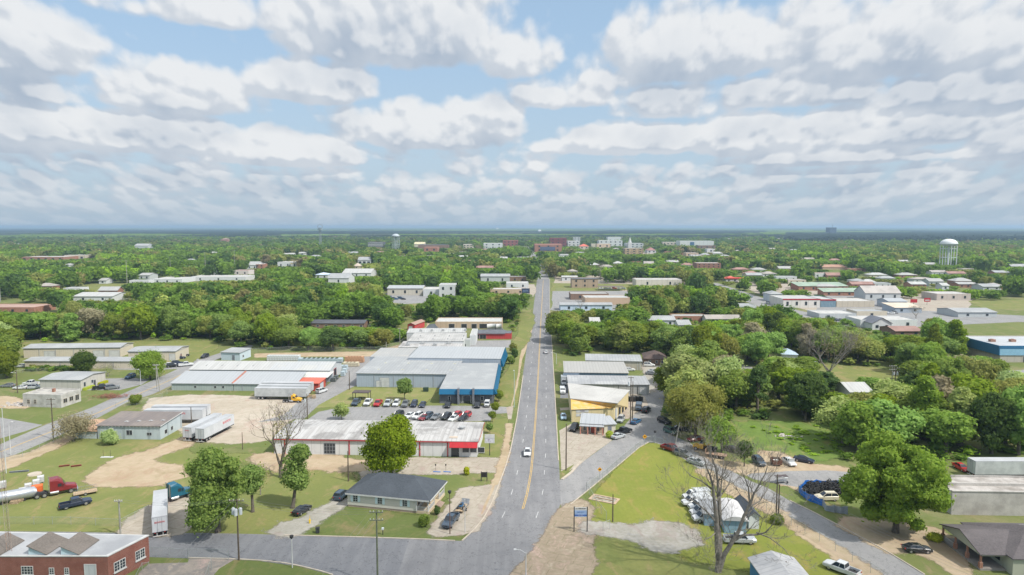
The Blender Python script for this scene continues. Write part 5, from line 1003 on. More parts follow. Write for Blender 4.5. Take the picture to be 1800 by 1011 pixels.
 ('house', 'mauve grey roofed house in the far left woods', 236,260,437,432,30, W_LGREY, R_DULL, 'gable_x', 5,0,1),
 ('far_plant', 'far white industrial building near the horizon left of centre', 617,623,404,402,120, W_WHITE, R_WHITE, 'flat', 1,0,1),
 ('far_plant', 'wider far pale building just right of the far white one', 640,653,404.2,403,120, W_WHITE, R_WHITE, 'flat', 1,0,1),
 ('far_plant', 'far white building alone on the horizon between towers', 670,675,404,402.3,120, W_WHITE, R_WHITE, 'flat', 1,0,1),
 ('far_plant', 'far white building in the dark woods on the right', 1408,1430,420,416.5,60, W_WHITE, R_WHITE, 'flat', 1,0,1),
]
for (nm, lab, x0, x1, yb, yt, d, wl, rf, rt, rise, win, rws) in TOWN:
    b = fb(nm, lab, x0, x1, yb, yt, d, wl, rf, rt, rise, win=min((win + 1) // 2,6), rows=rws, ww=1.6 if yb > 470 else 4., zf=.97 if 'glimpsed' in lab else .3 if yb > 455 else .05)
    if nm == 'office_building' and 'stepped' in lab:
        for k in range(3): b.part('band', 'F', -.5, b.w + .5, b.h * (.25 + .28 * k), b.h * (.35 + .28 * k),.1,.5, WHITE)
    if 'solar' in lab: mb = MB(); mb.box(b.w * .2, b.w * .75,-.6,-.1, b.h * .2, b.h * .7); mb.build('solar_panel', M('dark blue panel', (.10,.13,.22)), b.root)
    if 'civic' in nm: b.part('glass_entrance', 'F', b.w * .3, b.w * .42,0, b.h * .8,.1,.8, M('blue glass', (.06,.14,.26)))
    if 'red roof stripe' in lab or 'red stripe joined' in lab: b.part('stripe', 'F', -.2, b.w + .2, b.h - .5, b.h + .4,.01,.2, REDT); 
    if 'petrol' in nm: mb = MB(); mb.box(-1, b.w + 6,-10,-2,4.3,5.2); mb.build('canopy', RC('bright red canopy', (.6,.08,.06)), b.root); [MB().box(x, x + .4,-6.2,-5.8,0,4.3).build('canopy_post', WHITE, b.root) for x in (1, b.w + 3)]
    if nm == 'motel': b.part('cornice', 'F', -.3, b.w + .3, b.h - .2, b.h + .5,.01,.4, RC('dark grey roof', (.2,.2,.22)))
lm('the far left school', 90,460); lm('the silos', 382,490); lm('the white metal building', 160,530); lm('the pale metal hall', 710,520); lm('the metal halls', 610,492)
lm('the motel', 1028,506); lm('the long tan store', 1065,535); lm('the red striped building', 1410,540); lm('the red signs church', 1550,527); lm('the yard building', 1160,503); lm('the dark billboard', 924,520); lm('the clearing building', 595,577)
lm('the petrol station', 1285,496)
# ---------------------------------------------------------------- vehicles
TYRE = M('tyre rubber', (.025,.025,.025),(.04,.04,.04),2.); RIM = M('wheel rim', (.5,.5,.52),(.36,.36,.38),3.,.35,.7); CGLASS = MGLASS('car glass', (.025,.03,.036))
LAMP = M('lamp glass', (.75,.75,.72),(.65,.65,.62),1.,.2); TAIL = M('tail lamp', (.35,.02,.02),(.3,.02,.02),1.,.3); TRIM = M('dark trim', (.03,.03,.032),(.045,.045,.045),1.)
def PAINT(n, c): return M('car paint ' + n, c, tuple(x * .9 for x in c),.7,.22,0.,.6)
PC = {k: PAINT(k, v) for k, v in dict(white=(.60,.61,.61), silver=(.42,.44,.45), grey=(.17,.18,.19), black=(.018,.02,.024), red=(.42,.025,.03), blue=(.03,.10,.20), navy=(.02,.03,.06), darkred=(.20,.022,.028),
      slate=(.05,.075,.105), lightblue=(.34,.47,.56), teal=(.01,.10,.16), tan=(.45,.38,.28), yellow=(.70,.38,.02), green=(.06,.13,.11), cream=(.60,.54,.40), rust=(.22,.10,.06)).items()}
def ring(y, hw, zb, zt, r=.1): return [(-hw, y, zb + r),(-hw * .92, y, zb),(hw * .92, y, zb),(hw, y, zb + r),(hw, y, zt - r * 1.2),(hw * .88, y, zt),(-hw * .88, y, zt),(-hw, y, zt - r * 1.2)]
CARS = {}
def wheel_mesh(r, w=.22):
    mb = MB(); mb.cyl((0,0,0),(1,0,0), r, w, 16,0)
    for s in (-1,1): mb.cyl((s * w / 2,0,0),(1,0,0), r * .62,.03,12,1)
    return mb.mesh('wheel', [TYRE, RIM])
def car_proto(kind):
    if kind in CARS: return CARS[kind]
    b = MB(); g = MB(); hl = []; tl = []
    if kind == 'sedan':
        st = [(-2.4,.70,.45,.86),(-2.3,.84,.28,1.0),(-1.5,.90,.22,1.04),(0,.91,.2,.99),(1.,.91,.22,.98),(1.9,.87,.24,.87),(2.32,.78,.3,.73),(2.42,.62,.4,.62)]
        cab = (-1.85,1.05,1.0,-1.15,.15,1.43,.80,.58); wr, wy, tr_ = .33,1.42,.78
    elif kind == 'suv':
        st = [(-2.35,.80,.5,1.1),(-2.28,.92,.3,1.15),(-1.2,.95,.26,1.14),(0,.95,.25,1.13),(1.,.95,.26,1.1),(1.9,.91,.28,1.0),(2.25,.84,.34,.88),(2.35,.70,.42,.78)]
        cab = (-2.25,1.05,1.12,-1.95,.25,1.72,.86,.68); wr, wy, tr_ = .37,1.42,.82
    elif kind == 'jeep':
        st = [(-2.0,.85,.5,1.1),(-1.95,.88,.4,1.15),(.9,.88,.4,1.12),(.95,.74,.45,1.08),(1.9,.70,.5,1.02),(2.0,.66,.55,1.0)]
        cab = (-1.95,.85,1.12,-1.85,.6,1.8,.84,.76); wr, wy, tr_ = .42,1.3,.82
    elif kind == 'pickup':
        st = [(-.98,.96,.38,1.16),(0,.97,.36,1.16),(1.2,.97,.36,1.16),(2.2,.95,.38,1.1),(2.75,.90,.42,1.0),(2.9,.78,.5,.9)]
        cab = (-.92,1.35,1.14,-.75,.65,1.84,.88,.70); wr, wy, tr_ = .42,1.75,.84
        for (x0, x1, y0, y1, z0, z1) in ((-.97,.97,-2.85,-.99,.45,.72),(-.97,-.86,-2.85,-.99,.72,1.16),(.86,.97,-2.85,-.99,.72,1.16),(-.86,.86,-2.85,-2.76,.72,1.14),(-.9,.9,-3.0,-2.86,.45,.62)): b.box(x0, x1, y0, y1, z0, z1)
        b.box(-.86,.86,-2.76,-.99,.721,.74,1)
    elif kind in ('service', 'boxtruck'):
        st = [(.5,.92,.45,1.3),(1.3,.95,.42,1.3),(1.9,.95,.42,1.22),(2.5,.92,.45,1.05),(2.85,.82,.5,.92)]
        cab = (.55,1.9,1.28,.6,1.25,2.0,.86,.74); wr, wy, tr_ = .42,1.8,.86
        h = 2.15 if kind == 'service' else 3.0
        b.box(-1.0,1.0,-3.0,.35,.75, h); b.box(-.5,.5,-3.1,.5,.45,.75,1)
        if kind == 'service':
            for x in (-.8,0.,.8): b.box(x - .03, x + .03,-2.9,.8, h + .12, h + .17)
            for y in (-2.6,-1.2,.2): b.box(-.85,.85, y, y + .05, h, h + .12)
    elif kind == 'van':
        st = [(-2.5,.88,.4,1.9),(-2.4,.97,.3,2.0),(1.0,.97,.3,2.0),(1.5,.96,.32,1.5),(2.2,.93,.35,1.15),(2.5,.8,.45,.95)]
        cab = (.9,1.75,1.25,.8,1.15,1.95,.95,.82); wr, wy, tr_ = .37,1.6,.84
    b.loft([ring(*s) for s in st])
    y0, y1, zb, ry0, ry1, zt, hb, ht = cab
    g.loft([[(-hb, y0, zb - .03),(hb, y0, zb - .03),(hb, y1, zb - .03),(-hb, y1, zb - .03)], [(-ht, ry0, zt),(ht, ry0, zt),(ht, ry1, zt),(-ht, ry1, zt)]])
    b.loft([[(-ht - .02, ry0 - .03, zt - .03),(ht + .02, ry0 - .03, zt - .03),(ht + .02, ry1 + .03, zt - .03),(-ht - .02, ry1 + .03, zt - .03)], [(-ht + .05, ry0 + .05, zt + .04),(ht - .05, ry0 + .05, zt + .04),(ht - .05, ry1 - .05, zt + .04),(-ht + .05, ry1 - .05, zt + .04)]])
    for s in (-1,1):
        for (ya, yb) in ((y0, ry0),(y1, ry1),((y0 + y1) / 2 - .1,(ry0 + ry1) / 2)): b.tube([(s * (hb + .0), ya, zb - .02),(s * (ht + .0), yb, zt)], .05,4)
    if kind == 'suv': b.box(-ht + .02,-ht + .07, ry0 + .2, ry1 - .1, zt + .04, zt + .1,1); b.box(ht - .07, ht - .02, ry0 + .2, ry1 - .1, zt + .04, zt + .1,1)
    yf = st[-2][0]; yr = st[0][0] if kind != 'pickup' else -2.86; zf = st[-2][3] - .16; hwf = st[-2][1]
    if kind in ('service', 'boxtruck'): yr = -3.0
    b.box(-hwf * .5, hwf * .5, yf - .1, st[-1][0] + .02, zf - .12, zf + .06,1)                  # grille
    for s in (-1,1): b.box(s * (hb + .1) - .08, s * (hb + .1) + .08, y1 - .35, y1 - .25, zb, zb + .16,1)  # mirrors
    me_b, me_g = b.mesh('body', [PC['white'], TRIM], kind != 'jeep' and False), g.mesh('windows', CGLASS)
    h = MB(); h.box(-.16,.16,-.06,.06,-.07,.07); me_h = h.mesh('headlight', LAMP); q = MB(); q.box(-.12,.12,-.05,.05,-.1,.1); me_t = q.mesh('tail_light', TAIL)
    rr = {'sedan': 1.0, 'suv': 1.05, 'pickup': 1.0, 'jeep': 1.0, 'van': 1.1, 'service': 1.2, 'boxtruck': 1.2}[kind]
    CARS[kind] = (me_b, me_g, wheel_mesh(wr), me_h, me_t, [(s * tr_, a * wy, wr) for s in (-1,1) for a in (-1,1)], [(s * hwf * .72, yf + .04, zf) for s in (-1,1)], [(s * .78, yr - .01, rr * .85) for s in (-1,1)])
    return CARS[kind]
NAMES = dict(sedan='sedan_car', suv='suv_car', jeep='off_road_car', pickup='pickup_truck', van='van', service='service_truck', boxtruck='box_truck')
CATS = dict(sedan='car', suv='car', jeep='car', pickup='pickup truck', van='van', service='service truck', boxtruck='truck')
def car(kind, col, px, py, hd, label, group=None, parts=True, z=0., sc=1.):
    p = G(px, py); me = car_proto(kind)
    r = empty(NAMES[kind], (p.x, p.y, z + .03),-R(hd), label, CATS[kind], group); r.scale = (sc, sc, sc)
    b = link(bpy.data.objects.new('body', me[0]), r); b.material_slots[0].link = 'OBJECT'; b.material_slots[0].material = PC[col]
    link(bpy.data.objects.new('windows', me[1]), r)
    for q in me[5]: w = link(bpy.data.objects.new('wheel', me[2]), r); w.location = q
    if parts:
        for q in me[6]: w = link(bpy.data.objects.new('headlight', me[3]), r); w.location = q
        for q in me[7]: w = link(bpy.data.objects.new('tail_light', me[4]), r); w.location = q
    return r
g1, g2 = 'vehicles parked in the upper row of the factory car park', 'vehicles parked in the lower row of the factory car park'
for (k, c, x, y, l) in (('pickup', 'slate', 626,711, 'dark grey pickup parked beside the small black shelter'),('pickup', 'white', 647,711, 'white pickup between the dark grey pickup and the red one'),('pickup', 'red', 664.5,712.5, 'bright red pickup in the upper car park row'),
    ('pickup', 'silver', 682,712.5, 'silver pickup right of the bright red pickup'),('suv', 'white', 696.5,713, 'white SUV between the silver pickup and the grey pickup'),('pickup', 'grey', 713,713.5, 'mid grey pickup below the small lawn tree'),
    ('suv', 'navy', 728,714, 'navy SUV right of the small lawn tree'),('sedan', 'navy', 743,714.5, 'navy sedan at the right end of the eight grouped vehicles'),('suv', 'black', 787.5,715.5, 'black SUV parked alone left of the factory office door'),
    ('suv', 'black', 839.5,715.5, 'black SUV beside the white off-road car at the factory office'),('jeep', 'white', 856,714.5, 'white boxy off-road car at the right end of the upper row')):
    car(k, c, x, y, 183, l, g1)
for (k, c, x, y, l) in (('suv', 'black', 700,733, 'black SUV half hidden by the bright tree in the lower row'),('sedan', 'white', 719.5,734, 'white sedan nearest the bright tree in the lower row'),('suv', 'white', 734,735, 'white SUV beside the white sedan in the lower row'),
    ('suv', 'slate', 752,735.5, 'slate SUV with a dark red car behind it in the lower row'),('sedan', 'grey', 766.5,736, 'grey hatchback in the middle of the lower row'),('suv', 'black', 784.5,736.5, 'black SUV between the grey hatchback and a red SUV in the lower row'),
    ('suv', 'red', 802.5,734.5, 'left one of the two red SUVs in the lower row'),('suv', 'red', 819.5,734.5, 'right one of the two red SUVs in the lower row'),('sedan', 'darkred', 745,737.5, 'dark red low car in the lower row'),
    ('sedan', 'white', 797,739, 'low white car in front of the left red SUV'),('sedan', 'black', 814,739, 'low black car in front of the right red SUV')):
    car(k, c, x, y, 200, l, g2)
for (k, c, x, y, h, l) in (
    ('sedan', 'white', 927,799,183, 'white car driving toward the viewer on the main road near the junction'),
    ('sedan', 'white', 960,621,3, 'white car driving away in the tree shade on the main road'),
    ('sedan', 'black', 962.5,560,3, 'tiny black car driving away far along the main road'),
    ('suv', 'white', 565.5,690,25, 'white SUV parked beside the bright red shed'),
    ('van', 'white', 989,691,182, 'white van parked on the verge left of the long grey warehouse'),
    ('boxtruck', 'silver', 991,676,182, 'silver box truck parked behind the white van by the main road'),
    ('sedan', 'lightblue', 990.5,736,182, 'light blue car on the grass beside the yellow wall'),
    ('suv', 'black', 1009,756,200, 'black SUV beside the porch of the small office'),
    ('sedan', 'silver', 1087,770,48, 'silver sedan at the kerb below the cream shed'),
    ('pickup', 'black', 1096,762,50, 'black pickup just beyond the silver sedan at the kerb'),
    ('suv', 'silver', 1091,741,200, 'silver SUV at the open bays of the white roofed garage'),
    ('sedan', 'blue', 1118,744,35, 'blue car at the foot of the two power poles'),
    ('van', 'slate', 1122.5,720,195, 'slate van in front of the tyre stacks'),
    ('suv', 'black', 1136,724,30, 'black SUV right of the slate van'),
    ('suv', 'black', 1168,744,150, 'black SUV in the shade of the olive tree, nearest the lane'),
    ('suv', 'green', 1179,762,152, 'dark green SUV facing the viewer at the edge of the olive tree shade'),
    ('sedan', 'navy', 1197,757,100, 'navy car deep in the shade under the broad olive tree'),
    ('sedan', 'darkred', 1222,775,245, 'dark red car at the grass edge left of the yellow wrecker truck'),
    ('suv', 'grey', 1201,802,140, 'grey SUV against the fence between the maroon pickup and the silver sedan'),
    ('pickup', 'darkred', 1180,793,140, 'maroon wrecked pickup against the fence at the field tip'),
    ('sedan', 'silver', 1224,816,138, 'silver sedan at the right end of the row along the fence'),
    ('sedan', 'black', 1288,794,140, 'black car behind the small dark tree'),
    ('suv', 'slate', 1334,816,175, 'slate covered car standing in the sandy yard'),
    ('sedan', 'white', 1387,816,175, 'white car with open hood in the sandy yard'),
    ('sedan', 'navy', 1413,812,125, 'navy sedan beside the white car with open hood'),
    ('suv', 'cream', 1452,879,270, 'cream SUV inside the tarp fence beside the tyre heap'),
    ('sedan', 'black', 1612,970,95, 'black sedan on the dirt drive below the big round tree'),
    ('pickup', 'white', 1479,1006,320, 'white pickup on the grass at the bottom edge beside the lane fence'),
    ('pickup', 'silver', 1300,954,93, 'silver white pickup in front of the blue fronted shed'),
    ('sedan', 'black', 531,901,20, 'black sedan on the lawn beside the leaning tree'),
    ('suv', 'slate', 601,875,15, 'slate blue SUV at the left corner of the dark roofed house'),
    ('pickup', 'slate', 792,921,195, 'dark slate blue pickup on the driveway of the dark roofed house'),
    ('pickup', 'navy', 133,890,50, 'navy pickup on the grass beside the red semi truck'),
    ('pickup', 'black', 179,684,55, 'black pickup outside the cream office building'),
    ('suv', 'grey', 198,684,55, 'grey SUV beside the black pickup at the cream office'),
    ('suv', 'blue', 229,665,185, 'dark blue SUV in the shade of the tree beside the left street'),
    ('sedan', 'white', 299,643,60, 'white sedan at the corner of the shortest storage building'),
    ('suv', 'black', 303,645.5,60, 'black SUV in front of the white sedan at the storage lot'),
    ('suv', 'navy', 312,641,60, 'navy SUV in the middle of the storage lot'),
    ('pickup', 'white', 327,643.5,60, 'white pickup at the street side of the storage lot'),
    ('sedan', 'navy', 316,631,60, 'navy sedan nearest the storage building end wall'),
    ('sedan', 'black', 323,626.5,60, 'black sedan farthest back in the storage lot'),
    ('suv', 'black', 360,629,185, 'black SUV alone on the grass between storage lot and small building'),
    ('sedan', 'silver', 37,645.5,260, 'silver car at the left end of the low storage building'),
    ('pickup', 'darkred', 172,669,180, 'dark red pickup behind the cream office building'),
    ('sedan', 'white', 36,684,265, 'white junk car nearest the utility pole'),('sedan', 'grey', 14,680.5,265, 'grey junk car at the far left of the junk yard'),('pickup', 'white', 55,677,270, 'white pickup in the junk yard behind the office building'),
    ('suv', 'silver', 62,683.5,80, 'silver junk car against the office building wall'),
    ('suv', 'white', 1141,644,95, 'white SUV in front of the brown brick house'),('sedan', 'grey', 1145,659,110, 'grey car on the gravel below the brown brick house'),('sedan', 'silver', 1149,655.5,110, 'dark silver car just behind the grey car on the gravel'),
    ('sedan', 'white', 1106,652,90, 'white car peeping out behind the blue grey warehouse'),
    ('sedan', 'navy', 1770,673,110, 'navy car crossing the asphalt lot at the right edge'),
    ('sedan', 'blue', 1290,648,100, 'blue car on the lane behind the olive tree woods'),('sedan', 'red', 1690,826,180, 'red car between the woods and the white trailer at the right edge')):
    car(k, c, x, y, h, l)
# the two-car-hood detail: open hood on the white car is modelled as its own part
w0 = [o for o in bpy.data.objects if o.get('label', '').startswith('white car with open hood')][0]
mb = MB(); mb.add([(-.75,1.1,1.0),(.75,1.1,1.0),(.7,1.5,1.9),(-.7,1.5,1.9),(-.75,1.06,1.0),(.75,1.06,1.0),(.7,1.46,1.92),(-.7,1.46,1.92)], [(0,1,2,3),(7,6,5,4),(0,4,5,1),(2,6,7,3),(1,5,6,2),(3,7,4,0)]); mb.build('hood', PC['white'], w0)
gs = 'white service trucks parked side by side'
for i, (x, y, l) in enumerate(((1217,878, 'farthest of the five white service trucks'),(1216,888, 'second farthest white service truck, nose sticking out most'),(1228,896, 'middle one of the five white service trucks'),(1231,906, 'second nearest of the five white service trucks'),(1236,916, 'nearest of the five white service trucks beside the steel blue shed'))):
    r = car('service', 'white', x + 6, y, 262, l, gs)
    mb = MB(); mb.box(1.005,1.02,-2.6,-.2,1.2,1.5); mb.build('side_stripe', M('red orange stripe', (.55,.12,.08)), r)
# small far cars in the parking areas
rn = random.Random(5)
spots = [(686 + i * 4.6,524 + (i % 3) * 1.4) for i in range(6)] + [(1056 + i * 8,508) for i in range(6)] + [(1470 + i * 9,564) for i in range(5)] + [(1500 + i * 7,511 + i) for i in range(5)] + [(1290,515),(1318,523),(1352,534),(1362,551),(1255,503)] + [(1545 + i * 7,551 + (i % 2)) for i in range(5)]
colname = {'white': 'white', 'silver': 'silver', 'grey': 'grey', 'black': 'black', 'red': 'red', 'blue': 'blue', 'navy': 'navy'}
regions = [(6, 'in front of the pale metal hall'),(6, 'under the long carport right of the motel'),(5, 'left of the grey gabled house'),(5, 'beside the church near the red signs'),(5, 'on the diagonal street'),(5, 'behind the grey gabled house')]
k = 0; ords = ['leftmost', 'second from left', 'third from left', 'fourth from left', 'fifth from left', 'sixth from left']
for n, reg in regions:
    for j in range(n):
        x, y = spots[k]; c = 'blue' if 'pale metal' in reg and j % 2 == 0 else rn.choice(list(colname)); o_ = ords[j] if 'diagonal' not in reg else ['nearest the petrol station', 'second nearest the petrol station', 'third nearest the petrol station', 'nearest the striped building', 'farthest back'][j]
        lab = f'{colname[c]} car {reg}, {o_} of the {n}' if 'diagonal' not in reg else f'{colname[c]} car {reg}, {o_}'
        car(rn.choice(['sedan', 'suv']), c, x, y, rn.choice([95,120,180,275]) if 'diagonal' not in reg else 130, lab, 'cars ' + reg, parts=False); k += 1

# --- semi trucks and trailers
def wheelset(root, spots, r=.5, w=.3):
    me = wheel_mesh(r, w)
    for q in spots: o = link(bpy.data.objects.new('wheel', me), root); o.location = (q[0], q[1], r)
def tractor(col, px, py, hd, label, sleeper=True, sc=1.):
    p = G(px, py); r = empty('semi_truck', (p.x, p.y, .02),-R(hd), label, 'semi truck'); P = PC[col]; r.scale = (sc,) * 3
    b = MB(); y1 = 2.2                                                        # rear frame at -4, nose at +4
    top = 3.7 if sleeper else 2.9
    cab = [[(-1.15,-.9,.9),(1.15,-.9,.9),(1.15,-.9,3.3),(.9,-.9, top),(-.9,-.9, top),(-1.15,-.9,3.3)], [(-1.15,.6,.9),(1.15,.6,.9),(1.15,.6,3.2),(.9,.6, top + .05),(-.9,.6, top + .05),(-1.15,.6,3.2)],
           [(-1.1,1.3,.9),(1.1,1.3,.9),(1.1,1.3,2.7),(.85,1.3,3.2 if sleeper else 2.9),(-.85,1.3,3.2 if sleeper else 2.9),(-1.1,1.3,2.7)], [(-1.08,2.0,.9),(1.08,2.0,.9),(1.08,2.0,1.9),(.9,2.0,2.05),(-.9,2.0,2.05),(-1.08,2.0,1.9)],
           [(-1.0,3.7,.8),(1.0,3.7,.8),(1.0,3.7,1.5),(.75,3.7,1.72),(-.75,3.7,1.72),(-1.0,3.7,1.5)], [(-.85,4.0,.6),(.85,4.0,.6),(.85,4.0,1.25),(.65,4.0,1.45),(-.65,4.0,1.45),(-.85,4.0,1.25)]]
    if not sleeper: cab = [[(x, y if y > 0 else -.1, z) for x, y, z in rg] for rg in cab]
    b.loft(cab); b.build('cab', P, r)
    mb = MB(); mb.box(-.45,.45,-4.0,3.6,.55,.85); mb.box(-.5,.5,-3.3,-1.9,.86,1.05); mb.build('chassis', TRIM, r)
    mb = MB(); mb.add([(-.95,1.33,2.1),(.95,1.33,2.1),(.85,1.33,2.75),(-.85,1.33,2.75),(-.98,2.02,2.02),(.98,2.02,2.02),(.9,1.55,2.85),(-.9,1.55,2.85)], [(4,5,6,7),(0,4,7,3),(1,2,6,5),(3,7,6,2),(0,1,5,4)]); mb.build('windshield', CGLASS, r)
    for s in (-1,1):
        mb = MB(); x = s * 1.155; mb.box(min(x, x + s * .03), max(x, x + s * .03),.55,1.25,1.9,2.55); mb.build('side_window', CGLASS, r)
        mb = MB(); mb.cyl((s * 1.0,-.1,.75),(0,1,0),.33,1.5,14); mb.build('fuel_tank', M('polished metal', (.65,.66,.68),(.5,.5,.52),1.,.25,.8), r)
        mb = MB(); mb.cyl((s * 1.0,-1.05,2.4),(0,0,1),.08,3.0,8); mb.build('exhaust_stack', M('polished metal', (1,1,1)), r)
        mb = MB(); mb.box(s * 1.3 - .08, s * 1.3 + .08,1.5,1.6,1.9,2.5); mb.build('mirror', TRIM, r)
        mb = MB(); mb.box(s * .75 - .15, s * .75 + .15,3.72,3.82,1.0,1.25); mb.build('headlight', LAMP, r)
    mb = MB(); mb.box(-.55,.55,3.98,4.06,.7,1.4); mb.build('grille', M('polished metal', (1,1,1)), r); mb = MB(); mb.box(-1.1,1.1,4.0,4.25,.35,.65); mb.build('bumper', M('polished metal', (1,1,1)), r)
    wheelset(r, [(s * .98, y, 0) for s in (-1,1) for y in (2.9,-1.9,-3.2)], .5,.34)
    return r
def trailer(px, py, hd, label, L=15., h=4.0, wid=2.55, text=None, group=None, z0=1.15, dist=None, wheels=True, mat=None, name='semi_trailer', centre=None):
    p = Vector(centre) if centre else G(px, py); r = empty(name, (p.x, p.y, .02),-R(hd), label, 'trailer', group); W_ = wid / 2
    mt = mat or M('white trailer skin', (.55,.565,.58),(.46,.475,.495),.35,.5, grain=.05)
    mb = MB(); mb.box(-W_, W_, -L / 2, L / 2, z0, h); mb.build('box', mt, r)
    mb = MB(); mb.box(-W_ - .02, W_ + .02,-L / 2 - .02, L / 2 + .02, h + .002, h + .05); mb.build('roof', M('trailer roof', (.44,.45,.46),(.36,.37,.38),.2,.6, grain=.1), r)
    fr = MB(); [fr.box(x0, x1, y0, y1, a, b_) for (x0, x1, y0, y1, a, b_) in ((-W_ - .03,-W_ + .06,-L / 2 - .03,-L / 2 + .06, z0, h),(W_ - .06, W_ + .03,-L / 2 - .03,-L / 2 + .06, z0, h),(-W_, W_, -L / 2 - .03,-L / 2 + .04, h - .1, h + .06),(-.02,.02,-L / 2 - .03,-L / 2, z0, h - .1))]; fr.build('door_frame', M('grey trailer rail', (.42,.43,.45)), r)
    mb = MB(); mb.box(-W_, W_, -L / 2 + .1, L / 2 - .1, z0 - .22, z0 - .002); mb.build('underframe', TRIM, r)
    for s in (-1,1):
        mb = MB(); mb.box(s * .7 - .06, s * .7 + .06, L / 2 - 2.6, L / 2 - 2.4,0, z0 - .22); mb.build('landing_leg', STEEL, r)
        mb = MB(); mb.box(s * .35 - .02, s * .35 + .02,-L / 2 - .06,-L / 2 - .03, z0 + .1, h - .2); mb.build('lock_rod', STEEL, r)
        mb = MB(); mb.box(s * .8 - .1, s * .8 + .1,-L / 2 - .03,-L / 2 + .02, z0 - .2, z0 - .08); mb.build('tail_light', TAIL, r)
        mb = MB(); mb.box(s * .5 - .05, s * .5 + .05,-L / 2 - .02,-L / 2 + .05,.45, z0 - .22); mb.build('guard_post', WHITE, r)
    mb = MB(); mb.box(-W_ + .1, W_ - .1,-L / 2 - .06,-L / 2 + .04,.36,.448); mb.build('rear_guard', M('striped guard', (.7,.68,.66)), r)
    wheelset(r, [(s * .95, y, 0) for s in (-1,1) for y in (-L / 2 + 1.3,-L / 2 + 2.6)], .5,.4) if wheels else None
    if text:
        for (tx, sz, loc, rot) in text: textobj(tx, sz, REDP, r, loc, rot)
    return r
zT = 1.15
# the truck standing at the side street
pc = (G(262.5 + 2,868,4.0) + G(293,860,4.0)) / 2
rear = (G(268,938) + G(292,938)) / 2; a0 = G(267,909,4.1); a1 = G(293,907,4.1); f0, f1 = G(270,862,4.1), G(294,860,4.1)
rr = (a0 + a1) / 2; ff = (f0 + f1) / 2; dv = (ff - rr).xy; hd_ = math.degrees(atan2(dv.x, dv.y)); cc = (rr + ff).xy / 2
trailer(0,0, hd_, 'white semi trailer with red lettering on its rear doors, hitched to the teal truck', L=max(12., dv.length), h=4.05, centre=(cc.x, cc.y, 0), text=[('BEAMON', .42,(0,-max(12., dv.length) / 2 - .05,3.0),(pi / 2,0,0)),('EXPRESS' if False else 'BEAMON', .2,(.1,-max(12., dv.length) / 2 - .05,2.62),(pi / 2,0,0))][:1])
tractor('teal', 305,879,42, 'dark teal semi truck with long hood, jackknifed in front of the white trailer')
tractor('darkred', 97,869,55, 'dark red semi truck with tall sleeper cab parked on the grass')
tractor('yellow', 514,707,92, 'bright yellow day cab truck beside the three box trailers', sleeper=False, sc=.8)
gt = 'white box trailers parked in the yard'
trailer(0,0,88, 'white box trailer with red lettering, front one of the pair behind the blue workshop', L=17, h=4., centre=((G(265,742) + G(352,743)) / 2)[:2] + (0,), text=[('BEAMON', 1.0,(1.29,1.5,3.0),(pi / 2,0, pi / 2))], group=gt)
trailer(0,0,88, 'white box trailer, rear one of the pair behind the blue workshop', L=16.5, h=4., centre=((G(275,735) + G(364,736)) / 2)[:2] + (0,), group=gt)
trailer(0,0,9, 'white box trailer parked diagonally, left one of the pair beside the tall leafy tree', L=14.5, h=3.9, centre=((G(335,776) + G(379,750)) / 2)[:2] + (0,), text=[('BEAMON', .3,(0,-7.3,3.1),(pi / 2,0,0))], group=gt)
trailer(0,0,9, 'white box trailer parked diagonally, right one of the pair with red lettering on its side', L=14.5, h=3.9, centre=((G(356,778) + G(401,752)) / 2)[:2] + (0,), text=[('BEAMON', .95,(1.29,3.5,2.9),(pi / 2,0, pi / 2))], group=gt)
for i, (dx, dy, l) in enumerate(((0,0, 'pale box trailer with open rear, nearest of the three behind the yellow truck'),(4,-5, 'pale box trailer, middle one of the three behind the yellow truck'),(9,-10, 'pale box trailer, farthest of the three beside the red shed'))):
    trailer(0,0,92, l, L=17.5, h=3.9, centre=((G(454 + dx * 1.2,701 + dy) + G(537 + dx * 1.2,702 + dy)) / 2)[:2] + (0,), group='pale box trailers beside the red shed', mat=M('faded trailer skin', (.50,.515,.51),(.38,.395,.395),.5,.6, grain=.15))
trailer(0,0,90, 'long white trailer standing behind the weathered concrete building', L=17, h=4.1, wid=2.8, centre=((G(1701,838) + G(1840,838)) / 2)[:2] + (0,), z0=1.0, mat=M('faded trailer skin', (1,1,1)))
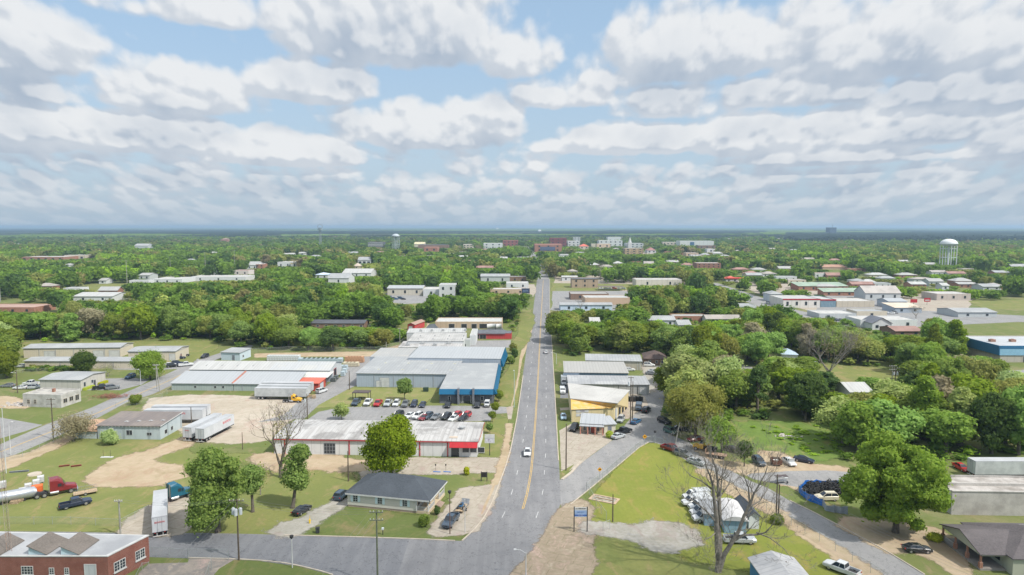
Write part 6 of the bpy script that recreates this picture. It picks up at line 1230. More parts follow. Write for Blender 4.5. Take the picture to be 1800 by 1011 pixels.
# ---------------------------------------------------------------- poles, wires, signs, fences, yard things
WOOD = M('utility pole wood', (.13,.10,.075),(.08,.065,.05),1.5,.95); WOODG = M('grey weathered pole', (.34,.33,.29),(.24,.23,.20),1.5,.95); CAN = M('transformer grey', (.55,.58,.60),(.46,.48,.5),1.,.4)
TIPS = {}
def top_z(px, py, D):
    r = ray(px, py); return H + r.z * D / r.y
def pole(key, bx, by, ty, label, arms=1, cans=0, mat=None, lean=0, r0=.17, lamp=False, arm_w=2.4, rz=0.):
    p = G(bx, by); z = top_z(bx, ty, p.y); root = empty('utility_pole', (p.x, p.y, 0), rz, label, 'utility pole')
    mt = mat or WOOD; mb = MB(); mb.tube([(0,0,0),(lean * .5,0, z * .5),(lean, 0, z)], [r0, r0 * .85, r0 * .62], 8); mb.build('pole', mt, root)
    for k in range(arms):
        mb = MB(); zz = z - .35 - k * 1.3; mb.box(lean - arm_w / 2, lean + arm_w / 2,-.07 - r0,.07 - r0, zz, zz + .13); a = mb.build('crossarm', mt, root)
        for x in (-.45,-.2,.2,.45): mb = MB(); mb.cyl((lean + x * arm_w, -r0, zz + .24),(0,0,1),.06,.22,8); mb.build('insulator', WHITE, a)
    for k in range(cans):
        a = [-.62,.62,0][k]; mb = MB(); mb.cyl((lean + a, -.1 if k < 2 else -.6, z - 2.2),(0,0,1),.3,1.05,12); mb.cyl((lean + a, -.1 if k < 2 else -.6, z - 1.62),(0,0,1),.2,.12,10); mb.build('transformer', CAN, root)
    if lamp: mb = MB(); mb.tube([(lean, 0, z - .8),(lean + 1.2 * lamp, -.5, z - .3),(lean + 2.2 * lamp, -.9, z - .35)], .05,6); mb.box(lean + 2.2 * lamp - .3, lean + 2.2 * lamp + .3,-1.1,-.7, z - .45, z - .3); mb.build('lamp_arm', M('lamp grey', (.55,.56,.56)), root)
    TIPS[key] = Vector((p.x, p.y, z)) + Vector((lean, 0,0)); return root
pole('a', 420,984.5,877, 'dark wooden pole with three grey transformers in front of the tall leafy tree', 1,3, arm_w=2.6)
pole('b', 664,1028,897, 'weathered green grey pole at the bottom edge in front of the house', 2,0, M('mossy pole', (.16,.18,.12),(.11,.12,.09),2.), arm_w=2.2)
pole('c', 212,941,878, 'pale grey wooden pole left of the white semi trailer', 1,0, WOODG, arm_w=1.5)
pole('d', 94,772,700, 'dark wooden pole beside the blossoming grey shrub', 2,0, arm_w=2.4)
pole('e', 281,689,640, 'pale leaning pole nearest the left street bend', 1,0, WOODG, lean=-.8, arm_w=2.4)
pole('e2', 276,684,641, 'pale pole just behind the leaning one at the left street bend', 2,0, WOODG, arm_w=2.)
pole('f', 31,691,652, 'dark pole in front of the junk yard', 0,0, lamp=-.4)
pole('g', 337,752,716, 'short plain dark pole between the parked trailers', 0)
pole('h', 612.5,846,793, 'plain dark pole behind the dark roofed house', 0,0)
pole('i', 540.5,736,692, 'dark pole at the corner of the parking lot and yard road', 0,1)
pole('j', 614.5,685,652, 'thin brown pole beside the yard road at the grey factory wing', 0,0)
pole('k', 703,608,577, 'pale pole at the woodland edge beside the plant', 1,0, WOODG, arm_w=1.6); pole('k2', 679,619,601, 'short pale pole at the woodland corner', 0,0, WOODG)
pole('l', 995,827,745, 'plain dark pole on the kerb between main road and concrete lot', 0)
pole('m', 1108,746,662, 'left one of the two dark poles beside the yellow wall garage', 1,1, arm_w=1.8); pole('m2', 1111.5,741,670, 'right one of the two dark poles beside the yellow wall garage', 0,0)
pole('n', 1186,785,743, 'leaning grey pole at the fence beside the maroon pickup', 0,0, WOODG, lean=1.2)
pole('o', 1364,917,834, 'left one of the two dark poles beside the lane', 0,0, lamp=.6); pole('o2', 1368,915,852, 'right, shorter one of the two dark poles beside the lane', 0,0)
pole('p', 1567,686,642, 'left one of the twin poles among the woods', 2,0, WOODG, arm_w=2.6); pole('p2', 1572.5,687,646, 'right one of the twin poles among the woods carrying transformers', 2,2, arm_w=2.6)
pole('q', 1077,917,869, 'short dark post at the open field gate', 0,0, r0=.14)
pole('r', 1380.5,1025,987, 'dark pole rising in front of the shed at the bottom edge', 0,0)
pole('s', 426.5,790,760, 'thin bare dark pole in the sandy yard', 0,0, r0=.12)
gp = 'tall pale poles above the left woods'
for i, (x, yb, yt, l) in enumerate(((130,492,463, 'leftmost full pole with a short arm'),(224,508,458, 'tallest pole beside the metal building'),(300,486,453, 'pole behind the wide white roof'),(361.5,484,443, 'pole left of the silos'),(413,478,440, 'pole right of the silos'),(1,531,505, 'pole at the far left edge'),(333,484,466, 'short pole between two taller ones'))):
    pole('far%d' % i, x, yb, yt, 'pale concrete pole above the left woods: ' + l, 1 if i != 5 else 0,0, WOODG, r0=.32, arm_w=3.)
for i, (x, yb, yt, l) in enumerate(((1107,440,417, 'white church steeple rising behind the grey block'),)):
    p = G(x, 436); z = top_z(x, yt, p.y); t = empty('church_steeple', (p.x, p.y, 0),0, l, 'steeple'); mb = MB(); mb.box(-5,5,-5,5,0, z * .5); mb.build('tower', WHITE, t); mb = MB(); mb.tube([(0,0, z * .5),(0,0, z)], [5,.3], 8); mb.build('spire', WHITE, t)
def wires(keys, n=3, dz=.2, spread=1.0, label='', sag=.8):
    mb = MB()
    for a, b in keys:
        A, B = (TIPS[a] if isinstance(a, str) else Vector(a)),(TIPS[b] if isinstance(b, str) else Vector(b)); d = (B - A); nn = Vector((-d.y, d.x, 0)).normalized()
        for k in range(n):
            o = nn * spread * (k - (n - 1) / 2) - Vector((0,0, dz + (.0 if k < 3 else 1.6)))
            mb.tube([A + o + d * t + Vector((0,0,-sag * 4 * t * (1 - t))) for t in [i / 10 for i in range(11)]], .014,4, cap=False)
    return tag(mb.build('power_line', M('wire', (.22,.22,.22))), label, 'power line')
wires([('c', 'a')], 2, label='pair of thin wires from the pale grey pole to the transformer pole'); wires([('a', 'b')], 3, label='thin wires from the transformer pole to the pole at the bottom edge')
wires([('b', G(480,1100,9))], 3, label='thin wires leaving the bottom edge pole toward the lower left', sag=.4)
wires([('l', 'm')], 2, label='thin wires from the kerb pole to the garage poles'); wires([('o', G(1800,1040,9))], 3, label='thin wires running down along the lane from its two poles', sag=1.2)
wires([('a', G(230,1060,8))], 2, label='dark cables from the transformer pole over the gate to the lower left', sag=.3)
wires([('m', 'n')], 2, label='thin wires from the garage poles to the leaning pole'); wires([('p', G(1830,760,10))], 3, label='thin wires from the twin poles over the woods to the right')
def streetlight(bx, by, ty, ax, ay, label, kind='arm', mat=None, head=True):
    p = G(bx, by); z = top_z(bx, ty, p.y); r = empty('street_lamp', (p.x, p.y, 0),0, label, 'street lamp'); mt = mat or M('lamp grey', (.55,.56,.56))
    mb = MB(); mb.tube([(0,0,0),(0,0, z)], [.1,.07], 8); mb.build('post', mt, r)
    if kind == 'arm': mb = MB(); mb.tube([(0,0, z - .1),(ax * .5, ay * .5, z + .45),(ax, ay, z + .5)], .045,6); mb.build('arm', mt, r); mb = MB(); mb.box(ax - .35, ax + .1, ay - .14, ay + .14, z + .42, z + .58); mb.build('lamp_head', M('lamp head grey', (.6,.6,.6)), r)
    else: mb = MB(); mb.tube([(0,0, z),(0,0, z + .25),(0,0, z + .55),(0,0, z + .7)], [.12,.32,.36,.05], 10); mb.build('lamp_head', TRIM, r)
    return r
streetlight(924.5,1012,972,-1.7,.2, 'grey curved arm street lamp at the bottom edge beside the main road'); streetlight(514,998,947,0,0, 'white post lamp with dark lantern at the street edge, bottom left of centre', 'top', WHITE)
streetlight(791,939,868,0,0, 'rust brown lamp post at the driveway of the dark roofed house', 'top', M('rust brown post', (.16,.10,.08))); streetlight(978,640,622,-2,0, 'white curved arm street lamp on the right side of the main road')
streetlight(1438,668,638,-1.3,0, 'grey street lamp left of the large bare tree'); streetlight(1151,779,761,0,0, 'small grey lamp post beyond the tip of the fenced field', 'top', GREYT); streetlight(904,716,654,.0,0, 'pale green post on the lawn beside the main road', 'arm', M('pale green post', (.42,.52,.48)))
streetlight(247.5,677.5,652,-.6,0, 'thin grey lamp post at the shady street corner'); streetlight(11,832,668 + 50,.8,0, 'thin pale lamp post at the far left edge'); streetlight(19,800,745,1,0, 'thin grey lamp post beside the left parking lot')
p = G(817.5,936); fz = top_z(817.5,879, p.y); t = empty('flagpole', (p.x, p.y, 0),0, 'white flagpole without flag on the driveway grass', 'flagpole'); mb = MB(); mb.tube([(0,0,0),(0,0, fz)], [.07,.04], 8); mb.build('pole', WHITE, t); mb = MB(); mb.cyl((0,0, fz + .06),(0,0,1),.08,.12,8); mb.build('finial', WHITE, t)
# lattice mast standing on the brick building
p = G(17,972,4.5); zt = top_z(12,722, p.y); t = empty('lattice_mast', (p.x, p.y, 4.82),0, 'tall thin orange brown lattice mast on the roof of the brick building', 'mast'); hm = zt - 4.8; mb = MB()
for k in range(3): a = k * 2 * pi / 3; mb.tube([(.4 * cos(a),.4 * sin(a),0),(-.5 + .28 * cos(a),.28 * sin(a), hm)], .03,5)
mb.build('legs', M('orange brown steel', (.35,.22,.15),(.45,.42,.4),.5), t); mb = MB(); nseg = 34
for i in range(nseg):
    z0_, z1_ = hm * i / nseg, hm * (i + 1) / nseg
    for k in range(3): a, b_ = k * 2 * pi / 3,(k + 1) * 2 * pi / 3; r_ = .38; f0_, f1_ = -.5 * z0_ / hm, -.5 * z1_ / hm; mb.tube([(f0_ + r_ * cos(a), r_ * sin(a), z0_),(f1_ + r_ * cos(b_), r_ * sin(b_), z1_)], .014,3, cap=False)
mb.build('lattice', M('orange brown steel', (1,1,1)), t)
# signs
def signboard(name, px0, px1, by, y0, y1, label, face, posts=2, post=None, zrot=0., th=.12, cat='sign'):
    A, B = G(px0, by), G(px1, by); D = A.y; z1_, z0_ = top_z(px0, y0, D), top_z(px0, y1, D); w = (B - A).length; c = (A + B) / 2
    r = empty(name, (c.x, c.y, 0), zrot, label, cat); pm = post or TRIM
    if posts == 2:
        for s in (-1,1): mb = MB(); mb.box(s * (w / 2) - .09, s * (w / 2) + .09,-.08,.08,0, z1_ + .15); mb.build('post', pm, r)
    else: mb = MB(); mb.box(-.1,.1,.06,.22,0, z1_); mb.build('post', pm, r)
    mb = MB(); hw = w / 2 - (.1 if posts == 2 else 0); mb.box(-hw, hw, -.06,.05, z0_, z1_); pnl = mb.build('panel', face, r); return r, pnl, hw, z0_, z1_
BLUEP = M('sign blue', (.05,.12,.38)); LBLU = M('sign pale blue', (.32,.44,.66))
r, pnl, hw, a, b_ = signboard('business_sign', 1009,1032,934.5,892,908.5, 'blue and white business sign on two dark posts at the roadside slabs', WHITE)
mb = MB(); mb.box(-hw, hw, -.075,-.062, a + .06, a + (b_ - a) * .7); mb.build('blue_field', LBLU, pnl); mb = MB(); mb.box(-hw, hw, -.09,-.077, a + .2, a + .46); mb.build('blue_band', BLUEP, pnl)
textobj('J.L. SERVICES', .34, BLACKP, pnl, (0,-.075, b_ - .2),(pi / 2,0,0)); textobj('SALES & REPAIR', .2, BLUEP, pnl, (0,-.09, a + .95),(pi / 2,0,0)); textobj('CALL TODAY', .17, WHITE, pnl, (0,-.1, a + .33),(pi / 2,0,0))
r, pnl, hw, a, b_ = signboard('roof_sign', 852,869.5,801,763.5,779, 'two tier white sign on a dark post beside the red trimmed warehouse', WHITE, 1)
mb = MB(); mb.box(-hw * .8, hw * .8,-.08,-.062, a + .15, a + 1.15); mb.build('lower_tier', M('pale sign face', (.62,.62,.66)), pnl); mb = MB(); mb.box(-hw, hw, -.1,-.062, a + 1.27, a + 1.33); mb.build('divider', GREYT, pnl); textobj('T.', .9, M('dark mauve paint', (.2,.2,.25)), pnl, (-.1,-.1, a + .7),(pi / 2,0,0))
r, pnl, hw, a, b_ = signboard('yard_sign', 846,856,846,830,839, 'small black sign on two posts in the dry grass behind the house', BLACKP)
r, pnl, hw, a, b_ = signboard('billboard', 917,931,521,507,516, 'dark billboard with blue letters beside the far main road', M('dark blue board', (.05,.07,.12)), th=.3); textobj('AUTO', 1.6, LBLU, pnl, (0,-.1,(a + b_) / 2),(pi / 2,0,0))
r, pnl, hw, a, b_ = signboard('red_sign', 1600,1612,536,526,532, 'red rectangular roadside sign left of the rounded one', REDT, 1)
r, pnl, hw, a, b_ = signboard('red_sign', 1624,1635,536,524,530.5, 'red rounded roadside sign with white band', REDT, 1); mb = MB(); mb.box(-hw * .7, hw * .7,-.2,-.062, a + .8, a + 1.5); mb.build('band', WHITE, pnl)
for (x, y, zt, l) in ((1133,783,768, 'orange diamond warning sign at the tip of the fenced field'),(1054,843,831, 'orange diamond warning sign half way along the fence')):
    p = G(x, y); z = 2.4; r = empty('warning_sign', (p.x, p.y, 0),0, l, 'road sign'); mb = MB(); mb.box(-.05,.05,0,.08,0, z + .5); mb.build('post', GREYT, r)
    s = .62 if x > 1100 else .55; mb = MB(); mb.add([(0,-.02, z - s),(s, -.02, z),(0,-.02, z + s),(-s, -.02, z),(0,-.002, z - s),(s, -.002, z),(0,-.002, z + s),(-s, -.002, z)], [(0,1,2,3),(7,6,5,4),(0,4,5,1),(1,5,6,2),(2,6,7,3),(3,7,4,0)]); pp = mb.build('panel', M('warning orange', (.75,.36,.02),(.65,.3,.02),2.,.5), r)
    mb = MB(); mb.add([(-.2,-.035, z - .09),(.05,-.035, z - .09),(.05,-.035, z - .22),(.3,-.035, z),(.05,-.035, z + .22),(.05,-.035, z + .09),(-.2,-.035, z + .09)], [(0,1,2,3,4,5,6)]); mb.build('arrow', BLACKP, pp)
# fences ------------------------------------------------------------------
def MMESH():
    m, t = _mat('chain link mesh'); d = t.n('ShaderNodeBsdfPrincipled', {'Base Color': (.42,.46,.42,1), 'Metallic': .3, 'Roughness': .5}); tr = t.n('ShaderNodeBsdfTransparent')
    t.n('ShaderNodeOutputMaterial', {0: t.n('ShaderNodeMixShader', {0: .13,1: tr.outputs[0], 2: d.outputs[0]}).outputs[0]}); return m
LINKM = MMESH(); GALV = M('galvanised steel', (.40,.43,.42),(.30,.33,.32),2.,.5,.4)
def fence(pix, label, h=1.8, step=3.2, post=None, mesh=True, cat='fence', name='chain_link_fence'):
    P = [G(*p) for p in pix]; c = P[0]; root = empty(name, (c.x, c.y, 0),0, label, cat); rl, ms = MB(), MB(); posts = []
    for a, b in zip(P[:-1], P[1:]):
        a, b = a - c, b - c; L = (b - a).length; n = max(1, round(L / step))
        for k in range(n + 1):
            q = a + (b - a) * k / n
            if not posts or (q - posts[-1]).length > .5: posts.append(q)
        rl.tube([a + Vector((0,0, h)), b + Vector((0,0, h))], .025,5); ms.add([(a.x, a.y, .05),(b.x, b.y, .05),(b.x, b.y, h),(a.x, a.y, h)], [(0,1,2,3)])
    pm = MB(); pm.tube([(0,0,0),(0,0, h + .1)], .035,6); me = pm.mesh('post', post or GALV)
    for q in posts[:95]: o = link(bpy.data.objects.new('post', me), root); o.location = q
    rl.build('top_rail', GALV, root)
    if mesh: ms.build('mesh_panel', LINKM, root)
fence([(1135,779),(1125,787),(1091,815),(1068,836),(1050,850),(1031,862)], 'chain link fence along the frontage street side of the mown field'); fence([(1031,862),(1048,892),(1066,915)], 'chain link fence running down from the fence corner to the gate post')
fence([(1135,779),(1150,778),(1166,784),(1225,824),(1290,862),(1368,912),(1440,952),(1530,1008),(1560,1026)], 'long chain link fence along the lane behind the mown field', step=4)
fence([(1060,934),(1072,930)], 'short open gate piece beside the gravel track', cat='gate', name='field_gate'); fence([(266,979),(330,983)], 'low chain link fence behind the small green strip', step=4)
fence([(332,984),(402,985)], 'wide chain link gate across the stained slab driveway', h=2., step=5, cat='gate', name='drive_gate'); fence([(372,1001),(362,1030)], 'chain link gate wing at the right side of the stained slab', h=2., cat='gate', name='drive_gate')
fence([(0,922),(60,922),(125,922),(212,926),(262,900)], 'thin wire fence along the grass behind the side street', 1.5,4.5); fence([(8,812),(40,803),(70,790),(94,778),(110,768),(129,771)], 'chain link fence beside the left street below the bend', step=4)
fence([(203,716),(240,712),(262,708),(285,700),(302,687)], 'chain link fence between the street bush and the trailer yard', step=5); fence([(420,622),(520,617),(620,619),(665,618),(703,608),(745,572)], 'tall dark fence in front of the dense woods', 2.2,8, post=TRIM)
fence([(230,1040),(250,1002),(262,1000)], 'short low fence beside the brick building', 1.2,3)
fence([(0,660),(40,655),(90,652)], 'thin fence in front of the low storage building', 1.2,5)
# rails around IBC totes and yard clutter on the left ---------------------
def crate_tote(px, py, label):
    p = G(px, py); r = empty('liquid_tote', (p.x, p.y, 0), R(35), label, 'tote', 'white liquid totes beside the red truck'); r.scale = (1.25,) * 3
    mb = MB(); mb.box(-.5,.5,-.6,.6,.18,1.15); mb.build('tank', WHITE, r); mb = MB()
    for z in (.3,.6,.9,1.17): mb.box(-.53,.53,-.63,-.61, z, z + .03); mb.box(-.53,.53,.61,.63, z, z + .03); mb.box(-.53,-.51,-.6,.6, z, z + .03); mb.box(.51,.53,-.6,.6, z, z + .03)
    for x in (-.53,0,.5): mb.box(x, x + .03,-.64,-.62,.15,1.18); mb.box(x, x + .03,.62,.64,.15,1.18)
    mb.build('cage', GREYT, r); mb = MB()
    for x in (-.5,-.08,.36): mb.box(x, x + .14,-.6,.6,0,.16)
    mb.build('pallet', M('pallet wood', (.45,.34,.22),(.34,.25,.16),2.), r)
for (x, y, l) in ((40,870, 'white caged tote nearest the silver tank'),(50,862, 'second white caged tote counted from the silver tank'),(64,855, 'third white caged tote counted from the silver tank'),(72,848, 'white caged tote half hidden behind the red truck cab'),(5,858, 'grey caged tote at the far left edge')): crate_tote(x, y, l)
p = G(12,884); t = empty('storage_tank', (p.x, p.y, 0), R(33), 'long silver cylindrical tank lying on the grass at the left edge', 'tank'); mb = MB(); mb.tube([(-7,0,1.4),(-6.8,0,1.4),(4.8,0,1.4),(5.3,0,1.4)], [.5,1.15,1.15,.5], 20); mb.build('shell', M('brushed silver', (.50,.52,.55),(.40,.42,.45),.4,.35,.6), t, True)
mb = MB(); [mb.box(x, x + .3,-.9,.9,0,.7) for x in (-5,-1,3)]; mb.build('cradle', TRIM, t)
p = G(63,868); t = empty('compressor', (p.x, p.y, 0), R(30), 'orange machine housing behind the red truck chassis', 'machine'); mb = MB(); mb.loft([[(-1.3,-.7,.4),(-1.3,.7,.4),(-1.3,.7,1.3),(-1.3,-.7,1.3)], [(-.6,-.8,.4),(-.6,.8,.4),(-.6,.8,1.8),(-.6,-.8,1.8)], [(1.3,-.8,.4),(1.3,.8,.4),(1.3,.8,1.8),(1.3,-.8,1.8)]]); mb.build('housing', M('orange paint', (.75,.16,.04),(.6,.13,.04)), t); wheelset(t, [(0,-.8,0),(0,.8,0)], .3,.2)
def pallet_pile(px, py, label, n=5, s=1.2):
    p = G(px, py); r = empty('pallet_stack', (p.x, p.y, 0), R(20), label, 'pallets'); r.scale = (s,) * 3; rn = random.Random(px)
    for k in range(n):
        mb = MB(); [mb.box(x, x + .14,-.5,.5, k * .15, k * .15 + .04) for x in (-.6,-.3,0,.3)]; [mb.box(-.6,.44, y, y + .08, k * .15 + .04, k * .15 + .13) for y in (-.5,0,.42)]; o = mb.build('pallet', M('pallet wood', (1,1,1)), r); o.rotation_euler = (0,0, rn.uniform(-.2,.2))
pallet_pile(36,880, 'stack of wooden pallets in front of the totes', 5,1.5); pallet_pile(28,884, 'low pile of wooden pallets at the end of the silver tank', 3,1.5); pallet_pile(552,700, 'wooden pallets at the rear of the pale box trailers', 6,1.3); pallet_pile(543,698, 'stack of wooden pallets touching the yellow truck trailers', 5,1.3)
for (x, y, a, l) in ((113,820,25, 'rusty steel beam lying on the grass, left one'),(134,820,25, 'rusty steel beam lying on the grass, right one'),(34,830,15, 'grey steel girder lying on the grass at the left')):
    p = G(x, y); mb = MB(); L = 2.2 if 'rusty' in l else 4; mb.box(-L / 2, L / 2,-.2,.2,0,.05); mb.box(-L / 2, L / 2,-.03,.03,.05,.3); mb.box(-L / 2, L / 2,-.2,.2,.3,.35); o = mb.build('steel_beam', M('rusty steel', (.25,.08,.05),(.16,.05,.04)) if 'rusty' in l else STEEL); o.location = p; o.rotation_euler = (0,0, R(a)); tag(o, l, 'beam')
p = G(61,834); mb = MB(); mb.tube([(0,0,0),(0,0,.25),(0,0,.3)], [1.5,1.4,.6], 14); o = mb.build('concrete_cover', KERB); o.location = p; tag(o, 'round pale concrete cover lying in the grass', 'cover')
p = G(188,804); t = empty('goal_frame', (p.x, p.y, 0),0, 'small white based frame with two thin posts on the lawn', 'frame'); [MB().tube([(x, 0,0),(x, 0,1.9)], .04,6).build('post', TRIM, t) for x in (-.9,.9)]; mb = MB(); mb.box(-1.5,1.5,-.4,.4,0,.12); mb.build('base', WHITE, t)
# utility trailer with cage behind the navy pickup
p = G(150,869); t = empty('utility_trailer', (p.x, p.y, 0),-R(55), 'wooden floored utility trailer with wire cage sides behind the navy pickup', 'trailer'); mb = MB(); mb.box(-1,1,-2.2,2.2,.5,.62); mb.build('deck', M('pallet wood', (1,1,1)), t); wheelset(t, [(-1,0,0),(1,0,0)], .33,.2); mb = MB()
for s in (-1,1):
    for k in range(12): mb.box(s - .02, s + .02,-2.2 + k * .4,-2.17 + k * .4,.62,1.5)
    mb.box(s - .03, s + .03,-2.2,2.2,1.5,1.55)
mb.build('cage', STEEL, t)
# trailer with quad bike behind the blue pickup
p = G(811,898); t = empty('utility_trailer', (p.x, p.y, 0),-R(15), 'small open trailer hitched behind the dark blue pickup', 'trailer'); mb = MB(); mb.box(-.9,.9,-1.5,2.3,.5,.6); mb.build('deck', M('pallet wood', (1,1,1)), t); mb = MB(); mb.box(-.92,-.86,-1.5,2.3,.6,.9); mb.box(.86,.92,-1.5,2.3,.6,.9); mb.box(-.04,.04,-3,-1.5,.45,.52); mb.build('side_rails', STEEL, t); mb = MB(); mb.add([(-.85,2.32,.6),(.85,2.32,.6),(.85,2.9,1.5),(-.85,2.9,1.5)], [(0,1,2,3)]); mb.build('ramp', STEEL, t); wheelset(t, [(-1,.2,0),(1,.2,0)], .32,.2)
t = empty('quad_bike', (p.x, p.y, .6),-R(15), 'blue and white quad bike loaded on the small open trailer', 'quad bike'); mb = MB(); mb.loft([[(-.3,-.8,.5),(.3,-.8,.5),(.25,-.8,.75),(-.25,-.8,.75)], [(-.35,0,.45),(.35,0,.45),(.2,0,.8),(-.2,0,.8)], [(-.3,.8,.5),(.3,.8,.5),(.2,.8,.9),(-.2,.8,.9)]]); mb.build('body', PC['blue'], t); mb = MB(); mb.box(-.18,.18,-.5,.3,.8,.92); mb.build('seat', TRIM, t); mb = MB(); mb.tube([(-.4,.5,1.1),(0,.4,1.05),(.4,.5,1.1)], .03,5); mb.build('handlebar', TRIM, t); wheelset(t, [(s * .5, y, 0) for s in (-1,1) for y in (-.65,.65)], .28,.22)
# black shelter
p = G(636,702); t = empty('shelter', (p.x, p.y, 0), R(-3), 'small black roofed picnic shelter on the lawn of the factory', 'shelter'); mb = MB(); mb.box(-2.8,2.8,-1.8,1.8,2.5,2.75); mb.build('roof', M('dark brown roof', (.10,.08,.075)), t); [MB().box(x - .08, x + .08, y - .08, y + .08,0,2.5).build('post', TRIM, t) for x in (-2.6,2.6) for y in (-1.6,1.6)]; mb = MB(); mb.box(-1.2,1.2,-.4,.4,.7,.78); mb.box(-.1,.1,-.1,.1,0,.7); mb.build('table', TRIM, t)
p = G(748.5,688); mb = MB(); mb.box(-.9,.9,-.7,.7,0,1.3); mb.box(-.95,.95,-.75,.75,1.3,1.38); o = mb.build('transformer_box', M('dark green metal', (.04,.07,.05))); o.location = p; tag(o, 'dark green electrical box on the lawn right of the small tree', 'electrical box')
# bins, hydrant, handicap marks
p = G(558.5,937); t = empty('wheelie_bin', (p.x, p.y, 0),.2, 'dark wheeled bin on the lawn near the side street', 'bin'); mb = MB(); mb.loft([[(-.3,-.3,.08),(.3,-.3,.08),(.3,.3,.08),(-.3,.3,.08)], [(-.36,-.38,1.0),(.36,-.38,1.0),(.36,.38,1.0),(-.36,.38,1.0)]]); mb.build('body', M('dark bin plastic', (.05,.055,.055)), t); mb = MB(); mb.box(-.4,.4,-.44,.42,1.005,1.09); mb.build('lid', TRIM, t); wheelset(t, [(-.3,.36,0),(.3,.36,0)], .12,.06)
p = G(544.5,920); t = empty('fire_hydrant', (p.x, p.y, 0),0, 'yellow hydrant marker beside the gravel drive', 'hydrant'); mb = MB(); mb.tube([(0,0,0),(0,0,.8),(0,0,.95)], [.16,.14,.04], 10); mb.cyl((0,0,.6),(1,0,0),.08,.5,8); mb.build('body', M('yellow paint', (.75,.50,.03)), t); mb = MB(); mb.tube([(0,.1,0),(0,.1,1.5)], .04,5); mb.build('marker', M('yellow paint', (.75,.5,.03)), t)
for (x, l) in ((768, 'blue painted parking stop, left one, in front of the red trimmed warehouse'),(786, 'blue painted parking stop, right one, in front of the red trimmed warehouse')):
    p = G(x, 830); mb = MB(); mb.box(-.9,.9,-.12,.12,0,.16); o = mb.build('wheel_stop', M('blue paint', (.08,.2,.5))); o.location = p + Vector((0,0,.012)); o.rotation_euler = (0,0,-.15); tag(o, l, 'wheel stop')
    t = empty('parking_sign', (p.x - .4, p.y + 1.0,0),0,('left' if x == 768 else 'right') + ' small parking sign behind a blue stop', 'sign'); mb = MB(); mb.box(-.03,.03,0,.05,0,1.6); mb.build('post', TRIM, t); mb = MB(); mb.box(-.15,.15,-.03,-.002,1.2,1.6); mb.build('panel', TRIM, t)
p = G(673,940); t = empty('water_meter_post', (p.x, p.y, 0),0, 'small grey mailbox like post beside the weathered pole', 'post'); mb = MB(); mb.box(-.06,.06,-.06,.06,0,1.0); mb.build('post', TRIM, t); mb = MB(); mb.box(-.2,.2,-.2,.2,1.0,1.35); mb.build('box', CAN, t)
# pallet / frame on the mown field
t = empty('slab_frame', (*G(1062,878).xy, 0), R(-28), 'old concrete frame with timber lying in the mown field', 'frame'); mb = MB(); [mb.box(*q) for q in ((-3,3,-1.6,-1.2,0,.15),(-3,3,1.2,1.6,0,.15),(-3,-2.5,-1.2,1.2,0,.15),(2.5,3,-1.2,1.2,0,.15))]; mb.build('rim', M('tan slab', (.48,.36,.25)), t); mb = MB(); mb.box(-2.5,2.5,-1.2,1.2,0,.04); mb.build('infill', M('dark infill', (.18,.17,.12),(.4,.36,.3),1.5), t); mb = MB(); mb.box(-2,2,-.1,.1,.05,.2); mb.build('timber', M('pallet wood', (1,1,1)), t)
# wrecker truck and flat bed, dumpster
p = G(1239,792); t = empty('wrecker_truck', (p.x, p.y, 0),-R(300), 'yellow wrecker truck standing on the grass at the lane', 'tow truck'); mb = MB(); mb.loft([ring(.2,1.05,.6,1.9), ring(1.4,1.05,.6,1.9), ring(1.6,1.0,.6,1.35), ring(2.9,.95,.65,1.25)]); mb.build('cab', PC['yellow'], t); mb = MB(); mb.loft([[(-.9,.3,1.85),(.9,.3,1.85),(.9,1.5,1.85),(-.9,1.5,1.85)], [(-.75,.4,2.35),(.75,.4,2.35),(.75,1.1,2.35),(-.75,1.1,2.35)]]); mb.build('windows', CGLASS, t)
mb = MB(); mb.box(-.95,.95,-3,.15,.7,1.2); mb.build('bed', TRIM, t); mb = MB(); mb.tube([(-.3,0,1.2),(0,-2.4,2.6)], .09,6); mb.tube([(.3,0,1.2),(0,-2.4,2.6)], .09,6); mb.build('boom', PC['yellow'], t); wheelset(t, [(s * .95, y, 0) for s in (-1,1) for y in (-1.9,2.1)], .48,.32)
p = G(1259,804); t = empty('flatbed_trailer', (p.x, p.y, 0),-R(298), 'rusty brown flatbed behind the yellow wrecker truck', 'trailer'); mb = MB(); mb.box(-1.1,1.1,-2.6,2.6,.8,.95); mb.build('deck', M('rusty deck', (.30,.19,.13),(.38,.28,.2),1.), t); wheelset(t, [(s * .9, y, 0) for s in (-1,1) for y in (-1.5,-.4)], .42,.28); mb = MB(); mb.box(-1.1,1.1,2.5,2.6,.95,2.0); mb.build('headboard', M('rusty deck', (1,1,1)), t)
p = G(1364,817); t = empty('trash_trailer', (p.x, p.y, 0),-R(5), 'rust brown box trailer with rubbish in the sandy yard', 'trailer'); mb = MB(); [mb.box(*q) for q in ((-1.1,1.1,-1.3,1.3,.4,.5),(-1.1,-1.0,-1.3,1.3,.5,1.5),(1.0,1.1,-1.3,1.3,.5,1.5),(-1,1,-1.3,-1.2,.5,1.5),(-1,1,1.2,1.3,.5,1.5))]; mb.build('body', M('rusty brown steel', (.16,.07,.045),(.10,.05,.035)), t); wheelset(t, [(-1.15,0,0),(1.15,0,0)], .35,.2); mb = MB(); mb.box(-.6,.5,-.8,.6,.51,1.2); mb.build('rubbish', WHITE, t)
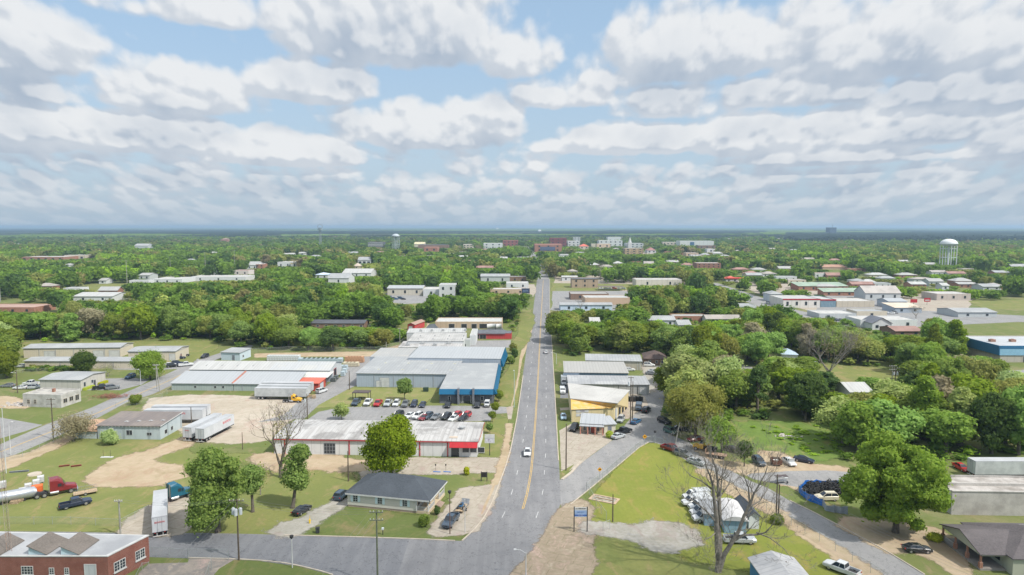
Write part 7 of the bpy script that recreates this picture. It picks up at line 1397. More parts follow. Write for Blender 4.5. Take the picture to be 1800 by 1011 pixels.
p = G(1373,849); t = empty('market_cart', (p.x, p.y, 0), R(10), 'small dark cart with canopy beside the lane poles', 'cart'); mb = MB(); mb.box(-1.3,1.3,-.5,.5,.5,.6); mb.build('deck', STEEL, t); mb = MB(); mb.box(-1.4,1.4,-.6,.6,1.6,1.7); mb.build('canopy', M('dark canopy', (.10,.08,.08)), t); [MB().box(x, x + .06,-.03,.03,.6,1.6).build('post', STEEL, t) for x in (-1.2,1.15)]; wheelset(t, [(-1.2,-.55,0),(1.2,-.55,0)], .3,.1)
# tarp fence and tyre heap
TARP = M('blue tarp', (.02,.16,.55),(.015,.11,.40),1.4,.45); TARG = M('grey tarp', (.30,.33,.37),(.22,.25,.28),1.,.6)
def tarp(pix, label, mat, h=1.7, name='tarp_fence'):
    P = [G(*p) for p in pix]; c = P[0]; r = empty(name, (c.x, c.y, 0),0, label, 'tarp fence'); mb = MB(); rn = random.Random(len(pix)); q = []
    for a, b in zip(P[:-1], P[1:]):
        n = max(2, int((b - a).length / .6)); d = (b - a) / n; nn = Vector((-d.y, d.x, 0)).normalized()
        q += [a - c + d * k + nn * (.12 * sin(k * 2.2) + rn.uniform(-.08,.08)) for k in range(n)]
    q.append(P[-1] - c); hh = [h * (.95 - .3 * abs(sin(i * .37)) * abs(cos(i * .91))) for i in range(len(q))]; n = len(q)
    mb.add([(v.x, v.y, 0) for v in q] + [(v.x, v.y, hh[i]) for i, v in enumerate(q)] + [(v.x + .04, v.y + .05, hh[i]) for i, v in enumerate(q)] + [(v.x + .04, v.y + .05,0) for v in q], [(i, i + 1, n + i + 1, n + i) for i in range(n - 1)] + [(n + i, n + i + 1,2 * n + i + 1,2 * n + i) for i in range(n - 1)] + [(2 * n + i, 2 * n + i + 1,3 * n + i + 1,3 * n + i) for i in range(n - 1)])
    mb.build('sheet', mat, r, False)
    for v in q[::5]: mb = MB(); mb.tube([(v.x, v.y + .12,0),(v.x, v.y + .12, h + .2)], .04,5); mb.build('post', WOODG, r)
tarp([(1404,866),(1412,874),(1424,882),(1436,886),(1446,890)], 'bright blue tarp fence in front of the tyre heap', TARP); tarp([(1446.5,890.5),(1452,898),(1466,901),(1490,904)], 'grey tarp continuing the fence toward the big round tree', TARG)
tarp([(1404,865),(1415,853),(1440,851),(1454,853),(1484,853)], 'blue tarp fence behind the tyre heap', TARP, 1.2)
def tyres(n, poly, hmax, seed):
    rn = random.Random(seed); mb = MB(); P = [G(*p).xy for p in poly]; xs = [p.x for p in P]; ys = [p.y for p in P]; k = 0
    tor = []
    for i in range(9):
        a = 2 * pi * i / 9
        for j in range(4): b = 2 * pi * j / 4 + .4; tor.append(((.27 + .1 * cos(b)) * cos(a),(.27 + .1 * cos(b)) * sin(a),.11 * sin(b)))
    fs = [(i * 4 + j, ((i + 1) % 9) * 4 + j, ((i + 1) % 9) * 4 + (j + 1) % 4, i * 4 + (j + 1) % 4) for i in range(9) for j in range(4)]
    while k < n:
        x, y = rn.uniform(min(xs), max(xs)), rn.uniform(min(ys), max(ys))
        if not inpoly(x, y, [tuple(p) for p in P]): continue
        M_ = Matrix.Translation((x, y, .12 + rn.random() ** 1.5 * hmax)) @ Matrix.Rotation(rn.uniform(-.9,.9),4, 'X') @ Matrix.Rotation(rn.uniform(0,6.28),4, 'Z') @ Matrix.Rotation(rn.uniform(-.6,.6),4, 'Y'); mb.add([M_ @ Vector(v) for v in tor], fs); k += 1
    return mb
def inpoly(x, y, P):
    c = False; j = len(P) - 1
    for i in range(len(P)):
        if (P[i][1] > y) != (P[j][1] > y) and x < (P[j][0] - P[i][0]) * (y - P[i][1]) / (P[j][1] - P[i][1]) + P[i][0]: c = not c
        j = i
    return c
o = tyres(620, [(1408,866),(1420,855),(1484,854),(1484,870),(1466,872),(1440,868),(1430,874)], 1.3,3).build('tyre_heap', TYRE); tag(o, 'large heap of old black tyres inside the blue tarp fence', 'tyre heap', kind='stuff')
gt = 'stacks of black tyres behind the slate van'; t0_ = None
tm = MB()
for k in range(6): tm.tube([(0,0,.12 + k * .23 + dz) for dz in (-.11,-.06,.06,.11)], [.30,.36,.36,.30], 12)
tmm = tm.mesh('tyre_stack', TYRE, False); ords9 = ['leftmost', 'second from left', 'third from left', 'fourth from left', 'fifth from left', 'fourth from right', 'third from right', 'second from right', 'rightmost']
for k in range(9): p = G(1101.5 + k * 3.3,706 - (k % 2)); o = link(bpy.data.objects.new('tyre_stack', tmm)); o.location = p; o.scale = (1.3,1.3,1.15); tag(o, 'upright stack of tyres behind the slate van, ' + ords9[k] + ' of the nine', 'tyre stack', gt)
# stored goods behind the left warehouses
gz = 'wrapped goods stacks behind the gabled warehouse'; k = 0
ST1 = M('white wrapped goods', (.60,.62,.62),(.42,.44,.45),.8); ST2 = M('grey blue goods', (.42,.50,.54),(.34,.41,.45),.8); ST3 = M('orange timber goods', (.52,.30,.17),(.36,.2,.12),.8); ST4 = M('pale wood goods', (.58,.52,.38),(.45,.40,.30),.8)
def goods(px, py, w, d, h, mat, label, grp):
    p = G(px, py); r = empty('goods_stack', (p.x, p.y, 0), R(-3), label, 'goods stack', grp); mb = MB(); mb.box(-w / 2, w / 2,-d / 2, d / 2,.16, h * .5 - .04); mb.box(-w / 2 + .05, w / 2 - .1,-d / 2, d / 2 - .1, h * .5 + .04, h); mb.build('bundle', mat, r); mb = MB(); [mb.box(x - .06, x + .06,-d / 2, d / 2,.0,.155) for x in (-w * .4,0, w * .4)]; [mb.box(x - .06, x + .06,-d / 2, d / 2, h * .5 - .035, h * .5 + .035) for x in (-w * .4,0, w * .4)]; mb.build('bearers', M('pallet wood', (1,1,1)), r)
def ordl(i, n): return 'leftmost' if i == 0 else 'rightmost' if i == n - 1 else f'number {i + 1} from left' if i < n / 2 else f'number {n - i} from right'
ordw = ['leftmost', 'second from left', 'third from left', 'fourth from left', 'fifth from left', 'sixth from left', 'seventh from left']
def orank(i, n): return ordw[i] if i < min(len(ordw),(n + 1) // 2) else ['rightmost', 'second from right', 'third from right', 'fourth from right', 'fifth from right', 'sixth from right', 'seventh from right', 'eighth from right', 'ninth from right'][min(n - 1 - i, 8)]
for i in range(12): goods(474 + i * 4.6,633.5,1.5,2.4,2.3, ST1, f'dark topped wrapped bundle in the back row behind the gabled warehouse, {orank(i, 12)}', gz + ' back row')
for i in range(9): goods(532 + i * 8.,637.5,3.4,2.4,2., ST2, f'grey blue bundle in the front row behind the gabled warehouse, {orank(i, 9)}', gz + ' front row')
for i in range(6): goods(611 + i * 5.,637,1.8,2.4,2.6, ST3, f'orange brown timber stack beside the yard road, {orank(i, 6)}', 'orange brown timber stacks')
for i in range(4): goods(608 + i * 6.2,644,2.2,2.,1.8, ST4, f'pale timber stack in front of the orange ones, {orank(i, 4)}', 'pale timber stacks')
for i, (x, y) in enumerate(((603,650),(608,650),(606,656),(603,661))): goods(x, y, 1.6,1.8,1.9, ST2, f'grey blue crate beside the open warehouse end door, {["farthest left", "farthest right", "middle", "nearest"][i]}', 'crates beside the warehouse end door')
for i, (x, y) in enumerate(((587,671),(591,667))): goods(x, y, 1.6,1.6,1.6, M('dark scrap bin', (.12,.14,.14)), 'dark scrap bin at the warehouse end wall, ' + ['near one', 'far one'][i], 'scrap bins at the warehouse end wall')
# rubble
mb = MB(); rn = random.Random(4)
for k in range(60): x, y, s = rn.gauss(0,2.3), rn.gauss(0,1.2), rn.uniform(.1,.5); mb.box(x - s, x + s, y - s * .6, y + s * .6,0, rn.uniform(.1,.7))
o = mb.build('rubble', M('pale rubble', (.62,.58,.54),(.35,.32,.30),2.)); o.location = G(32,712); tag(o, 'heap of pale rubble at the left side of the derelict building', 'rubble', kind='stuff')
mb = MB()
for k in range(40): x, y, s = rn.gauss(0,1.6), rn.gauss(0,1.), rn.uniform(.1,.4); mb.box(x - s, x + s, y - s * .6, y + s * .6,0, rn.uniform(.1,.4))
o = mb.build('rubble', M('pale rubble', (1,1,1))); o.location = G(1386,768); tag(o, 'low patch of grey rubble in the weedy field', 'rubble', kind='stuff')
# carport row, dark yard wall
A, B = G(1052,511), G(1098,511); b = Bld('carport', 'long dark open carport right of the motel', A, B, 12,3.4, None, RC('dark brown roof sheet', (.16,.13,.12)), 'flat', walls=False, cat='carport', zf=.1)
for k in range(10): mb = MB(); mb.box(b.w * k / 9 - .1, b.w * k / 9 + .1,.2,.4,0,3.4); mb.build('post', TRIM, b.root)
fence([(976,512),(1003,512)], 'dark board fence of the yard left of the motel', 2.6,6, post=TRIM, name='yard_fence', mesh=True)
# silos
for k in range(4):
    p = G(376 + k * 4.4,487); z = top_z(376,470.5, p.y); t = empty('silo', (p.x, p.y + (k % 2) * 4,0),0, 'tall white silo in the left woods, ' + orank(k, 4) + ' of the four', 'silo', 'white silos'); mb = MB(); mb.cyl((0,0, z * .48),(0,0,1),2.7, z * .94,18); mb.build('shell', W_WHITE, t, False); mb = MB(); mb.tube([(0,0, z * .95),(0,0, z)], [2.8,.4], 18); mb.build('cap', R_GREY, t)
# water towers
def water_tower(px, yb, yt, half, label, col, legs=6, domeh=.2):
    p = G(px, yb); D = p.y; zt = top_z(px, yt, D); r_ = half * D / F; root = empty('water_tower', (p.x, p.y, 0),0, label, 'water tower'); mt = M('tower paint ' + str(px), col, tuple(c * .93 for c in col),.1,.5)
    zb = zt - r_ * .82; prof = [(0.02, zt),(.35, zt - r_ * .04),(.62, zt - r_ * .13),(.85, zt - r_ * .29),(.97, zt - r_ * .46),(1., zt - r_ * .6),(.97, zt - r_ * .74),(.8, zb - r_ * .06),(.45, zb - r_ * .15),(.1, zb - r_ * .2)]
    mb = MB(); mb.tube([(0,0, z) for _, z in prof], [max(.02, q * r_) for q, _ in prof], 32); mb.build('tank', mt, root, True)
    mb = MB(); mb.tube([(0,0,0),(0,0, zb - r_ * .18)], [r_ * .13, r_ * .13], 12); mb.build('riser', mt, root)
    lm_ = MB(); lm_.tube([(0,0,0),(0,0, zb - r_ * .02)], [r_ * .055, r_ * .055], 10); lme = lm_.mesh('leg', mt)
    for k in range(legs): a = 2 * pi * k / legs + .3; o = link(bpy.data.objects.new('leg', lme), root); o.location = (cos(a) * r_ * .93, sin(a) * r_ * .93,0)
    for zz in (zb * .5, zb * .86):
        br = MB()
        for k in range(legs): a, b_ = 2 * pi * k / legs + .3,2 * pi * (k + 1) / legs + .3; br.tube([(cos(a) * r_ * .93, sin(a) * r_ * .93, zz),(cos(b_) * r_ * .93, sin(b_) * r_ * .93, zz)], r_ * .02,5)
        br.build('bracing', mt, root)
    br = MB(); br.tube([(cos(2 * pi * k / 32) * r_ * 1.04, sin(2 * pi * k / 32) * r_ * 1.04, zt - r_ * .62) for k in range(33)], r_ * .03,5); br.build('walkway', mt, root)
    OBST.append((px - half, px + half, D, zb * .2))
water_tower(1665.5,474,420,13.5, 'large white water tower with domed tank on white legs, right side', (.66,.68,.68)); water_tower(696,443,411,6.8, 'grey water tower with rounded tank, left of centre', (.42,.47,.50))
water_tower(874,406.5,400.5,2.2, 'tiny white water tower on the horizon left of the road', (.75,.76,.76)); water_tower(948.5,411,403.8,3., 'small white water tower on the horizon right of the road', (.72,.74,.74))
# communication tower and far power plant
p = G(563.5,438); z = top_z(563,397, p.y); t = empty('communication_tower', (p.x, p.y, 0),0, 'tall grey communication tower with round top left of the grey water tower', 'tower'); mb = MB(); [mb.tube([(cos(a) * 3.4, sin(a) * 3.4,0),(cos(a) * 2.4, sin(a) * 2.4, z * .8),(cos(a) * 2., sin(a) * 2., z * .93)], .35,5) for a in (0,1.57,3.14,4.71)]; [mb.tube([(cos(a) * 3.1, sin(a) * 3.1, zz),(cos(a + 1.57) * 3.1, sin(a + 1.57) * 3.1, zz + 5)], .2,4) for a in (0,1.57,3.14,4.71) for zz in np.arange(0, z * .8,5)]; mb.build('lattice', M('grey tower steel', (.30,.33,.36)), t)
mb = MB(); mb.cyl((0,0, z * .84),(0,0,1),7,1.6,14); mb.cyl((0,0, z * .90),(0,0,1),5,1.,14); mb.tube([(cos(a) * 6,0, z * .96 + sin(a) * 6) for a in np.linspace(0,2 * pi, 17)], .6,5); mb.build('antenna_ring', M('grey tower steel', (1,1,1)), t); OBST.append((559,568, p.y, 14))
p = G(1464.5,415); z = top_z(1464,400, p.y); t = empty('power_plant', (p.x, p.y, 0),0, 'dark blue industrial block with mast on the right horizon', 'power plant'); w_ = p.y / F; mb = MB(); mb.box(-5.5 * w_, 5.5 * w_, 0,60,20, z); mb.box(-4 * w_, -2 * w_, 0,40,0,20); mb.box(2 * w_, 4 * w_, 0,40,0,20); mb.box(-1 * w_, 1 * w_, 0,40,0,20); mb.build('block', M('hazy dark blue', (.06,.09,.13)), t); mb = MB(); mb.tube([(w_ * .5,20, z),(w_ * .5,20, top_z(1465,393.5, p.y))], w_ * .28,6); mb.build('mast', M('hazy dark blue', (1,1,1)), t)
# small far roofs here and there in the woods, each a house of its own
rn = random.Random(11); HR = [R_WHITE, R_GREY, R_DULL, RC('warm grey roof', (.36,.33,.30)), RC('dull red roof', (.33,.20,.17))]; hc = ['white', 'light grey', 'dull grey', 'warm grey', 'dull red']
zones = [('beyond the far left school', 5,200,418,446),('between the comm tower and the silos', 300,560,440,470),('behind the grey water tower', 600,860,442,462),('left of the far road', 760,915,445,480),('right of the far road', 990,1180,452,485),('around the brick apartment block', 1180,1380,450,492),('behind the oaks right of centre', 1300,1500,440,480),('near the white water tower', 1500,1795,460,505),('in the woods right of the main road', 1120,1320,548,575),('far beyond the civic centre', 1150,1440,412,424),('far behind the red brick pair', 1000,1180,410,418),('left of the metal building', 20,260,495,528)]
zones += [('in the strip beyond the petrol station', 1300,1700,484,503),('beside the diagonal street shops', 1420,1760,503,512),('south of the civic centre', 1000,1300,438,452)]
CNT = [4,5,6,5,7,8,6,8,4,6,4,4,11,7,10]
for (zn, xa, xb, ya, yb_), n in zip(zones, CNT):
    xs = sorted(xa + (xb - xa) * (i + rn.uniform(.2,.8)) / n for i in range(n))
    for i, x in enumerate(xs):
        y = rn.uniform(ya, yb_); D = G(x, y).y; wpx = rn.uniform(12,22) * F / D; ci = rn.randrange(5)
        b = fb('house', f'{hc[ci]} roofed house {zn}, {orank(i, n)}', x, x + wpx, y, y - rn.uniform(3.2,5) * F / D, rn.uniform(9,14), rn.choice([W_WHITE, W_CREAM, W_BRICKO, W_LGREY]), HR[ci], rn.choice(['gable_x', 'hip', 'flat']), rn.uniform(1.5,3), 'house', win=3, zf=.96 if 'main road' in zn else .6 if 'diag' in zn or 'strip' in zn or 'civic' in zn else .85, group='houses ' + zn, ww=1.2)
# ---------------------------------------------------------------- trees
def cube_sphere(k):
    V, Q = [], []
    for ax in range(3):
        for s in (-1,1):
            o = len(V)
            for i in range(k + 1):
                for j in range(k + 1):
                    a, b = 2 * i / k - 1,2 * j / k - 1; p = [0,0,0]; p[ax] = s; p[(ax + 1) % 3] = a; p[(ax + 2) % 3] = b; v = np.array(p, float); V.append(v / np.linalg.norm(v))
            for i in range(k):
                for j in range(k): q = [o + i * (k + 1) + j, o + (i + 1) * (k + 1) + j, o + (i + 1) * (k + 1) + j + 1, o + i * (k + 1) + j + 1]; Q.append(q if s > 0 else q[::-1])
    return np.array(V), np.array(Q)
CS = {k: cube_sphere(k) for k in (1,2,3,4)}
def cards(rs, c, r, n, size, up=.25, shell=(.82,1.18)):
    """n leaf clumps scattered over a lobe of radius r (vector) around c"""
    d = rs.normal(size=(n, 3)); d[:, 2] += up; d /= np.linalg.norm(d, axis=1)[:, None]
    sh = rs.uniform(*shell, size=(n, 1)); sh = np.where(rs.rand(n, 1) < .14, sh * rs.uniform(1.05,1.45,(n, 1)), sh); p = c + d * r * sh; nn = d + rs.normal(size=(n, 3)) * .5; nn /= np.linalg.norm(nn, axis=1)[:, None]
    t = np.cross(nn, rs.normal(size=(n, 3))); t /= np.linalg.norm(t, axis=1)[:, None]; b = np.cross(nn, t)
    s = size * rs.uniform(.55,1.35, size=(n, 1)); V = np.empty((n, 4,3)); j = lambda: rs.uniform(.7,1.25, size=(n, 1))
    V[:, 0] = p - t * s * j(); V[:, 1] = p - b * s * .7 * j() + nn * s * rs.uniform(-.3,.3,(n, 1)); V[:, 2] = p + t * s * j(); V[:, 3] = p + b * s * .7 * j() + nn * s * rs.uniform(-.3,.3,(n, 1))
    return V.reshape(-1,3), np.arange(4 * n).reshape(n, 4)
def crown(seed, h=12., w=10., nl=20, ncard=3000, cs=.5, core=2, base=.2, style='broad', corer=.92):
    rs = np.random.RandomState(seed); V, Q, o = [], [], 0
    def put(v, q):
        nonlocal o
        V.append(v); Q.append(q + o); o += len(v)
    kr = .95 / sqrt(nl); zc = h * (base + 1) / 2; hz = h * (1 - base) / 2; L = []
    for i in range(nl):
        if style == 'tall': t = rs.uniform(-1,1); ang = rs.uniform(0,6.28); rr = w / 2 * (.55 if t < .4 else .3) * (1 - .35 * abs(t)); c = np.array([cos(ang) * rr * rs.uniform(.2,1), sin(ang) * rr * rs.uniform(.2,1), zc + t * hz * .82]); r = w * rs.uniform(.17,.26) * (1 - .35 * max(t, 0))
        elif style == 'pine': t = rs.uniform(-.9,1); ang = rs.uniform(0,6.28); rr = w / 2 * (.75 - .6 * (t + 1) / 2); c = np.array([cos(ang) * rr, sin(ang) * rr, zc + t * hz * .9]); r = w * rs.uniform(.12,.18)
        else:
            dz = rs.uniform(-1,1); hr = sqrt(max(0,1 - abs(dz) ** (2.2 if dz > 0 else 5))); an = rs.uniform(0,6.28); d = (cos(an) * hr, sin(an) * hr, dz); f = rs.uniform(.62,1.03) if i > nl * .15 else rs.uniform(0,.5)
            f *= .84 + .22 * sin(an * 2 + seed) * cos(dz * 3 + seed * 1.7) + .1 * sin(an * 3 + seed * 2.3); f *= .5 if sin(an * 2 + seed) * cos(dz * 4 + seed) < -.62 else 1; r = w * kr * rs.uniform(.55,1.45); c = np.array([d[0] * (w / 2 - r) * f, d[1] * (w / 2 - r) * f, zc + d[2] * (hz - r * .6) * f])
        L.append((c, np.array([r, r, r * rs.uniform(.68,.9)])))
    tot = sum(l[1][0] ** 2 for l in L); cv, cq = CS[core] if core else (None, None)
    for c, r in L:
        if core:
            v = cv * (r * corer) * rs.uniform(.82,1.1, size=(len(cv),1)) + c; put(v, cq)
        n = max(2, int(ncard * r[0] ** 2 / tot)); put(*cards(rs, c, r, n, cs))
    return np.vstack(V), np.vstack(Q), L
def np_mesh(name, V, Q, mats, tint=None, smooth=False):
    me = bpy.data.meshes.new(name); n, m = len(V), len(Q); me.vertices.add(n); me.vertices.foreach_set('co', np.ascontiguousarray(V, np.float32).ravel())
    me.loops.add(m * 4); me.loops.foreach_set('vertex_index', np.ascontiguousarray(Q, np.int32).ravel()); me.polygons.add(m); me.polygons.foreach_set('loop_start', np.arange(0,4 * m, 4, dtype=np.int32))
    try: me.polygons.foreach_set('loop_total', np.full(m, 4, np.int32))
    except Exception: pass
    for x in mats: me.materials.append(x)
    if tint is not None: a = me.attributes.new('tint', 'FLOAT_COLOR', 'POINT'); a.data.foreach_set('color', np.ascontiguousarray(np.hstack([tint, np.ones((n, 1))]), np.float32).ravel())
    me.update(calc_edges=True); me.validate(); return me
def trunk_mesh(L, h, r0, seed, mat, nlimb=6, fork=.28):
    rn = random.Random(seed); mb = MB(); zf = h * fork; mb.tube([(0,0,-.1),(.05,0, zf * .3),(0,0, zf),(rn.uniform(-.3,.3), rn.uniform(-.3,.3), h * .62)], [r0 * 1.35, r0, r0 * .8, r0 * .3], 9)
    for c, r in sorted(L, key=lambda l: -l[1][0])[:nlimb * 2:2] + L[:2]:
        z0_ = rn.uniform(zf * .8, zf * 1.3); e = Vector(c) ; m_ = Vector((e.x * .45, e.y * .45, z0_ + (e.z - z0_) * .62)); mb.tube([(0,0, z0_), m_, e], [r0 * .5, r0 * .3, r0 * .08], 6)
    return mb.mesh('trunk', mat)
def twigs(mb, p, d, L, r, depth, rn, nb=3, up=.15, spread=.75, minr=.012):
    """a branch that wanders and forks"""
    k = 3; pts = [p]; dd = d.copy()
    for i in range(k):
        dd = (dd + Vector((rn.uniform(-1,1), rn.uniform(-1,1), rn.uniform(-.6,1) * .8 + up)) * .22).normalized(); pts.append(pts[-1] + dd * L / k)
    rs_ = [max(minr, r * (1 - .5 * i / k)) for i in range(k + 1)]; mb.tube(pts, rs_, 5 if r > .06 else 3, cap=False)
    if depth <= 0: return
    for j in range(nb):
        q = pts[min(k, 1 + j % k + (j > 0))] if j else pts[-1]; a = Vector((rn.uniform(-1,1), rn.uniform(-1,1), rn.uniform(-.5,1))).normalized(); nd = (dd + a * spread).normalized()
        twigs(mb, q, nd, L * rn.uniform(.55,.8), max(minr, r * .5), depth - 1, rn, nb, up, spread, minr)
def bare_mesh(seed, h, w, r0, mat, depth=4, nb=3, limbs=6, fork=.22):
    rn = random.Random(seed); mb = MB(); zf = h * fork; mb.tube([(0,0,-.1),(0,0, zf)], [r0 * 1.3, r0 * .85], 9)
    for k in range(limbs):
        a = 2 * pi * k / limbs + rn.uniform(-.3,.3); d = Vector((cos(a) * w / h, sin(a) * w / h, 1.25)).normalized(); twigs(mb, Vector((0,0, zf * rn.uniform(.75,1.))), d, (h - zf) * .42, r0 * .5, depth, rn, nb)
    return mb.mesh('trunk', mat)
PROTO = {}
def proto(key, **k):
    if key not in PROTO:
        bark = k.pop('bark', BARK); V, Q, L = crown(**k); PROTO[key] = (np_mesh('crown', V, Q, [MATL['mid']]), trunk_mesh(L, k['h'], k['h'] * .028, k['seed'], bark), k['h'], k['w'])
    return PROTO[key]
for i in range(6): proto(('broad', i), seed=20 + i, h=12., w=[11,12,10,13,11,9.5][i], nl=[40,52,34,60,46,30][i], ncard=9000, cs=.34, core=2, base=[.12,.16,.10,.2,.14,.08][i])
for i in range(3): proto(('tall', i), seed=40 + i, h=14., w=7.5, nl=34, ncard=6500, cs=.32, core=2, base=.1, style='tall')
for i in range(2): proto(('airy', i), seed=50 + i, h=12., w=10., nl=30, ncard=5200, cs=.28, core=0, base=.16)
for i in range(2): proto(('pine', i), seed=60 + i, h=16., w=7., nl=26, ncard=4200, cs=.30, core=1, base=.25, style='pine', corer=.5)
TREES = []
def tree(key, tone, x, y, h, w, label, group=None, name='broadleaf_tree', cat='tree', rz=None, lean=0):
    cm, tm_, ph, pw = PROTO[key]; r = empty(name, (x, y, 0), random.uniform(0,6.28) if rz is None else rz, label, cat, group); r.scale = (w / pw, w / pw, h / ph); r.rotation_euler[1] = lean
    c = link(bpy.data.objects.new('crown', cm), r); c.material_slots[0].link = 'OBJECT'; c.material_slots[0].material = MATL[tone]; link(bpy.data.objects.new('trunk', tm_), r)
    TREES.append((x, y)); return r
def hero(px, py, pyt, wpx, tone, label, seed, nl=34, ncard=14000, cs=.3, name='broadleaf_tree', style='broad', base=.16, core=3, bark=BARK, cat='tree', corer=.92):
    p = G(px, py); h = top_z(px, pyt, p.y); w = wpx * p.y / F; V, Q, L = crown(seed, h, w, nl, ncard, cs, core, base, style, corer=corer); r = empty(name, p, 0, label, cat)
    link(bpy.data.objects.new('crown', np_mesh('crown', V, Q, [MATL[tone]])), r); link(bpy.data.objects.new('trunk', trunk_mesh(L, h, h * .026, seed, bark, 9)), r); TREES.append((p.x, p.y)); return r
hero(383,935,770,126, 'mid', 'tall leafy mid green tree at the side street right of the white trailer truck', 3,60,22000,.27, core=2, base=-.02, corer=.84)
hero(687,838,726,116, 'bright', 'wide bright green tree behind the dark roofed house', 5,44,16000,.30, core=2, base=.02, corer=.84)
hero(1574,936,754,196, 'bright', 'huge round bright green tree with thick dark trunk at the dirt drive', 8,130,36000,.30, core=3, base=.03)
hero(1222,768,664,140, 'olive', 'broad olive green tree overhanging the lane and its parked cars', 9,40,15000,.30, core=2, base=.1, corer=.84)
hero(1268,798,735,66, 'bright', 'light bright green tree beside the yellow wrecker truck', 12,26,8000,.26, core=1, base=.2, corer=.6)
hero(1308,820,774,36, 'dark', 'small dark tree with thick trunk in the sandy yard', 13,16,3200,.22, core=1, base=.3, corer=.5)
hero(711,704,664,33, 'mid', 'neat green tree on the factory lawn', 14,20,4500,.24, core=2, base=.14)
hero(600,739,708,34, 'pale', 'pale green tree on the grass between yard road and parking lot', 15,16,3000,.22, core=1, base=.1, corer=.6)
hero(264,667,612,66, 'bright', 'bright green tree beside the left street in front of the storage building', 16,26,8000,.3, core=2, base=.1)
hero(150,656,611,44, 'dark', 'dark green tree in front of the low storage building', 17,24,7000,.3, core=2, base=.05)
hero(12,665,604,56, 'mid', 'leafy tree at the far left edge beside the storage buildings', 18,26,7000,.32, core=2, base=.05)
hero(130,776,720,86, 'grey', 'wide grey budding tree beside the low lean-to and the left street', 19,34,5200,.20, core=0, base=.05, bark=BARKG)
hero(514,893,772,66, 'mid', 'slender leaning leafy tree on the lawn beside the black sedan', 21,26,7600,.25, core=1, base=.25, corer=.55, style='tall').rotation_euler = (0,.16,0)
hero(444,900,800,50, 'mid', 'small leafy tree partly hidden by the tall leafy tree', 22,20,4200,.24, core=1, base=.2, corer=.5)
for (x, y, yt, w, t, l, n) in ((239,711,692,23, 'mid', 'round clipped dark green bush at the left street', 'bush'),(195,781,755,34, 'pale', 'grey green bush in front of the pale blue workshop', 'bush'),(746,925,902,24, 'mid', 'large round clipped bush at the porch corner of the house', 'bush'),(768,905,888,12, 'dark', 'small bush beside the porch steps of the house', 'bush'),
        (820,835,820,12, 'lime', 'small square lime green bush in front of the red trimmed warehouse', 'bush'),(1072,770,757,14, 'lime', 'small lime bush at the corner of the cream shed', 'bush'),(1643,950,940,26, 'lime', 'bright bush at the porch of the bottom right house', 'bush'),(1782,1003,985,30, 'olive', 'olive shrub below the beige wing of the bottom right house', 'shrub'),(1366,920,905,26, 'mid', 'bush at the foot of the two lane poles', 'bush')):
    hero(x, y, yt, w, t, l, int(x),14,3600,.13 if y > 800 else .16, name=n, base=0., cat=n, core=3, corer=.92)
for i, (x, y, yt, w) in enumerate(((877,706,684,18),(871,728,707,18),(865.5,742,722,15),(861,762,742,14),(872,686,674,8),(875,676,665,7.5),(878,667,657,7),(881,659,649,7),(883.5,652,642,7),(886,645,636,6.5),(888,639,630,6.5),(891,634,626,6))):
    hero(x, y, yt, w, 'mid' if i < 4 else 'dark', ('clipped young tree' if i < 4 else 'small clipped shrub') + ' in the row along the blue fascia, ' + ['farthest of the four trees', 'second farthest of the four trees', 'second nearest of the four trees', 'nearest of the four trees', 'nearest of the eight shrubs', 'second nearest of eight shrubs', 'third nearest of eight shrubs', 'fourth nearest of eight shrubs', 'fourth farthest of eight shrubs', 'third farthest of eight shrubs', 'second farthest of eight shrubs', 'farthest of the eight shrubs'][i], 70 + i, 10,1100,.16, name='young_tree' if i < 4 else 'shrub', cat='tree' if i < 4 else 'shrub', base=.2 if i < 4 else 0, core=2)
for i, (x, y, yt, w, t) in enumerate(((903,622,598,16, 'olive'),(905,634,612,14, 'dark'),(899,640,626,14, 'mid'))): hero(x, y, yt, w, t, ['olive tree by the main road beside the red workshop', 'dark tree by the main road at the end of the blue fascia', 'small green tree at the far end of the shrub row'][i], 90 + i, 18,2600,.25, core=2, base=.08)
# bare trees
def bare(px, py, pyt, wpx, label, seed, mat=BARKG, depth=4, nb=3, limbs=6, leaves=0, tone='grey', fork=.22, r=.024):
    p = G(px, py); h = top_z(px, pyt, p.y); w = wpx * p.y / F; t = empty('bare_tree', p, 0, label, 'bare tree'); link(bpy.data.objects.new('trunk', bare_mesh(seed, h, w, h * r, mat, depth, nb, limbs, fork)), t)
    if leaves: rs = np.random.RandomState(seed); V, Q = cards(rs, np.array([0,0, h * .62]), np.array([w * .45, w * .45, h * .36]), leaves, .17,.2,(.2,1.05)); link(bpy.data.objects.new('crown', np_mesh('crown', V, Q, [MATL[tone]])), t)
    TREES.append((p.x, p.y))
bare(494,839,708,66, 'half bare tree with dark forked trunk in front of the red trimmed warehouse', 4, BARK, 4,3,5,350, 'olive', .16,.026); bare(1457,671,577,100, 'large bare grey tree standing on grass in the right woods', 6, BARKG, 5,3,7,900, 'grey', .2,.022)
bare(458,870,812,40, 'thin bare sapling beside the tall leafy tree', 7, BARKG, 3,3,4,300, 'mid', .3,.014); bare(1020,547,522,30, 'bare tree in front of the pale blue building by the road', 8, BARKG, 4,3,5,0); bare(1610,560,535,34, 'bare grey tree below the red signs', 9, BARKG, 4,3,6,300)
bare(1330,660 - 40,575,30, 'thin bare tree in the middle of the right woods', 10, BARKG, 4,3,5,400); bare(1055,492,462,26, 'tall bare tree behind the motel', 11, BARKG, 4,3,6,400); bare(190,662,640,40, 'small spreading bare shrub tree in front of the low storage building', 14, BARKG, 4,3,6,300, 'olive', .25)
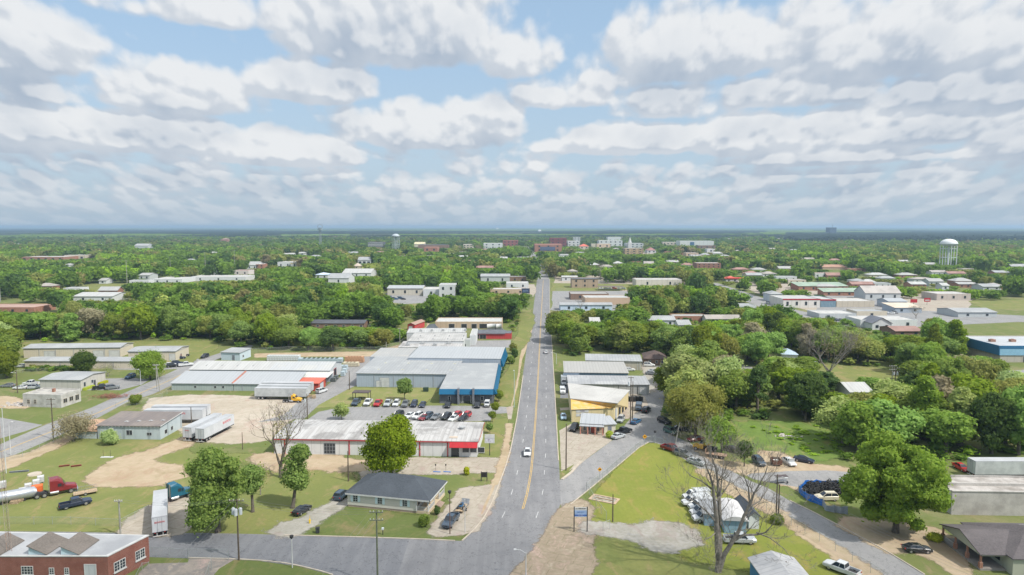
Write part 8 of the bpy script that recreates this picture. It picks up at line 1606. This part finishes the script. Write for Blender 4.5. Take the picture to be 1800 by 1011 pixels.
def hero_bare():
    D = G(1262,1005).y; x0 = 1262; r = empty('bare_tree', G(1262,1005),0, 'very large leafless tree with forked trunk in the right foreground beside the service trucks', 'bare tree'); rn = random.Random(2); mb = MB()
    def P(px, py, dy=0.): return Vector(((px - x0) * D / F, dy, top_z(px, py, D)))
    limbs = [([(1262,1006),(1261,970),(1258,935),(1256,905),(1252,880),(1248,852),(1243,836),(1236,822),(1232,806)], .62,.05,0),([(1264,1000),(1265,950),(1264,905),(1262,875),(1261,850),(1258,828),(1250,808),(1247,796)], .5,.05,.8),
             ([(1264,1002),(1272,975),(1284,955),(1297,932),(1305,905),(1315,884),(1320,866),(1328,850),(1338,830),(1341,815)], .48,.05,-.4),([(1285,953),(1305,939),(1328,936),(1340,930),(1348,916),(1352,900)], .26,.04,-.9),([(1256,918),(1240,900),(1222,884),(1206,872),(1192,866)], .2,.03,-.8),
             ([(1330,936),(1350,940),(1368,950),(1376,960)], .14,.03,-1.6),([(1256,880),(1270,868),(1284,856),(1292,842)], .2,.04,.9),([(1316,884),(1314,858),(1306,838),(1303,826)], .17,.03,.3),([(1262,880),(1268,850),(1276,830),(1284,818)], .17,.03,1.6),([(1257,935),(1243,938),(1228,932),(1218,926)], .12,.03,-1.8),([(1318,890),(1338,884),(1356,870),(1366,858)], .16,.03,1.2),([(1250,862),(1232,850),(1214,845),(1204,836)], .16,.03,1.3),([(1262,940),(1258,956),(1246,966),(1238,966)], .08,.02,-1.5)]
    for pts, ra, rb, bend in limbs:
        n = len(pts); q = [P(x, y, bend * 3 * (i / (n - 1)) ** 1.3) for i, (x, y) in enumerate(pts)]
        rs_ = [ra + (rb - ra) * (i / (n - 1)) ** .8 for i in range(n)]; mb.tube(q, rs_, 10 if ra > .3 else 7)
        for i in range(2 if ra > .3 else 1, n):
            for s in range(2 if i < n - 1 else 3):
                a = Vector((rn.uniform(-1,1), rn.uniform(-1,1), rn.uniform(-.3,1))).normalized(); d = ((q[i] - q[i - 1]).normalized() * .7 + a).normalized(); twigs(mb, q[i].copy(), d, rn.uniform(1.6,3.3), min(.09, rs_[i] * .5),3, rn, 3,.12,.8,.013)
    link(bpy.data.objects.new('trunk', mb.mesh('trunk', M('lichen bark', (.25,.225,.19),(.13,.115,.10),2.2,.95, detail=8))), r)
hero_bare()
# ---- where woods stand -------------------------------------------------------
rs = np.random.RandomState(3)
WOODS = [[(-80,560),(-80,603),(45,604),(160,605),(300,603),(378,601),(440,616),(640,617),(672,613),(712,598),(738,572),(790,560),(930,560),(928,548),(-80,548)],
         [(975,604),(985,630),(1012,626),(1028,620),(1130,621),(1150,632),(1176,640),(1172,672),(1160,690),(1172,735),(1190,748),(1225,765),(1240,758),(1290,743),(1350,740),(1440,743),(1480,775),(1484,828),(1530,850),(1625,850),(1665,838),(1690,815),(1800,806),(1900,806),(1900,716),(1780,702),(1752,680),(1740,652),(1690,636),(1640,590),(1560,583),(1400,562),(1300,548),(1230,540),(1110,548),(985,560)],
         [(-80,600),(0,602),(32,640),(24,658),(-80,662)], [(855,560),(935,560),(925,596),(905,598),(900,575),(860,566)], [(745,560),(855,560),(855,548),(745,548)]]
WP = [[tuple(G(*p).xy) for p in w] for w in WOODS]
def pip(X, Y, P):
    c = np.zeros(len(X), bool); j = len(P) - 1
    for i in range(len(P)):
        (xi, yi),(xj, yj) = P[i], P[j]; hit = ((yi > Y) != (yj > Y)) & (X < (xj - xi) * (Y - yi) / ((yj - yi) or 1e-9) + xi); c ^= hit; j = i
    return c
def grow(P, m):
    cx = sum(p[0] for p in P) / len(P); cy = sum(p[1] for p in P) / len(P); return [(p[0] + m * np.sign(p[0] - cx), p[1] + m * np.sign(p[1] - cy)) for p in P]
def vnoise(X, Y, sc, seed):
    g = np.random.RandomState(seed).rand(256,256); x, y = X / sc, Y / sc; xi, yi = np.floor(x).astype(int), np.floor(y).astype(int); fx, fy = x - xi, y - yi; fx, fy = fx * fx * (3 - 2 * fx), fy * fy * (3 - 2 * fy)
    a = g[xi % 256, yi % 256]; b = g[(xi + 1) % 256, yi % 256]; c = g[xi % 256,(yi + 1) % 256]; d = g[(xi + 1) % 256,(yi + 1) % 256]; return (a * (1 - fx) + b * fx) * (1 - fy) + (c * (1 - fx) + d * fx) * fy
def cand(d0, d1, sp):
    X, Y = [], []
    ys = np.arange(d0, d1, sp)
    for y in ys: w = y * .80; x = np.arange(-w, w, sp); X.append(x); Y.append(np.full(len(x), y))
    X, Y = np.concatenate(X), np.concatenate(Y); return X + rs.uniform(-.42,.42, len(X)) * sp, Y + rs.uniform(-.42,.42, len(X)) * sp
def roadx(Y):
    pts = [(p.y, p.x) for p in (G(*q) for q in mid[::-1])] + [(p.y, p.x) for p in fc[1:]]; ys, xs = zip(*pts); return np.interp(Y, ys, xs)
def cull(X, Y, Hh, Wd, near=False, hmin=3.2):
    ok = np.ones(len(X), bool); D = Y
    for P in FOOT: ok &= ~pip(X, Y, grow(P, 3.5))
    for P in SHEETS:
        if len(P) < 60: ok &= ~pip(X, Y, P)
    ok &= (np.abs(X - roadx(Y)) > 7.2 + Wd * np.where((Y < 320) & (X < 0),.3,.14)) | (Y > 2400)
    if near: m = np.zeros(len(X), bool); [m.__ior__(pip(X, Y, P)) for P in WP]; ok &= m
    PXx = 900 + X / Y * F; hp = Wd / 2 / Y * F; hm = np.full(len(X),99.)
    for (a, b, Db, zl) in OBST:
        s = (PXx + hp * .8 > a) & (PXx - hp * .8 < b) & (Y < Db); hm = np.where(s, np.minimum(hm, 58 - (58 - zl) * Y / Db), hm)
    for (pa, ya, pb, yb_) in ((1245,500,1400,552),(1400,552,1500,566),(1690,535,1800,535),(560,575,640,570),(1420,655,1612,678),(1283,654,1350,658),(921,434,937,452),(937,452,950,470),(680,540,750,535),(1758,690,1800,700)):
        Da, Db = G(pa, ya).y, G(pb, yb_).y; s = (PXx > pa) & (PXx < pb) & (Y < max(Da, Db)); Dl = Da + (Db - Da) * (PXx - pa) / (pb - pa); hm = np.where(s & (Y < Dl), np.minimum(hm, np.maximum(0,58 - 56.5 * Y / np.maximum(Dl, 1))), hm)
    sc = np.minimum(1, hm / Hh); ok &= (Hh * sc > hmin) & (sc > .22) & (PXx > -90) & (PXx < 1890); return ok, Hh * sc, Wd * (.4 + .6 * sc)
TONES = ['bright', 'mid', 'dark', 'olive', 'pale', 'russet', 'grey']
# individuals
X, Y = cand(168,520,10.2); Hh = rs.uniform(11.5,19, len(X)); Wd = rs.uniform(12.5,20, len(X)); ok, Hh, Wd = cull(X, Y, Hh, Wd, True); X, Y, Hh, Wd = X[ok], Y[ok], Hh[ok], Wd[ok]
keep = np.ones(len(X), bool)
for (tx, ty) in TREES: keep &= np.hypot(X - tx, Y - ty) > 6
X, Y, Hh, Wd = X[keep], Y[keep], Hh[keep], Wd[keep]; o_ = np.argsort(Y - Hh * 2); X, Y, Hh, Wd = X[o_], Y[o_], Hh[o_], Wd[o_]
NI = 300 - len(TREES) - 8; IX = list(zip(X[:NI], Y[:NI], Hh[:NI], Wd[:NI])); REST = (X[NI:], Y[NI:], Hh[NI:], Wd[NI:])
word = dict(bright='bright green', mid='mid green', dark='dark green', olive='olive green', pale='pale green', russet='russet tinged', grey='greyish'); form = dict(broad='rounded', tall='upright', airy='loose', pine='slim')
rows = []
for (x, y, h, w) in IX:
    t = TONES[rs.choice(7, p=[.30,.34,.10,.10,.11,.01,.04])]; f = 'tall' if (h > 13.5 and rs.rand() < .35) else 'airy' if t in ('grey', 'pale') and rs.rand() < .7 else 'pine' if (t == 'dark' and rs.rand() < .3) else 'broad'
    px, py = PX(x, y, 0); best = min(LM, key=lambda L: hypot(L[1] - x, L[2] - y)); dx, dy = x - best[1], y - best[2]
    rel = ('behind' if dy > 0 else 'in front of') if abs(dy) > abs(dx) else ('right of' if dx > 0 else 'left of'); rows.append([x, y, h, w, t, f, rel, best[0], px])
grp = {}
for r_ in rows: grp.setdefault((r_[4], r_[5], r_[6], r_[7]), []).append(r_)
for key, L in grp.items():
    L.sort(key=lambda r_: r_[8]); n = len(L)
    for i, (x, y, h, w, t, f, rel, lmn, px) in enumerate(L):
        o = '' if n == 1 else (orank(i, n) + ' of the ' if i < 7 else orank(i, n) + ' of the ')
        lab = (f'the only {word[t]} {form[f]} tree {rel} {lmn}' if n == 1 else f'{orank(i, n)} of {n} {word[t]} {form[f]} trees {rel} {lmn}')
        nvar = {'broad': 6, 'tall': 3, 'airy': 2, 'pine': 2}[f]
        if f == 'tall': w *= .72
        if f == 'pine': w *= .62; h *= 1.1
        tree((f, rs.randint(nvar)), t, x, y, h, w, lab, 'trees in the woods', name='pine_tree' if f == 'pine' else 'broadleaf_tree')
# the mass of more distant woods ------------------------------------------------
TC = {'bright': (0.259,0.407,0.0293), 'mid': (0.163,0.266,0.0346), 'dark': (0.0865,0.158,0.0319), 'olive': (0.258,0.281,0.066), 'pale': (0.304,0.357,0.0798), 'russet': (0.258,0.234,0.084), 'grey': (0.347,0.295,0.146)}
TCa = np.array([TC[t] for t in TONES])
def lod(n, seed, **k): return [crown(seed + i, **k)[:2] for i in range(n)]
LOD = [lod(4,200, h=12., w=11., nl=22, ncard=1300, cs=.6, core=1, base=.05), lod(5,220, h=12., w=11., nl=12, ncard=260, cs=1.0, core=1, base=.05, corer=.85), lod(5,240, h=12., w=11., nl=6, ncard=70, cs=1.5, core=1, base=.0, corer=.95), lod(5,260, h=12., w=11., nl=5, ncard=20, cs=2.1, core=1, base=.0, corer=1.0)]
VV, QQ, TT, off = [], [], [], 0
def bake(X, Y, Hh, Wd, lodi, tone=None):
    global off
    tn = vnoise(X, Y, 60,5) * .6 + rs.rand(len(X)) * .4; cum = np.array([.20,.58,.68,.86,.95,.98,1.01]); order = [0,1,2,3,4,5,6]
    ti = np.searchsorted(cum, np.clip((tn - .12) / .76,0,1)); ti = ti if tone is None else ti * 0 + tone; var = rs.randint(len(LOD[lodi]), size=len(X))
    for v in range(len(LOD[lodi])):
        s = var == v; V, Q = LOD[lodi][v]; n = s.sum()
        if not n: continue
        a = rs.uniform(0,6.28, n); ca, sa = np.cos(a)[:, None], np.sin(a)[:, None]; k = (Wd[s] / 11)[:, None]
        vx = (V[None, :, 0] * ca - V[None, :, 1] * sa) * k + X[s][:, None]; vy = (V[None, :, 0] * sa + V[None, :, 1] * ca) * k + Y[s][:, None]; vz = V[None, :, 2] * (Hh[s] / 12)[:, None]
        VV.append(np.stack([vx, vy, vz], -1).reshape(-1,3)); m = len(V); QQ.append((Q[None] + (off + np.arange(n) * m)[:, None, None]).reshape(-1,4)); off += n * m
        c = TCa[ti[s]] * rs.uniform(.75,1.25,(n, 1)) * np.clip(1.1 - (Y[s] / 6000),.72,1)[:, None]; dk = ((X[s] / Y[s] * F + 900 > 1380) & (Y[s] > 2300) & (Y[s] < 5000))[:, None]; c = np.where(dk, c * .0 + np.array([.022,.042,.02]), c); TT.append(np.repeat(c, m, 0))  # right far belt: cloud shade put into the leaf colour
bake(*REST, 0)
def belt(d0, d1, sp, l, h=(9,16), w=(10,15), dens=.85):
    X, Y = cand(d0, d1, sp); px = 900 + X / Y * F
    dn = np.full(len(X), dens); town = (px > 985) & (Y > 520) & (Y < 880) | (px > 1290) & (px < 1700) & (Y > 560) & (Y < 700); dn = np.where(town, .6, dn); dn = np.where((vnoise(X, Y, 130,9) > .74), dn * .35, dn)
    s = rs.rand(len(X)) < dn; X, Y = X[s], Y[s]; Hh = rs.uniform(*h, len(X)); Wd = rs.uniform(*w, len(X)); ok, Hh, Wd = cull(X, Y, Hh, Wd); bake(X[ok], Y[ok], Hh[ok], Wd[ok], l)
belt(521,820,11.5,1, w=(13,21), h=(12,19)); belt(820,1500,13.5,2, w=(15,23), h=(12,19)); belt(1500,3300,20,3, w=(18,30), h=(9,18), dens=.92)
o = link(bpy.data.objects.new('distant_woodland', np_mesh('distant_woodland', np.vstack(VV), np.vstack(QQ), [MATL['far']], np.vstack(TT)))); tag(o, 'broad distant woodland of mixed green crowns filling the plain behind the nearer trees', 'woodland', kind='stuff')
print('woodland quads', len(o.data.polygons)); VV, QQ, TT, off = [], [], [], 0
# canopy to the horizon
na, nr = 620,420; A_ = np.linspace(-.74,.74, na); Rr = 3100 * (25500 / 3100) ** (np.linspace(0,1, nr)); Yg = np.repeat(Rr[:, None], na, 1); Xg = Yg * np.tan(A_)[None]
fl_ = Xg.ravel(), Yg.ravel(); z = 9 + 5 * vnoise(*fl_, 24,1) + 4 * vnoise(*fl_, 60,2) + 5 * vnoise(*fl_, 400,3); clr = vnoise(*fl_, 900,12) * .6 + vnoise(*fl_, 260,14) * .4; field = (clr > .66); z = np.where(field, .6, z); z[:na] = 0
tt = TCa[1][None] * (.5 + .9 * vnoise(*fl_, 70,7)[:, None]); pxx = 900 + fl_[0] / fl_[1] * F; D_ = fl_[1]
dk = ((pxx < 1300 + 60 * vnoise(*fl_, 300,8)) & (D_ > 3900) & (D_ < 7000)) | ((pxx > 1380) & (D_ < 5200)) | (vnoise(*fl_, 1500,21) > .62); tt = np.where(dk[:, None], np.array([[.022,.042,.02]]), tt); tt = np.where(field[:, None], np.array([[.17,.19,.09]]), tt)  # dark belts: far cloud shade painted into the canopy colour
I = np.arange(na * nr).reshape(nr, na); Q = np.stack([I[:-1, :-1], I[:-1,1:], I[1:, 1:], I[1:, :-1]], -1).reshape(-1,4)
o = link(bpy.data.objects.new('far_forest', np_mesh('far_forest', np.stack([fl_[0], fl_[1], z], -1), Q, [MATL['far']], tt))); tag(o, 'flat forest reaching to the horizon in light belts and dark belts of painted cloud shade', 'forest', kind='stuff')
# undergrowth along the wood edges and in the weedy field
X, Y = cand(165,440,4.6); m = np.zeros(len(X), bool); [m.__ior__(pip(X, Y, P)) for P in WP]; m &= rs.rand(len(X)) < .5; X, Y = X[m], Y[m]; Hh = rs.uniform(1.2,3.6, len(X)); Wd = rs.uniform(2.5,5, len(X)); ok, Hh, Wd = cull(X, Y, Hh, Wd, True, .8)
VV, QQ, TT, off = [], [], [], 0; LOD.append(lod(3,280, h=12., w=11., nl=5, ncard=70, cs=1.6, core=1, base=0., corer=.8)); bake(X[ok], Y[ok], Hh[ok], Wd[ok], 4)
Pw = [tuple(G(*p).xy) for p in ((1300,748),(1440,748),(1480,770),(1478,806),(1440,806),(1370,775))]; X, Y = cand(165,215,1.5); m = pip(X, Y, Pw) & (rs.rand(len(X)) < .22); X, Y = X[m], Y[m]; bake(X, Y, rs.uniform(.2,.6, len(X)), rs.uniform(1,2.4, len(X)),4,0)
Pw = [tuple(G(*p).xy) for p in ((60,650),(130,652),(130,644),(60,646))]; X, Y = cand(250,300,2); m = pip(X, Y, grow(Pw, 2)); X, Y = X[m], Y[m]; bake(X, Y, rs.uniform(1,2., len(X)), rs.uniform(2,4, len(X)),4)
o = link(bpy.data.objects.new('undergrowth', np_mesh('undergrowth', np.vstack(VV), np.vstack(QQ), [MATL['far']], np.vstack(TT)))); tag(o, 'low undergrowth at the wood edges and tall weeds in the field', 'undergrowth', kind='stuff')
# heap of reddish cut branches
p = G(196,699); t = empty('brush_pile', p, 0, 'long heap of reddish brown cut branches beside the left street', 'brush pile'); mb = MB(); rn = random.Random(8)
for k in range(240): q = Vector((rn.gauss(0,2.9), rn.gauss(0,1.), rn.uniform(.05,1.1))); d = Vector((rn.uniform(-1,1), rn.uniform(-.7,.7), rn.uniform(-.3,.4))).normalized(); mb.tube([q, q + d * rn.uniform(.6,1.8)], .05,3)
mb.build('branches', M('red brown twigs', (.30,.13,.09),(.2,.09,.07),3.), t)
# an unseen cloud added above and behind the camera: its thin shade lies over the nearest streets
rn = random.Random(6); mb = MB(); cv, cq = CS[4]; kz = 950 / SZ
for k in range(46):
    gx, gy = rn.uniform(-150,110),96 - 130 * rn.random() ** 1.3; r_ = rn.uniform(38,50) if k > 5 else 52
    if gx > 10: gy -= 16
    v = cv * np.array([r_, r_, 16]) * np.array([rn.uniform(.9,1.2), rn.uniform(.8,1.1),1]) * (1 + .12 * np.sin(cv[:, :1] * 7 + k)) + np.array([gx + SX * kz, gy + SY * kz, 950 + rn.uniform(-8,20)]); mb.add(v.tolist(), cq.tolist())
cm_, t = _mat('cloud vapour'); t.n('ShaderNodeOutputMaterial', {0: t.n('ShaderNodeMixShader', {0: .06,1: t.n('ShaderNodeBsdfTransparent').outputs[0], 2: t.n('ShaderNodeBsdfTranslucent', {0: (.9,.9,.92,1)}).outputs[0]}).outputs[0]})
tag(mb.build('cloud', cm_, None, True), 'thin unseen cloud added to shade the nearest streets', 'cloud', kind='stuff')
# ---------------------------------------------------------------- the air
mb = MB(); mb.box(-26500,26500,-160,26400,-1,76); hz = mb.build('haze', None)
hm_ = bpy.data.materials.new('haze air'); hm_.use_nodes = True; t = NT(hm_.node_tree); v = t.n('ShaderNodeVolumePrincipled', {'Color': (.50,.69,.88,1), 'Density': 1.2e-4, 'Anisotropy': .2}); ot = t.n('ShaderNodeOutputMaterial'); t.t.links.new(v.outputs[0], ot.inputs['Volume'])
hz.data.materials.clear(); hz.data.materials.append(hm_); tag(hz, 'pale even haze lying over the whole plain', 'haze', kind='stuff')
